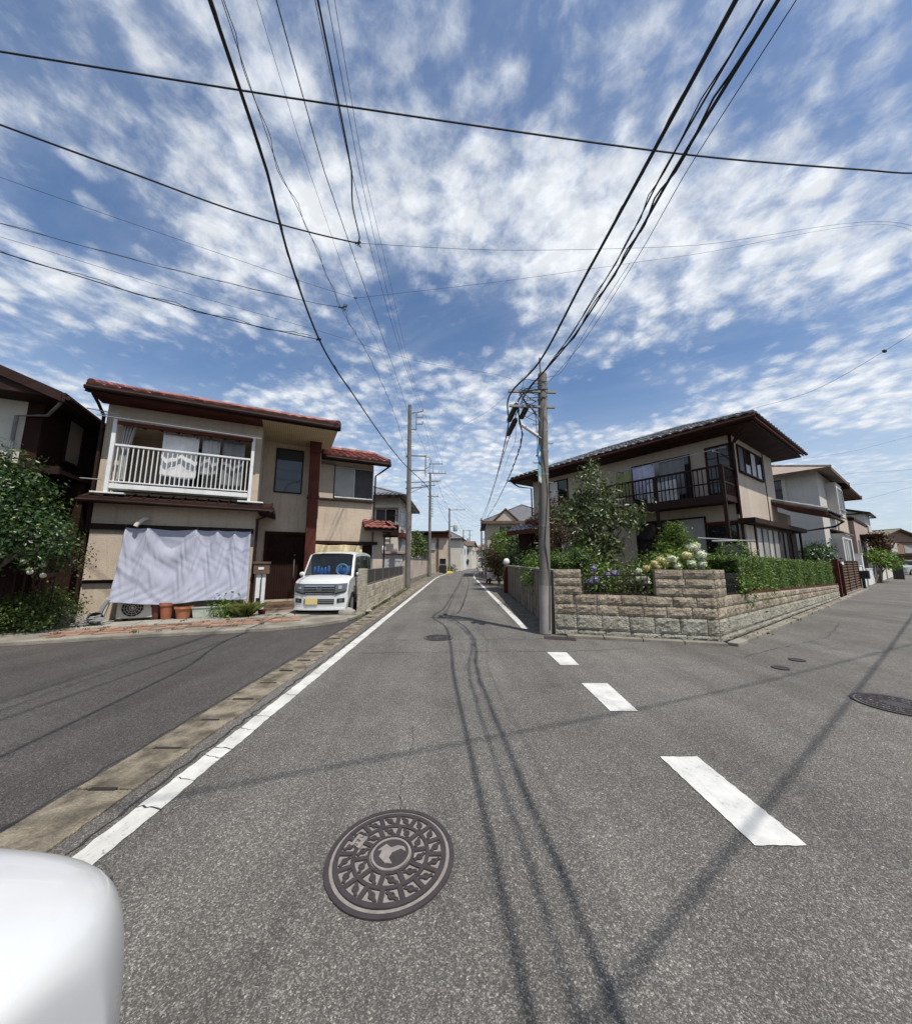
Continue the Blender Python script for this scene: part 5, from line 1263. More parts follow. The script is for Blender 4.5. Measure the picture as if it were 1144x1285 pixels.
def wire(label, pts, r, mat=None, twist=0, name='overhead_cable', group='overhead cables', n=14, tr=None):
    P_ = [Vector(p) for p in pts]; C_ = catmull(P_, n) if len(P_) > 2 else [P_[0].lerp(P_[1], k / 12) - Vector((0, 0, .35 * 4 * (k/12) * (1 - k/12) * min(1, (P_[1]-P_[0]).length / 25))) for k in range(13)]
    r *= .68; twist *= .8
    mb = MB(); mb.tube(C_, r, 6)
    if twist:
        rr = random.Random(len(label)); D = []
        L = 0
        for a, b in zip(C_, C_[1:]):
            m_ = max(1, int((b - a).length / .12))
            for k in range(m_):
                p = a.lerp(b, k / m_); L += (b - a).length / m_
                D.append(p + Vector((math.cos(L * 6 + math.sin(L)) * twist, 0, math.sin(L * 6 + math.sin(L * 1.7)) * twist + twist * .6)) * rr.uniform(.6, 1.2))
        mb.tube(D, tr or r * .45, 5)
    o = mb.build(name, mat or m_wire, smooth=True, recalc=False)
    return tag(o, label, 'cable', group)
W_ = at
# right pole: thick pair running toward the camera and on to the next pole behind it
bk = lambda x, z: Vector((x, -22, z))
wire('thick black cable, left of the twisted bundle, rising from the near right pole arm', [bk(4.2, 6.3), W_(806, 215, 2.8), W_(735, 345, 4.3), W_(672, 460, 6.3), (1.25, 7.40, 5.32), W_(638, 530, 9.0), W_(621, 605, 22), (3.25, 45, 6.6)], .026, twist=.012)
wire('thick black bundle of twisted cables rising from the near right pole to the top edge', [bk(4.6, 6.6), W_(845, 215, 2.9), W_(770, 345, 4.6), W_(715, 428, 6.0), (1.72, 7.38, 5.5), (1.45, 7.42, 5.2), W_(655, 545, 8.4), W_(626, 625, 24), (3.4, 45, 6.2)], .022, twist=.03, tr=.01)
wire('slimmer black cable strapped beside the twisted bundle above the near right pole', [bk(4.4, 6.5), W_(832, 215, 2.85), W_(772, 330, 4.5), W_(700, 443, 6.2), (1.6, 7.36, 5.3), W_(640, 545, 9.5), (3.4, 45, 6.0)], .013, twist=.02, tr=.006)
wire('single thin wire right of the bundle reaching the top of the near right pole', [bk(5.0, 6.8), W_(861, 215, 3.0), W_(795, 330, 4.6), W_(730, 430, 6.2), (2.14, 7.4, 5.6)], .006)
wire('second thin wire between the bundle and the rightmost thin wire', [W_(790, 330, 4.7), W_(735, 415, 6.0), W_(700, 470, 7.0), (2.05, 7.4, 5.72)], .005)
wire('thin cable hanging in a short loop below the near right pole arm', [(1.35, 7.42, 5.0), W_(647, 545, 8.0), W_(637, 575, 12), W_(629, 600, 20), (3.5, 45, 5.6)], .007)
for k, (c, L, lb) in enumerate(((W_(643, 518, 7.7), .55, 'upper black cable joint sleeve hanging left of the near right pole'), (W_(642, 536, 8.1), .55, 'lower black cable joint sleeve hanging left of the near right pole'), (W_(657, 518, 7.7), .34, 'short black cable joint sleeve nearest the near right pole'))):
    d = (Vector((-.25, 1.2, -.42))).normalized(); mb = MB(); mb.tube([c - d * L * .6, c - d * L * .5, c - d * L * .45, c + d * L * .45, c + d * L * .5, c + d * L * .6], [.02, .05, .065, .065, .05, .02], 12)
    o = mb.build('cable_joint', m_blackpl, smooth=True); tag(o, lb, 'cable joint', 'cable joint sleeves')
# left pole: cables toward the camera
wire('thick black cable running from the first left pole over the road to the top edge', [bk(1.5, 6.6), W_(335, 215, 3.0), W_(362, 320, 4.2), W_(400, 425, 5.9), W_(450, 505, 8.8), W_(505, 580, 15.5), (-1.75, 20.7, 6.05), W_(540, 640, 30), (-2.4, 36, 7.2)], .024, twist=.016, tr=.008)
wire('loosely twisted thin cable just right of the thickest left cable', [bk(.9, 8.2), W_(351, 215, 4.2), W_(385, 285, 5.3), W_(427, 384, 7.6), W_(462, 446, 10.5), W_(495, 520, 16), (-3.05, 20.6, 8.0)], .007, twist=.045, tr=.005, mat=m_wire2)
wire('fine grey wire between the twisted cable and the black middle cable', [bk(-.2, 9.4), W_(388, 215, 5), W_(445, 373, 8.3), W_(478, 440, 11), W_(505, 520, 18), (-2.95, 20.6, 8.2)], .005, m_wire2)
wire('black middle cable passing over the junction to the left pole head', [bk(-.6, 9.6), W_(407, 215, 5), W_(440, 310, 7), W_(470, 395, 10), W_(500, 480, 15.5), W_(511, 515, 19), (-2.85, 20.8, 10.2), W_(527, 550, 28), (-2.4, 36, 11.0)], .012)
wire('first of three power lines from the top insulators toward the camera', [bk(-.6, 11.5), W_(441, 215, 5.5), W_(470, 330, 8.2), W_(502, 440, 13.5), (-2.15, 20.6, 10.75), (-2.4, 36, 11.0)], .009)
wire('second of three power lines from the top insulators toward the camera', [bk(-.3, 12.0), W_(451, 215, 5.8), W_(477, 330, 8.6), W_(508, 450, 14.5), (-2.15, 20.6, 11.15), (-1.6, 36, 11.1)], .008)
wire('third, rightmost power line from the top insulators toward the camera', [bk(0, 12.4), W_(457, 215, 6), W_(484, 330, 9), W_(513, 455, 15), (-2.1, 20.6, 11.2), (-1.1, 36, 11.1)], .007)
J1 = W_(449, 305, 6.8)
wire('thick cable sweeping from the upper left edge to the hook of the hanging joint', [(-14, 3.4, 10.2), W_(160, 215, 4.6), W_(300, 266, 5.6), W_(400, 294, 6.3), J1], .022)
wire('short thick cable bending down from the top edge to the hanging joint', [bk(-.5, 10.6), W_(441, 215, 4.8), W_(443, 262, 5.8), W_(449, 288, 6.4), W_(451, 298, 6.6), J1], .02)
wire('thin wire from the hanging joint across the sky to the right edge', [J1, W_(600, 313, 7.4), W_(850, 309, 9), W_(1144, 283, 11.5), (24, 14, 15)], .007, m_wire2)
J2 = W_(446, 374, 8.3)
def clampy(name, label, c, s_, n, seed, r0):
    rr = random.Random(seed); mb = MB()
    for k in range(n):
        a = rr.uniform(0, 6.28); P_ = [c + Vector((rr.uniform(-1, 1), rr.uniform(-.6, .6), rr.uniform(-1, 1))) * s_ * .8 for _ in range(4)]
        mb.tube([c] + P_ + [c], r0, 5)
    mb.tube([c - Vector((s_ * .7, 0, 0)), c + Vector((s_ * .7, 0, .2 * s_))], r0 * 2.4, 8)
    tag(mb.build(name, m_wire, smooth=True), label, 'cable clamp', 'clamps on the overhead cables')
clampy('cable_clamp', 'small clamp and loops where the two thick cables meet above the road', J1, .10, 3, 1, .007)
clampy('cable_clamp', 'little ring joining the thin wires over the road', J2, .06, 2, 2, .005)
clampy('cable_clamp', 'knot of loops where the thin double wire meets the twisted cable', W_(430, 386, 7.6), .15, 5, 3, .005)
clampy('cable_clamp', 'tied joint where the spiral service cable meets the thickest left cable', W_(400, 426, 5.9), .06, 3, 4, .006)
wire('thin wire from the upper left edge to the small ring above the road', [(-18, 3, 11.5), W_(0, 222, 5.2), W_(200, 292, 6.6), W_(400, 360, 8), J2], .006, m_wire2)
wire('thin wire rising from the small ring to the right edge', [J2, W_(620, 354, 9), W_(850, 322, 10.5), W_(1144, 290, 12.5), (24, 15, 15)], .006, m_wire2)
wire('thin double wire from the left edge ending at the twisted cable', [(-16, 4, 9), W_(0, 280, 5.4), W_(200, 334, 6.4), W_(400, 381, 7.4), W_(430, 386, 7.6)], .008, m_wire2, twist=.02, tr=.004)
wire('faint wire crossing from the left edge down behind the poles to the right', [(-16, 5, 8.6), W_(0, 297, 6), W_(200, 358, 7.6), W_(400, 415, 9.5), W_(520, 452, 11.5), W_(640, 475, 13.5), (4.5, 20, 10.5)], .006, m_wire2)
wire('black service cable with loose spiral from the left edge to the thick left cable', [(-15, 3.5, 7.8), W_(0, 316, 4.4), W_(150, 362, 4.9), W_(300, 404, 5.5), W_(400, 426, 5.9)], .011, twist=.04, tr=.005)
wire('wire with a small clamp running from the grey tiled right house to the right edge', [(8.9, 9.75, 6.05), W_(1020, 490, 9), W_(1110, 440, 8), W_(1144, 419, 7.6), (14, 4, 9)], .006, m_wire2)
mb = MB(); mb.tube([W_(1107, 442, 8.04), W_(1108, 441, 8.03), W_(1111, 440, 8.0), W_(1112, 439, 7.98)], [.01, .05, .05, .01], 8); tag(mb.build('wire_clamp', m_wire2, smooth=True), 'small dark clamp on the wire at the right edge of the sky', 'clamp')
wire('thick cable crossing low over the street, seen at the top right corner of the sky', [W_(-150, 40, 4.6), W_(400, 128, 5.0), W_(900, 198, 5.6), W_(1085, 213, 6), W_(1144, 217, 6.2), (16, 6.3, 12.9)], .022)
wire('cable crossing high over the junction whose long shadow slants across the road', [(-9, -4.6, 8.3), (.97, -.86, 8.0), (4.68, .47, 8.0), (10.1, 2.79, 8.0), (22, 8, 8.6)], .02)
wire('thick bundle along the side street whose shadow crosses the road at right', [(-4.5, -6.1, 6.3), (4.2, 0, 6.0), (15.4, 7.8, 6.0), (32, 19.4, 6.6)], .022)
wire('service wire from the first left pole down to the red tiled house', [W_(505, 565, 20.4), W_(480, 610, 17), W_(470, 625, 14.5)], .006, m_wire2)
wire('diagonal wire from the near right pole top to the second left pole', [W_(675, 455, 7.4), W_(620, 510, 14), W_(560, 553, 24), (-1.6, 36, 9.6)], .007, m_wire2)
for k in range(6):
    a = (-2.4 + .3 * (k % 3), 36, 11.0 - .75 * k); b = (-.9 + .3 * (k % 2), 47.5, 8.4 - .45 * k)
    wire(('highest', 'second', 'third', 'fourth', 'fifth', 'lowest')[k] + ' line strung between the second and third left poles', [a, b], .010, m_wire2)
for k in range(6):
    a = (-2.1 + .2 * (k % 3), 36, 10.9 - .8 * k); b = (3.35, 45, 7.1 - .25 * k)
    wire(('highest', 'second', 'third', 'fourth', 'fifth', 'lowest')[k] + ' line crossing the road between the second left pole and the slim right pole', [a, b], .009, m_wire2)
for k in range(4):
    wire(('highest', 'second', 'third', 'lowest')[k] + ' line running on from the third to the fourth left pole', [(-.4 + .5 * (k % 2), 47.5, 8.4 - .6 * k), (2.0, 77, 8.4 - .5 * k)], .012, m_wire2)
wire('low line from the transformer pole across to the slim right pole', [(-.5, 47.5, 6.0), (3.3, 45, 6.3)], .009, m_wire2)
wire('drooping line from the slim right pole on toward the far bend', [(3.4, 45, 6.8), (6.5, 84, 8)], .012, m_wire2)
wire('left line of the pair between the first and second left poles', [(-1.9, 20.6, 7.6), (-2.2, 36, 9.6)], .009, m_wire2)
wire('right line of the pair between the first and second left poles', [(-1.7, 20.6, 6.4), (-1.9, 36, 8.4)], .009, m_wire2)
for k, (v, z) in enumerate(((565, 8.3), (592, 7.3), (606, 6.9), (629, 6.0), (470, 11))):
    if k < 4: wire(('upper', 'second', 'third', 'lowest')[k] + ' faint line over the far end of the right side street', [W_(1000, v + 12, 44), W_(1060, v + 3, 42), W_(1144, v - (18 if k in (0, 3) else 3), 40), (80, 38, z + 12)], .014, m_wire2)
# ================================================================ stone corner wall on the right
def rockrow(mb, s0, s1, z0, z1, r, m=0, L0=.42, y0=0.0, zf=lambda s, z: z, th=.2, ends=False):
    s = s0
    while s < s1 - .02:
        e = min(s1, s + L0 * r.uniform(.9, 1.1))
        if s1 - e < .12: e = s1
        a, b, c, d = s + .006, e - .006, z0 + .006, z1 - .006; nu, nv = max(4, int((b - a) / .045)), max(3, int((d - c) / .045))
        H_ = [[r.uniform(-.004, .004) if i in (0, nu) or j in (0, nv) else abs(r.gauss(.006, .009)) + .010 for j in range(nv + 1)] for i in range(nu + 1)]
        tl, tu = r.uniform(-.016, .016), r.uniform(-.012, .012)
        def fn(u, v):
            i, j = round(u * nu), round(v * nv); h = H_[i][j] + ((tl * (v - .5) + tu * (u - .5)) if 0 < i < nu and 0 < j < nv else 0)
            x = a + (b - a) * u; z = c + (d - c) * v; return (x, y0 - h, zf(x, z))
        mb.grid(fn, nu, nv, m)
        P_ = [(x, y, zf(x, z)) for x, y, z in ((a, y0, c), (b, y0, c), (b, y0, d), (a, y0, d), (a, y0 + th, c), (b, y0 + th, c), (b, y0 + th, d), (a, y0 + th, d))]
        for q in ((3, 2, 6, 7), (1, 5, 6, 2), (4, 0, 3, 7), (5, 4, 7, 6)): mb.poly([P_[i] for i in q], m)
        s = e
sw = thing('stone_corner_wall', 'tan split-stone garden wall with pale green lower courses wrapping the street corner', 'wall', (2.06, 7.38, 0), -15.17)
r = random.Random(21); lo_, hi_ = MB(), MB()
for z0, z1 in ((0, .13), (.13, .43)): rockrow(lo_, 0, 2.94, z0, z1, r, L0=.48)
for z0, z1 in ((.43, .635), (.635, .83)): rockrow(hi_, 0.0, 2.94, z0, z1, r)
for z0, z1 in ((.83, 1.0), (1.0, 1.17), (1.17, 1.345)):
    rockrow(hi_, 0, .56, z0, z1, r, L0=.56); rockrow(hi_, 1.93, 2.94, z0, z1, r, L0=.5)
xfS = lambda p: (Vector((2.94, 0, 0)) + Matrix.Rotation(R(36 + 15.17), 3, 'Z') @ Vector(p))
lo2, hi2 = MB(xfS), MB(xfS)
zs_ = lambda s, z: z * (1 - .027 * max(0, s - .56))
for z0, z1 in ((0, .13), (.13, .43)): rockrow(lo2, 0, 13.9, z0, z1, r, L0=.48, zf=zs_, y0=0)
for z0, z1 in ((.43, .635), (.635, .83)): rockrow(hi2, 0, 13.9, z0, z1, r, zf=zs_)
for z0, z1 in ((.83, 1.0), (1.0, 1.17), (1.17, 1.345)): rockrow(hi2, 0, .56, z0, z1, r, L0=.3)
lo_.add(lo2.v, lo2.f); hi_.add(hi2.v, hi2.f)
lo_.build('lower_course', m_stone2, sw); hi_.build('upper_course', m_stone1, sw)
mb = MB(); mb.box(.02, .54, .03, .19, 0, 1.335); mb.box(.54, 1.95, .03, .19, 0, .82); mb.box(1.95, 2.93, .03, .19, 0, 1.335)
mb.box(.0, .015, .0, .2, 0, 1.33)
mc = MB(xfS); mc.prism([(.03, 0), (13.85, 0), (13.85, .52), (.56, .825), (.56, 1.335), (.03, 1.335)], .03, .19, lambda a, b, e: (a, e, b)); mb.add(mc.v, mc.f)
mb.build('mortar', m_mortar, sw)
def spear_rail(name, label, base, rot, a0, a1, z0, z1, step, group=None, y=.1, zf=lambda s: 0):
    t = thing(name, label, 'railing', base, rot, group); mb = MB(); s = a0
    while s <= a1: mb.bar((s, y, z0 + zf(s)), (s, y, z1 + zf(s)), .02, .02); mb.lathe([(.012, 0), (.001, .05)], (s, y, z1 + zf(s)), 6); s += step
    mb.build('bars', m_blackpl, t); mb = MB()
    for z in (z0 + .03, (z0 + z1) / 2, z1 - .05): mb.bar((a0, y, z + zf(a0)), (a1, y, z + zf(a1)), .022, .022)
    mb.build('rail', m_brown, t); return t
spear_rail('low_railing', 'low dark iron railing between the two stone pillars in front of the flowers', sw.location, -15.17, .6, 1.92, .83, 1.27, .11, 'railings on the stone wall')
spear_rail('low_railing', 'short dark railing on the side street wall between the corner pillar and the hedge', (4.9, 6.61, 0), 36, .6, 2.0, .84, 1.25, .09, 'railings on the stone wall', zf=lambda s: -.02 * s)
# block wall along the main road
rw = thing('stained_block_wall', 'dark streaked concrete block wall running along the main road behind the telephone pole', 'wall', (2.06, 7.38, 0), 87.5)
mb = MB(); r = random.Random(31)
for row, (z0, z1) in enumerate(((0, .2), (.2, .55), (.55, 1.26))):
    s = .02
    while s < 9.6:
        e = min(9.6, s + (1.1 if row < 2 else .8)); mb.box(s + .005, e - .005, -.2 - (.0 if row < 2 else -.012) , -.03, z0 + .004, z1 - .004); s = e
mb.build('blocks', m_block, rw, bevel=.008)
mb = MB(); mb.box(.02, 9.58, -.182, -.04, 0, 1.25); mb.build('mortar', m_slot, rw); mb = MB(); mb.box(.02, 9.62, -.21, .0, 1.262, 1.33); mb.build('coping', m_conc2, rw, bevel=.012)
gp = thing('globe_gate_post', 'dark gate post topped by a round white globe at the block wall end', 'gate post', (2.5, 17.1, 0), 0)
mb = MB(); mb.box(-.16, .16, -.16, .16, 0, 1.3); mb.build('post', m_brown2, gp, bevel=.012); mb = MB(); mb.lathe([(.06, 1.3), (.06, 1.36)], n=12); mb.ball((0, 0, 1.5), .17, 16); mb.build('globe', m_towelw, gp, smooth=True)

# ================================================================ garden plants on the right
GG = 'plants in the corner garden'
tree('garden_tree', 'leafy evergreen tree with grey-green glossy leaves behind the stone corner wall', (3.95, 9.8, .45), (-.05, 0, 1.6),
     [(-.15,0,1.75,.55,.5,.35), (.05,0,2.35,.6,.5,.38), (-.42,.1,2.75,.42,.4,.33), (.0,0,3.2,.42,.4,.4), (-.02,0,3.66,.24,.24,.32), (.75,-.1,2.25,.55,.4,.33), (1.2,-.15,2.5,.4,.35,.25), (-.7,.05,2.3,.38,.38,.35), (.45,-.1,1.5,.35,.3,.28), (.35,0,2.9,.42,.4,.33), (-.45,.1,1.35,.3,.3,.25), (.1,-.1,1.15,.4,.35,.25)], 4600, .13, m_leaf_ol, 11, GG, 'tree', .075, shell=.35, spread=.12, up=.2, droop=.5, clump=14, asp=.42)
def shrub(label, loc, blobs, n, size, mat, seed, name='garden_shrub', cat='shrub', stem=True, **kw):
    t = thing(name, label, cat, loc, 0, GG)
    leafmesh('foliage', leaves(blobs, n, size, seed, **kw), mat, t)
    if stem:
        mb = MB(); rr = random.Random(seed)
        for k in range(4): b = blobs[k % len(blobs)]; mb.tube([(rr.uniform(-.05, .05), rr.uniform(-.05, .05), -.05), (b[0] * .5, b[1] * .5, b[2] * .5), (b[0], b[1], b[2])], [.025, .018, .008], 6)
        mb.build('stem', m_bark, t)
    return t
def shell_ball(label, loc, rad, h, seed):
    t = shrub(label, loc, [(0, 0, h, rad, rad, rad * .85)], 3600, .045, m_leaf_hd, seed, 'round_topiary', 'topiary', shell=.88, spread=.03, out=1.2, up=.2)
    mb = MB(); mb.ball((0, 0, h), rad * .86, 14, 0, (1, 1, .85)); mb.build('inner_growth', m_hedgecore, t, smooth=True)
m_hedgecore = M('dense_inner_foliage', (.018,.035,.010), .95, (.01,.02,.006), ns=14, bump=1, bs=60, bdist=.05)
shell_ball('clipped round green bush just right of the telephone pole', (3.42, 9.5, .45), .36, 1.12, 31)
shell_ball('smaller clipped round bush partly hidden by the telephone pole', (2.86, 9.5, .45), .3, 1.06, 32)
shell_ball('clipped round dark bush near the laundry poles of the right house', (7.3, 9.15, .45), .42, 1.2, 33)
shrub('sprawling green shrub with orange leaves overhanging the block wall left of the pole', (2.55, 10.6, .6), [(-.1,0,.55,.45,.6,.4), (.2,.6,.8,.5,.6,.45), (-.1,-.7,.35,.4,.5,.3)], 2600, .075, m_leaf_br, 34, spread=.08)
shrub('reddish brown leaved shrub in front of the far end of the right house', (3.15, 11.2, .5), [(0,0,1.9,.55,.5,.7), (.1,.1,2.9,.4,.4,.45), (-.25,0,2.4,.4,.4,.4), (.45,-.2,1.75,.45,.4,.35)], 2600, .075, m_leaf_rd, 35, spread=.1, shell=.35)
shrub('bush of purple hydrangea behind the low railing', (3.15, 7.85, .5), [(0,0,.42,.34,.26,.3), (.35,.15,.5,.3,.3,.3)], 1500, .09, m_leaf_br, 36, 'hydrangea', 'flowering bush')
shrub('bush of white hydrangea blooming over the tall corner pillar', (4.95, 8.15, .5), [(0,0,.75,.5,.38,.42), (.5,.15,.85,.45,.35,.4), (-.45,0,.6,.35,.3,.3)], 3000, .10, m_leaf_br, 37, 'hydrangea', 'flowering bush')
def bloom(label, c, rad, mat, seed, parent):
    rr = random.Random(seed); mb = MB(); mb.ball((0, 0, 0), rad * .92, 18, 0, (1, 1, .82))
    mb.v = [tuple(q * rr.uniform(.86, 1.1) for q in p) for p in mb.v]
    V = leaves([(0, 0, 0, rad, rad, rad * .82)], 150, .034, seed, shell=.97, out=1.8, asp=.95, clump=3, spread=.008, up=.2)
    mb.add(V, [[4 * k, 4 * k + 1, 4 * k + 2, 4 * k + 3] for k in range(len(V) // 4)])
    mb.v = [(x + c[0], y + c[1], z + c[2]) for x, y, z in mb.v]
    mb.build('flower_head', mat, parent, recalc=False)
hyw = [o for o in bpy.data.objects if o.get('label', '').startswith('bush of white')][0]; hyp = [o for o in bpy.data.objects if o.get('label', '').startswith('bush of purple')][0]
def onpix(u, v, Y, t): p = at(u, v, Y); return (p.x - t.location.x, p.y - t.location.y, p.z - t.location.z)
for k, (u, v, rr_, mt) in enumerate(((869, 687, .115, m_bloomw), (879, 697, .12, m_bloomw), (861, 697, .11, m_bloomy), (867, 707, .10, m_bloomw), (880, 708, .095, m_bloomw), (843, 702, .11, m_bloomw), (829, 703, .085, m_bloomy), (821, 707, .08, m_bloomy), (850, 711, .075, m_bloomw), (811, 713, .07, m_bloomy), (824, 711, .07, m_bloomy), (801, 717, .065, m_bloomw), (834, 708, .07, m_bloomy), (874, 684, .06, m_bloomw))):
    bloom('', onpix(u, v, 7.75, hyw), rr_, mt, 200 + k, hyw)
for k, (u, v, rr_, mt) in enumerate(((744, 714, .05, m_bloomp), (747, 727, .065, m_bloomp), (740, 730, .055, m_bloomp), (755, 733, .06, m_bloomp), (762, 722, .06, m_bloomp), (771, 719, .055, m_bloomp), (810, 725, .05, m_bloomw), (812, 731, .05, m_bloomw), (801, 726, .05, m_bloomw))):
    bloom('', onpix(u, v, 7.6, hyp), rr_, mt, 240 + k, hyp)
shrub('tall feathery pale green bush behind the white hydrangea', (5.2, 9.0, .45), [(0,0,.85,.55,.4,.42), (-.4,.1,.75,.4,.35,.35), (.4,.1,.8,.4,.35,.35)], 3200, .075, m_leaf_md, 38, up=.9, asp=.3)
tree('cloud_pruned_pine', 'small layered pine in front of the dark ground floor window of the right house', (6.15, 9.6, .45), (.05, 0, 1.5), [(0,0,1.75,.4,.38,.16), (-.3,0,1.5,.34,.3,.14), (.3,.05,1.55,.34,.3,.14), (0,0,2.0,.26,.25,.13), (.1,0,1.28,.34,.3,.12)], 3200, .09, m_leaf_br, 39, GG, 'tree', .045, shell=.3, spread=.06, asp=.22, up=.7)
shrub('broad green shrub between the white hydrangea and the round bush', (6.4, 8.9, .45), [(0,0,.75,.5,.45,.45), (.45,.2,.7,.45,.4,.4), (-.3,0,.9,.35,.3,.3)], 2600, .085, m_leaf_md, 40)
shrub('spiky fern-like plant hanging over the short side railing', (7.9, 9.35, .5), [(0,0,.75,.4,.35,.45), (-.25,-.3,.5,.35,.3,.35)], 1500, .15, m_leaf_br, 41, asp=.2, up=.6)
shrub('low mixed greenery filling the bed behind the low railing', (3.9, 8.0, .45), [(0,0,.3,.6,.3,.28), (-.5,.2,.4,.4,.4,.35), (.5,.2,.35,.4,.35,.3), (0,.6,.55,.6,.4,.4)], 4200, .075, m_leaf_mx, 42)
shrub('pale stemmed plant with small yellowish leaves beside the tree trunk', (3.6, 8.7, .45), [(0,0,.7,.4,.35,.4), (.5,0,.55,.35,.3,.35)], 1500, .07, m_leaf_md, 43)
shrub('low green plants at the foot of the side street hedge', (6.2, 7.75, .7), [(0,0,.2,.3,.25,.2)], 700, .07, m_leaf_br, 44, stem=False)
# bushes along the road behind the block wall
for k, (lb, loc, bl, n, sz, mt) in enumerate((
    ('tall dark green bush over the far end of the block wall', (3.5, 18.5, 0), [(0,0,1.6,.9,1.1,1.0), (.2,.5,2.6,.8,.9,.7), (-.6,0,1.1,.5,.8,.6)], 3200, .12, m_leaf_dk),
    ('bushy bright green tree crown among the roadside shrubs', (3.2, 21.5, 0), [(.2,0,2.6,1.1,1.1,.8), (-.2,.5,3.1,.7,.8,.5), (.6,0,1.8,.8,1,.7)], 3000, .15, m_leaf_br),
    ('reddish brown bush overhanging the parked scooter', (2.9, 23.5, 0), [(0,0,2.0,.9,1,.8), (-.4,.2,1.5,.6,.7,.5), (.3,0,1.0,.7,.8,.6)], 3000, .14, m_leaf_rd),
    ('dark shrub closing the row of roadside bushes before the slim pole', (3.4, 28.5, 0), [(0,0,2.2,1.0,1.6,1.5), (.4,0,1.2,1.0,1.5,1.0)], 2400, .18, m_leaf_mx),
    ('tall dark tree rising right of the slim pole at the road bend', (4.6, 50, 0), [(0,0,2.6,1.3,2,2.0), (.8,2,3.6,1.5,2,1.6), (-.4,1,1.3,1,1.5,1.2)], 2600, .24, m_leaf_dk),
    ('mid green tree standing between the gabled house and the road', (3.6, 32, 0), [(0,0,1.6,.9,1.2,1.3), (.5,1,2.6,.9,1,.8)], 2200, .18, m_leaf_md),
    ('dark mixed shrub behind the globe gate post', (3.6, 15.0, .4), [(0,0,1.0,.7,.9,.7), (-.3,-1.0,.8,.5,.7,.5), (-.2,1.0,.9,.6,.7,.6)], 3000, .1, m_leaf_dk),
    ('green bush trimmed flat above the middle of the block wall', (2.95, 12.6, .5), [(0,0,.8,.45,.9,.45), (.1,-.9,.7,.4,.6,.4)], 2600, .085, m_leaf_md))):
    t = thing('roadside_bush', lb, 'bush', loc, 0, 'bushes along the right roadside'); leafmesh('crown', leaves(bl, n, sz, 90 + k, shell=.5, spread=.13), mt, t)
    mb = MB(); rr = random.Random(k)
    for q in bl: mb.tube([(0, 0, -.05), (q[0] * .4, q[1] * .4, q[2] * .5), (q[0], q[1], q[2])], [.05, .035, .012], 6)
    mb.build('stem', m_bark, t)
# hedge
hg = thing('clipped_hedge', 'long box-clipped green hedge on top of the side street wall', 'hedge', (4.9, 6.61, 0), 36)
g = np.random.default_rng(17); n = 52000; L0, L1 = 1.75, 14.1
sx = L0 + (L1 - L0) * g.random(n); top_ = 1.60 - .011 * sx + .03 * np.sin(sx * 4) ; bot_ = .86 - .022 * sx
face = g.random(n); yv = np.where(face < .6, .12 + .05 * np.sin(sx * 3.3) * 1 + g.normal(size=n) * .03, .12 + .6 * g.random(n)); zv = np.where(face < .6, bot_ + (top_ - bot_) * g.random(n) ** .95, top_ + g.normal(size=n) * .025)
e_ = face > .96; sx = np.where(e_, L0 + .1 * g.random(n), sx); zv = np.where(e_, bot_ + (top_ - bot_) * g.random(n), zv)
yv += np.where(g.random(n) < .08, -.05, 0)
Pn = np.stack([sx, yv, zv], 1); N_ = np.where((face < .6)[:, None], np.array([0, -1.0, .35]), np.array([0, -.2, 1.0])) + g.normal(size=(n, 3)) * .55; N_ /= np.linalg.norm(N_, axis=1)[:, None]
T_ = np.cross(N_, g.normal(size=(n, 3))); T_ /= np.linalg.norm(T_, axis=1)[:, None]; S_ = np.cross(N_, T_); L_ = (.042 * (.6 + .8 * g.random(n)))[:, None]
leafmesh('foliage', np.stack([Pn, Pn + T_ * L_ * .5 + S_ * L_ * .3, Pn + T_ * L_, Pn + T_ * L_ * .5 - S_ * L_ * .3], 1).reshape(-1, 3), m_leaf_hd, hg)
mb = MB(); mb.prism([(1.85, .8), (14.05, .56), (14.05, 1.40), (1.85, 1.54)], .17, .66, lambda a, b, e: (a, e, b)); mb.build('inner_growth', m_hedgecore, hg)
rb = MB(); rb.bar((1.8, .02, .83), (14.0, .02, .56), .03, .05); 
for k in range(9): s = 2.0 + k * 1.5; rb.bar((s, .03, .6 - .01 * s), (s, .03, .84 - .022 * s), .03, .03)
o = rb.build('hedge_rail', m_brown2); o.location = (4.9, 6.61, 0); o.rotation_euler = (0, 0, R(36)); tag(o, 'thin reddish brown rail along the foot of the clipped hedge', 'rail')

# ================================================================ right house with grey tiles; local x along its left face, y along the side street
def Bw(x, y): a = R(-54.6); return (8.67 + x * math.cos(a) - y * math.sin(a), 10.4 + x * math.sin(a) + y * math.cos(a))
hB = house('grey_tile_corner_house', 'beige two-storey corner house with smoked grey tile roof and dark brown balcony', (*Bw(-8.2, 0), 0), -54.6, 8.2, 4.5, 5.75, m_stucco2, m_greytile, 'hip', .78, 1.25, (), tile=True, fascia=m_brown2)
WX = 8.2
part_box(hB, 'eave_soffit', m_brown, -.74, WX + .74, -.74, 5.24, 5.5, 5.56)
window(hB, front(0), 1.05, 2.05, 4.05, 5.25, m_brown, [m_towelw, m_glass2])
window(hB, front(0), WX - .66, WX - .08, 3.5, 5.18, m_brown, [m_glass2, m_glass2])
window(hB, front(0), WX - 3.1, WX - 1.2, 3.5, 5.1, m_brown, [m_glass, m_curt, m_glass])
window(hB, front(0), WX - 3.1, WX - .92, .75, 2.92, m_brown, [m_glass2, m_glass2, m_curt])
window(hB, front(0), WX - .8, WX - .1, .75, 2.62, m_brown, [m_glass2])
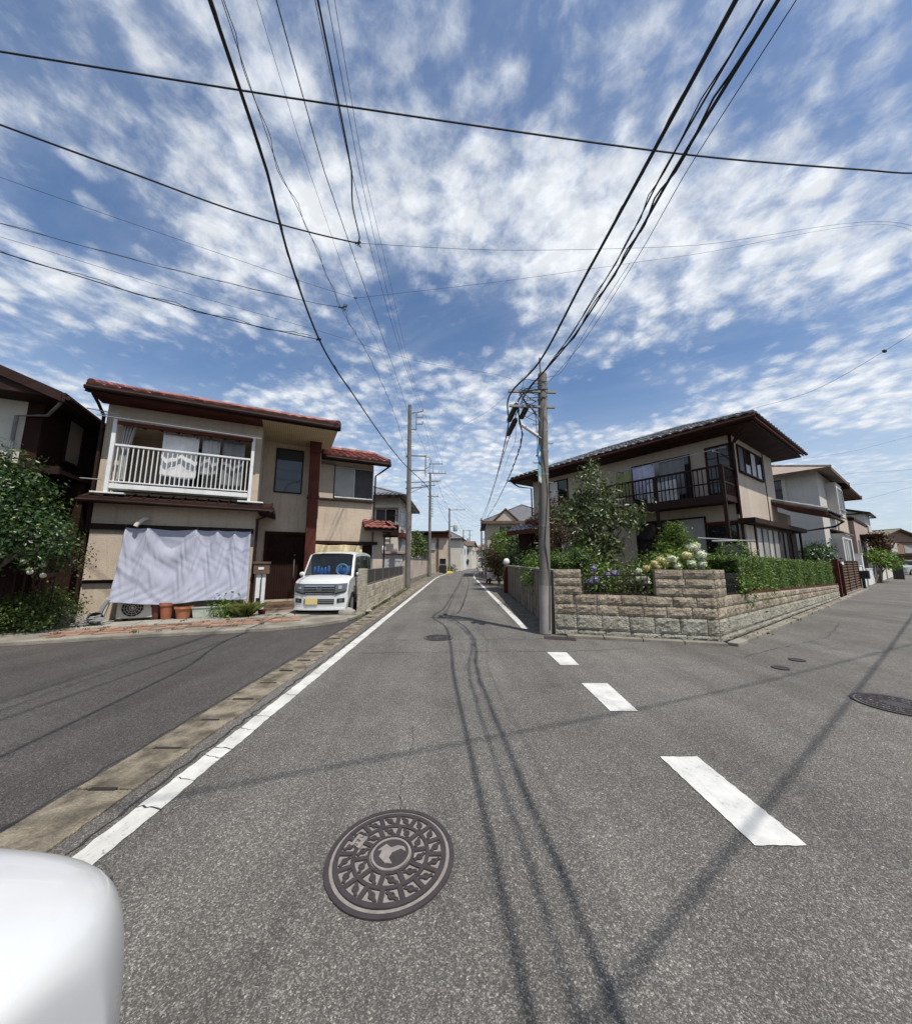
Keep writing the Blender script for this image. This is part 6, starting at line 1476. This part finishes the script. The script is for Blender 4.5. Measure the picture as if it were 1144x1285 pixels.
part_box(hB, 'wall_band', m_brown2, WX - .9, WX - .002, -.06, -.002, 2.68, 2.76)
window(hB, front(0), 2.6, 3.4, .9, 2.6, m_brown, [m_glass2])
part_box(hB, 'lower_cladding', m_dkwall, .0, 1.6, -.04, -.002, .3, 2.9)
part_box(hB, 'corner_board', m_brown, WX - .05, WX + .03, -.03, .02, 2.95, 5.5)
window(hB, right(WX), .5, 3.0, 4.38, 5.24, m_brown, [m_shut, m_glass2, m_curt, m_glass2], fw=.045)
# balcony
bx0, bx1 = WX - 3.7, WX + .02
mb = MB(); mb.box(bx0, bx1, -1.0, -.002, 3.28, 3.46); mb.box(bx0, bx1, -1.05, -1.002, 3.22, 3.48); mb.build('balcony_floor', m_brown, hB)
mb = MB(); mb.box(bx0, bx1, -1.04, -.98, 4.3, 4.36); mb.box(bx1 - .06, bx1, -.98, -.02, 4.3, 4.36); mb.box(bx0, bx1, -1.03, -.99, 3.82, 3.86); mb.box(bx1 - .05, bx1 - .01, -.98, -.02, 3.82, 3.86); mb.build('balcony_rail', m_brown, hB)
mb = MB()
for k in range(31): s = bx0 + .06 + k * .12; mb.box(s - .012, s + .012, -1.022, -.998, 3.46, 4.3)
for k in range(7): s = -.9 + k * .13; mb.box(bx1 - .042, bx1 - .018, s - .012, s + .012, 3.46, 4.3)
mb.build('balcony_baluster', m_brown, hB)
for s in (bx0 + .04, WX - 1.9, bx1 - .05): part_box(hB, 'balcony_post', m_brown, s - .045, s + .045, -1.03, -.95, 0.3, 4.36, bevel=.006)
for pts, rr_ in (([(WX + .5, -.6, 5.42), (WX + .25, -.35, 5.3), (WX + .06, -.06, 5.15), (WX + .06, -.06, .3)], .035), ([(WX + .3, .02, 5.42), (WX + .1, -.04, 5.2)], .03),
            ([(-.7, -.72, 5.5), (-.5, -.5, 5.3), (-.06, -.06, 5.2), (-.06, -.06, .3)], .035), ([(WX + .015, 3.28, 5.5), (WX + .015, 3.28, 2.8)], .012)):
    mb = MB(); pipe(mb, pts, rr_); mb.build('downpipe', m_brown, hB, smooth=True)
for pts in ([(-.86, -.88, 5.62), (WX + .86, -.88, 5.6)], [(WX + .88, -.84, 5.62), (WX + .88, 5.3, 5.6)]): mb = MB(); mb.tube(pts, .05, 8); mb.build('gutter', m_brown, hB, smooth=True)
# lower tiled roofs at the far end of the left face
for x0, x1, y0, z0, nm in ((.2, 2.9, -.85, 3.42, 'upper'), (-1.0, 1.0, -.9, 2.98, 'porch')):
    mb = MB(); mb.prism([(y0, z0 - .1), (-.0, z0 + .3), (-.0, z0 + .42), (y0, z0 + .02)], x0, x1, lambda a, b, e: (e, a, b)); mb.box(x0, x1, y0 - .04, y0 - .002, z0 - .16, z0 + .03)
    lr = mb.build('lower_roof', m_brown2, hB); tm = MB(); tiles(tm, (x0, y0, z0 + .03), (1, 0, 0), (0, -y0, .40), x1 - x0, math.hypot(y0, .4), .28, .26); tm.build('roof_tiles', m_greytile, lr, recalc=False)
part_box(hB, 'porch_wall', m_dkwall, -.9, -.05, -.2, 2, .3, 2.95)
# sun room and canopy on the street side
sr_ = MB(); sr_.box(WX + .002, WX + .12, .02, .78, .3, 2.62); sr_.box(WX + .002, WX + .12, .82, 6.3, .3, .9); sr_.build('sunroom_wall', m_stucco2, hB)
part_box(hB, 'sunroom_roof', m_brown, WX + .002, WX + .42, -.2, 6.4, 2.64, 2.8, bevel=.01)
window(hB, right(WX + .12), .88, 3.4, .92, 2.58, m_brown3, [m_curt, m_curt, m_curt, m_curt], fw=.06)
window(hB, right(WX + .12), 3.55, 5.2, .5, 2.58, m_brown, [m_shut, m_shut, m_dkwall], fw=.06)
mb = MB(); mb.box(WX + .002, WX + .1, 5.2, 6.3, .3, 2.62); mb.box(WX + .02, WX + .14, .79, .87, .3, 2.62); mb.build('sunroom_panel', m_brown, hB)
part_box(hB, 'rear_wing', m_stucco2, WX - 3, WX + .0, 4.502, 6.4, 0, 3.4)
mb = MB(); mb.prism([(.0, 3.58), (1.35, 3.08), (1.35, 3.18), (.0, 3.7)], 3.75, 6.5, lambda a, b, e: (WX + .003 + a, e, b)); cr = mb.build('street_canopy', m_brown2, hB)
tm = MB(); tiles(tm, (WX + 1.38, 3.75, 3.2), (0, 1, 0), (-1.36, 0, .51), 2.75, 1.45, .28, .26); ridge(tm, (WX + 1.4, 6.5, 3.25), (WX + .02, 6.5, 3.76), .08); ridge(tm, (WX + 1.4, 3.76, 3.25), (WX + .02, 3.76, 3.76), .08); tm.build('roof_tiles', m_greytile, cr, recalc=False)
mb = MB(); pipe(mb, [(WX + 1.4, 3.8, 3.05), (WX + 1.42, 6.5, 3.02), (WX + 1.2, 6.5, 2.85), (WX + .2, 6.4, 2.7), (WX + .2, 6.4, .4)], .04); mb.build('canopy_gutter', m_brown, cr, smooth=True)
base_B = hB
def laundryB(label, mat, s0, s1, z0, z1, y, seed): laundry(label, mat, s0, s1, z0, z1, y, seed, hB, -54.6, 'laundry on the right balcony')
laundryB('olive green towel drying at the far end of the dark brown balcony', m_towely, WX - 3.5, WX - 2.95, 3.9, 4.85, -.55, 4)
laundryB('lavender sheet drying in the middle of the dark brown balcony', m_towell, WX - 2.85, WX - 2.1, 3.75, 4.95, -.55, 5)
laundryB('grey blanket drying nearest the corner on the dark brown balcony', m_towelg, WX - 1.95, WX - 1.15, 3.7, 4.95, -.5, 6)
laundryB('white towel draped low behind the dark balcony bars', m_towelw, WX - 2.3, WX - 1.3, 3.5, 4.2, -.8, 7)
tx = thing('balcony_pole', 'silver laundry pole holding washing above the dark brown balcony', 'laundry pole', hB.location, -54.6)
mb = MB(); mb.tube([(bx0, -.55, 4.92), (bx1, -.55, 4.98)], .015, 6); mb.build('pole', m_alu, tx); mb = MB()
for s in (bx0 + .3, bx1 - .3): mb.bar((s, -.002, 4.95), (s, -.7, 4.9), .03, .04)
mb.build('pole_bracket', m_alu, tx)
lp = thing('garden_laundry_pole', 'pair of silver laundry poles crossing above the shrubs in the right garden', 'laundry pole', (0, 0, 0), 0)
mb = MB(); mb.tube([at(875, 675, 9.3), at(945, 679, 9.9)], .016, 6); mb.tube([at(893, 679, 9.0), at(947, 678, 9.8)], .016, 6); mb.tube([at(925, 683, 9.4), at(937, 686, 9.5)], .012, 6); mb.build('pole', m_alu, lp)
mb = MB(); 
for u, Y in ((905, 9.4), (941, 9.75)): p = at(u, 679, Y); mb.tube([(p.x, p.y, .4), (p.x, p.y, p.z - .0)], .02, 6)
mb.build('stand', m_alu, lp)

# ================================================================ along the right side street
def Sl(s, k): x, y = S(s, k); return (x, y, 0)
h3 = house('grey_hip_house', 'pale grey two-storey house with tan hipped roof next to the corner house', Sl(17.65, .6), 36, 5.4, 7.5, 6.25, m_greyw, m_tanroof, 'hip', .6, 1.3,
           [('f', 1.0, 1.55, .6, 2.7, [m_glass2])], fascia=m_brown3)
window(h3, left(0), 1.35, 2.35, 4.8, 6.0, m_greyw, [m_glass2], fw=.16, proud=.1)
mb = MB(); mb.box(2.2, 4.2, -.42, -.002, 3.95, 5.85); ob = mb.build('oriel_window', m_greyw, h3, bevel=.01)
window(ob, front(-.42), 2.45, 3.95, 4.35, 5.5, m_alu, [m_glass, m_glass, m_glass], fw=.05)
mb = MB(); mb.box(1.7, 5.4, -.4, -.002, 0, 3.0); lb_ = mb.build('bay', m_greyw, h3); mb = MB(); mb.prism([(-.5, 3.0), (-.002, 3.22), (-.002, 3.28), (-.5, 3.08)], 1.6, 5.5, lambda a, b, e: (e, a, b)); mb.build('bay_roof', m_brown3, lb_)
window(lb_, front(-.4), 2.2, 4.4, .5, 2.7, m_alu, [m_curt, m_curt, m_glass2], fw=.05)
mb = MB(); pipe(mb, [(4.6, -.06, 6.0), (4.6, -.06, 3.2)], .05); mb.build('downpipe', m_creamw, h3)
h4 = house('beige_hip_house', 'narrow beige house with dark hipped roof behind the pale grey house', Sl(23.6, .7), 36, 4.6, 7, 6.0, m_stucco2, m_brown3, 'hip', .75, 1.2, [('f', .6, 1.4, 4.2, 5.6, [m_glass2]), ('l', .8, 1.6, 4.2, 5.4, [m_glass2])])
h5 = house('pink_wall_house', 'pinkish walled house with flat dark parapet and narrow tall windows on the side street', Sl(29, .5), 36, 8.5, 7, 4.4, m_pinkw, m_brown, 'flat', .06, wins=[('f', .7, 1.3, 1.0, 3.0, [m_glass2]), ('f', 3.0, 4.2, .6, 2.6, [m_dkwall])])
part_box(h5, 'entrance_roof', m_brown, 2.2, 6.2, -1.1, -.002, 3.3, 3.5, bevel=.015)
h6 = house('grey_slate_house', 'pale house with grey roof rising behind the pinkish walled house', Sl(38, 3), 36, 6, 8, 7.2, m_creamw, m_greyroof, 'hip', .8, 1.3, [('f', 1, 2.2, 4.6, 5.8), ('l', 1, 2, 4.6, 6)])
h7 = house('green_grey_house', 'distant narrow house with green-grey roof near the end of the side street', Sl(52, 1.5), 36, 6, 8, 7.0, m_greyw, M('green_grey_slate', (.16,.2,.18), .7), 'gable_x', .5, 1.5, [('f', 1, 2.4, 4.2, 5.6), ('l', 1, 2.2, 4.2, 5.4)])
h8 = house('brown_end_house', 'low brown walled house with olive roof closing the end of the side street', (70, 58, 0), 0, 9, 8, 4.8, M('brown_render', (.3,.2,.14), .9), M('olive_slate', (.2,.19,.13), .8), 'gable_y', .8, 2.2, [('f', 5.5, 7.5, 3.0, 4.2, [m_curt])])
part_box(h8, 'porch_band', m_creamw, 3.2, 4.2, -.1, -.002, 1.2, 4.7); part_box(h8, 'carport_roof', m_brown, -1, 9, -3.5, -.002, 2.4, 2.7)
house('far_brown_house', 'distant brown house at the right edge behind the silver car', (82, 62, 0), 0, 9, 8, 5.2, m_stucco, m_brown3, 'hip', .7, 1.8, [('f', 1, 3, 3.2, 4.4)])
# gate, lattice fence, pillars
gt = thing('brown_gate', 'dark reddish brown gate post and panel at the end of the hedge wall', 'gate', Sl(14.2, .0), 36)
for b_ in ((0, .18, -.06, .12, 0, 1.62), (1.15, 1.23, -.06, .02, 0, 1.42)): part_box(gt, 'gate_post', m_brown2, *b_, bevel=.01)
mb = MB(); mb.box(.18, .24, -.02, .9, .1, 1.5)
for k in range(6): mb.box(.15, .27, .02 + k * .15, .1 + k * .15, .15, 1.45)
mb.build('gate_panel', m_brown, gt)
lf = thing('lattice_fence', 'brown woven lattice fence between the brown gate and the white pillars', 'fence', Sl(15.7, .1), 36)
mb = MB()
for k in range(40): s = k * .16; mb.box(s, s + .05, -.02, .015, .06, 1.42 if k < 13 else 1.5)
for k in range(11): mb.box(0, 6.4, -.045, -.022, .1 + k * .13, .14 + k * .13)
mb.build('lattice', m_lattice, lf)
part_box(lf, 'backing', m_brown3, 0, 6.4, .02, .05, .05, 1.4); mb = MB()
for s in (-.05, 2.2, 4.4, 6.4): mb.box(s, s + .1, -.06, .06, 0, 1.5)
mb.build('fence_post', m_brown, lf); part_box(lf, 'cap_rail', m_brown, -.05, 6.5, -.05, .06, 1.5, 1.55)
mb = MB(); mb.box(.4, 1.1, -.07, -.05, 1.36, 1.5); mb.build('name_plate', m_white, lf); part_box(lf, 'footing', m_conc2, -.1, 6.5, -.1, .1, -.02, .06)
for s, w_, h_, lb in ((22.6, 1.2, 1.25, 'low white rendered wall just past the lattice fence'), (24.6, .5, 1.95, 'tall white gate pillar facing the side street'), (26.2, 4.0, 1.0, 'long white low wall with iron grille beyond the tall white pillar'), (31.5, .6, 1.7, 'white gate pillar farther along the side street'), (33.5, 7.0, 1.4, 'cream boundary wall near the end of the side street'), (42, 9, 1.5, 'pale boundary wall last in the row on the side street')):
    t = thing('white_garden_wall', lb, 'wall', Sl(s, .05), 36, 'white walls along the side street'); part_box(t, 'wall', m_white if s < 33 else m_creamw, 0, w_, 0, .35, 0, h_, bevel=.012)
    part_box(t, 'coping', m_conc2 if s > 30 else m_white, -.03, w_ + .03, -.03, .38, h_ + .002, h_ + .05)
    if s == 26.2:
        mb = MB()
        for k in range(18): mb.box(.6 + k * .16, .62 + k * .16, .15, .17, 1.05, 1.9)
        mb.box(.5, 3.5, .14, .18, 1.88, 1.92); mb.build('grille', m_blackpl, t)
mb = MB(); mb.box(0, .5, -.2, .15, .55, 1.0); mb.box(.15, .3, 0, .12, 0, .55); o = mb.build('letter_box', m_blackpl, bevel=.02); o.location = Sl(22.2, -.1); o.rotation_euler = (0, 0, R(36)); tag(o, 'small black letter box between the lattice fence and the white wall', 'letter box')
for k, (lb, s, kk, bl, n, sz, mt) in enumerate((
    ('dark layered pine above the lattice fence in front of the grey house', 17.0, .9, [(0,0,1.9,.9,.6,.22), (.5,0,2.15,.6,.5,.2), (-.5,0,1.7,.6,.5,.2), (.2,0,1.5,.9,.6,.2)], 2600, .13, m_leaf_dk),
    ('rusty red creeper and blossom over the porch of the pinkish house', 31.5, -.3, [(.4,0,3.1,.9,.5,.5), (1.5,0,2.9,1.0,.5,.5), (2.8,0,2.4,.8,.5,.5)], 1800, .18, m_leaf_rd),
    ('bright green tree overhanging the white walls of the side street', 30.0, -.1, [(0,0,1.8,1.0,.6,.5), (2.4,-.3,1.7,1.4,.7,.5), (4.6,-.5,1.5,1.1,.7,.45)], 2400, .2, m_leaf_br))):
    x, y = S(s, kk); t = thing('street_plant', lb, 'tree', (x, y, 0), 36, 'plants along the side street'); leafmesh('crown', leaves(bl, n, sz, 120 + k, shell=.4, spread=.14), mt, t)
    mb = MB(); 
    for q in bl: mb.tube([(q[0] * .3, .2, 0), (q[0] * .7, q[1] * .5 + .1, q[2] * .6), q[:3]], [.06, .04, .015], 6)
    mb.build('stem', m_bark, t)
mb = MB(); mb.box(-.3, .3, -.3, .3, 0, 1.1); mb.box(-.33, .33, -.33, .33, 1.1, 1.16); o = mb.build('dark_bin', m_blackpl, bevel=.02); o.location = Sl(41, -.6); o.rotation_euler = (0, 0, R(36)); tag(o, 'dark bin standing at the kerb near the silver car', 'bin')
wag = [(0, .3, .75), (.04, .25, .88), (.2, .2, .98), (.9, .2, 1.08), (1.0, .2, 1.12), (1.3, .2, 1.4), (1.65, .2, 1.62), (2.2, .2, 1.7), (3.4, .2, 1.68), (3.9, .2, 1.55), (4.15, .22, 1.1), (4.2, .3, .8)]
cs, patch, nose = car('silver_van', 'silver van parked across the far end of the side street at the right edge', (51.3, 40.5, 0), -90, m_silver, wag, .84, .98, 1.62, 3.95, 1.0, (.8, 3.3), .31)
for sx in (-1, 1): patch('headlight', m_lamp, [(sx * .45, .64), (sx * .76, .66), (sx * .78, .82), (sx * .47, .8)], .015)
# gabled house and scooter on the right of the main road
hG = house('gabled_brown_house', 'beige house with dark gabled dormer roof beyond the roadside bushes on the right', (3.1, 34, 0), -3, 8, 9, 5.5, m_stucco2, m_greyroof, 'hip', .5, 2.3, [('f', 1.2, 2.4, 3.9, 5.0, [m_glass2, m_glass]), ('l', 1, 2.2, 3.8, 5.0)])
mb = MB(); mb.prism([(.5, 5.3), (3.1, 5.3), (1.8, 6.55)], -.45, 2.0, lambda a, b, e: (a, e, b)); dg = mb.build('dormer', m_stucco2, hG); mb = MB()
mb.prism([(.3, 5.2), (1.8, 6.62), (1.8, 6.76), (.2, 5.25)], -.6, 2.2, lambda a, b, e: (a, e, b)); mb.prism([(3.3, 5.2), (1.8, 6.62), (1.8, 6.76), (3.4, 5.25)], -.6, 2.2, lambda a, b, e: (a, e, b)); mb.build('dormer_roof', m_brown3, dg)
part_box(hG, 'eave_board', m_brown3, -.5, 8.5, -.62, -.56, 5.2, 5.45)
sc_t = thing('scooter', 'small red and white scooter parked nose out under the reddish roadside bush', 'scooter', (2.28, 23.6, 0), 5)
for y, nm in ((-.0, 'wheel'), (1.15, 'wheel')):
    mb = MB(); mb.lathe([(.12, -.045), (.22, -.045), (.24, 0), (.22, .045), (.12, .045)], n=20); mb.lathe([(.12, -.02), (.001, -.03)], n=14); o = mb.build(nm, m_tyre, sc_t, smooth=True); o.location = (0, y, .24); o.rotation_euler = (0, R(90), 0)
mb = MB(); mb.prism([(-.05, .42), (.06, .36), (.3, .34), (.62, .3), (.62, .2), (.25, .2), (.14, .36), (.02, .98), (-.06, .95)], -.17, .17, lambda a, b, e: (e, a, b)); mb.prism([(.55, .25), (1.3, .45), (1.38, .68), (.62, .66)], -.16, .16, lambda a, b, e: (e, a, b)); mb.build('fairing', m_red, sc_t, bevel=.02)
mb = MB(); mb.prism([(.58, .66), (1.34, .68), (1.36, .78), (1.0, .77), (.6, .75)], -.14, .14, lambda a, b, e: (e, a, b)); mb.build('seat', m_blackpl, sc_t, bevel=.02)
mb = MB(); mb.ball((0, -.02, 1.0), .14, 10, 0, (1.1, .8, .7)); mb.prism([(-.1, .35), (.0, .38), (-.04, .8), (-.12, .8)], -.2, .2, lambda a, b, e: (e, a, b)); mb.build('front_cowl', m_white, sc_t, smooth=True)
mb = MB(); mb.tube([(-.34, .1, 1.0), (0, .02, 1.02), (.34, .1, 1.0)], .018, 6); mb.build('handlebar', m_blackpl, sc_t); 
for sx in (-1, 1): mb = MB(); mb.tube([(sx * .25, .06, 1.02), (sx * .3, .06, 1.15)], .008, 5); mb.ball((sx * .3, .06, 1.2), .05, 8, 0, (1, .3, .7)); mb.build('mirror', m_blackpl, sc_t)
mb = MB(); mb.lathe([(.06, 0), (.05, .03), (.001, .04)], n=12); o = mb.build('headlight', m_lamp, sc_t, smooth=True); o.location = (0, -.14, 1.0); o.rotation_euler = (R(90), 0, 0)
sq = thing('covered_bicycle', 'bicycle with a pale front basket leaning against the bushes behind the scooter', 'bicycle', (1.95, 28.5, 0), 12)
for y in (0, 1.05):
    mb = MB(); 
    mb.tube([(0, y + .31 * math.cos(a * .314), .32 + .31 * math.sin(a * .314)) for a in range(21)], .018, 6, caps=False); w_ = mb.build('wheel', m_tyre, sq)
    mb = MB()
    for k in range(8): a = k * .785; mb.tube([(0, y, .32), (0, y + .3 * math.cos(a), .32 + .3 * math.sin(a))], .003, 4)
    mb.build('spokes', m_steel, w_)
mb = MB()
for a, b in (((0, 1.05, .32), (0, .65, .3)), ((0, .65, .3), (0, .75, .85)), ((0, .75, .8), (0, .15, .85)), ((0, .65, .3), (0, .12, .75)), ((0, 0, .32), (0, .14, 1.0)), ((0, 1.05, .32), (0, .74, .75))): mb.tube([a, b], .018, 6)
mb.build('frame', m_grey, sq); mb = MB(); mb.tube([(-.28, .3, 1.02), (0, .14, 1.05), (.28, .3, 1.02)], .014, 6); mb.build('handlebar', m_steel, sq)
mb = MB(); mb.box(-.17, .17, -.28, .02, .72, .98); mb.build('basket', m_creamw, sq, bevel=.02); mb = MB(); mb.ball((0, .78, .92), .12, 8, 0, (.7, 1.1, .35)); mb.build('saddle', m_blackpl, sq, smooth=True)
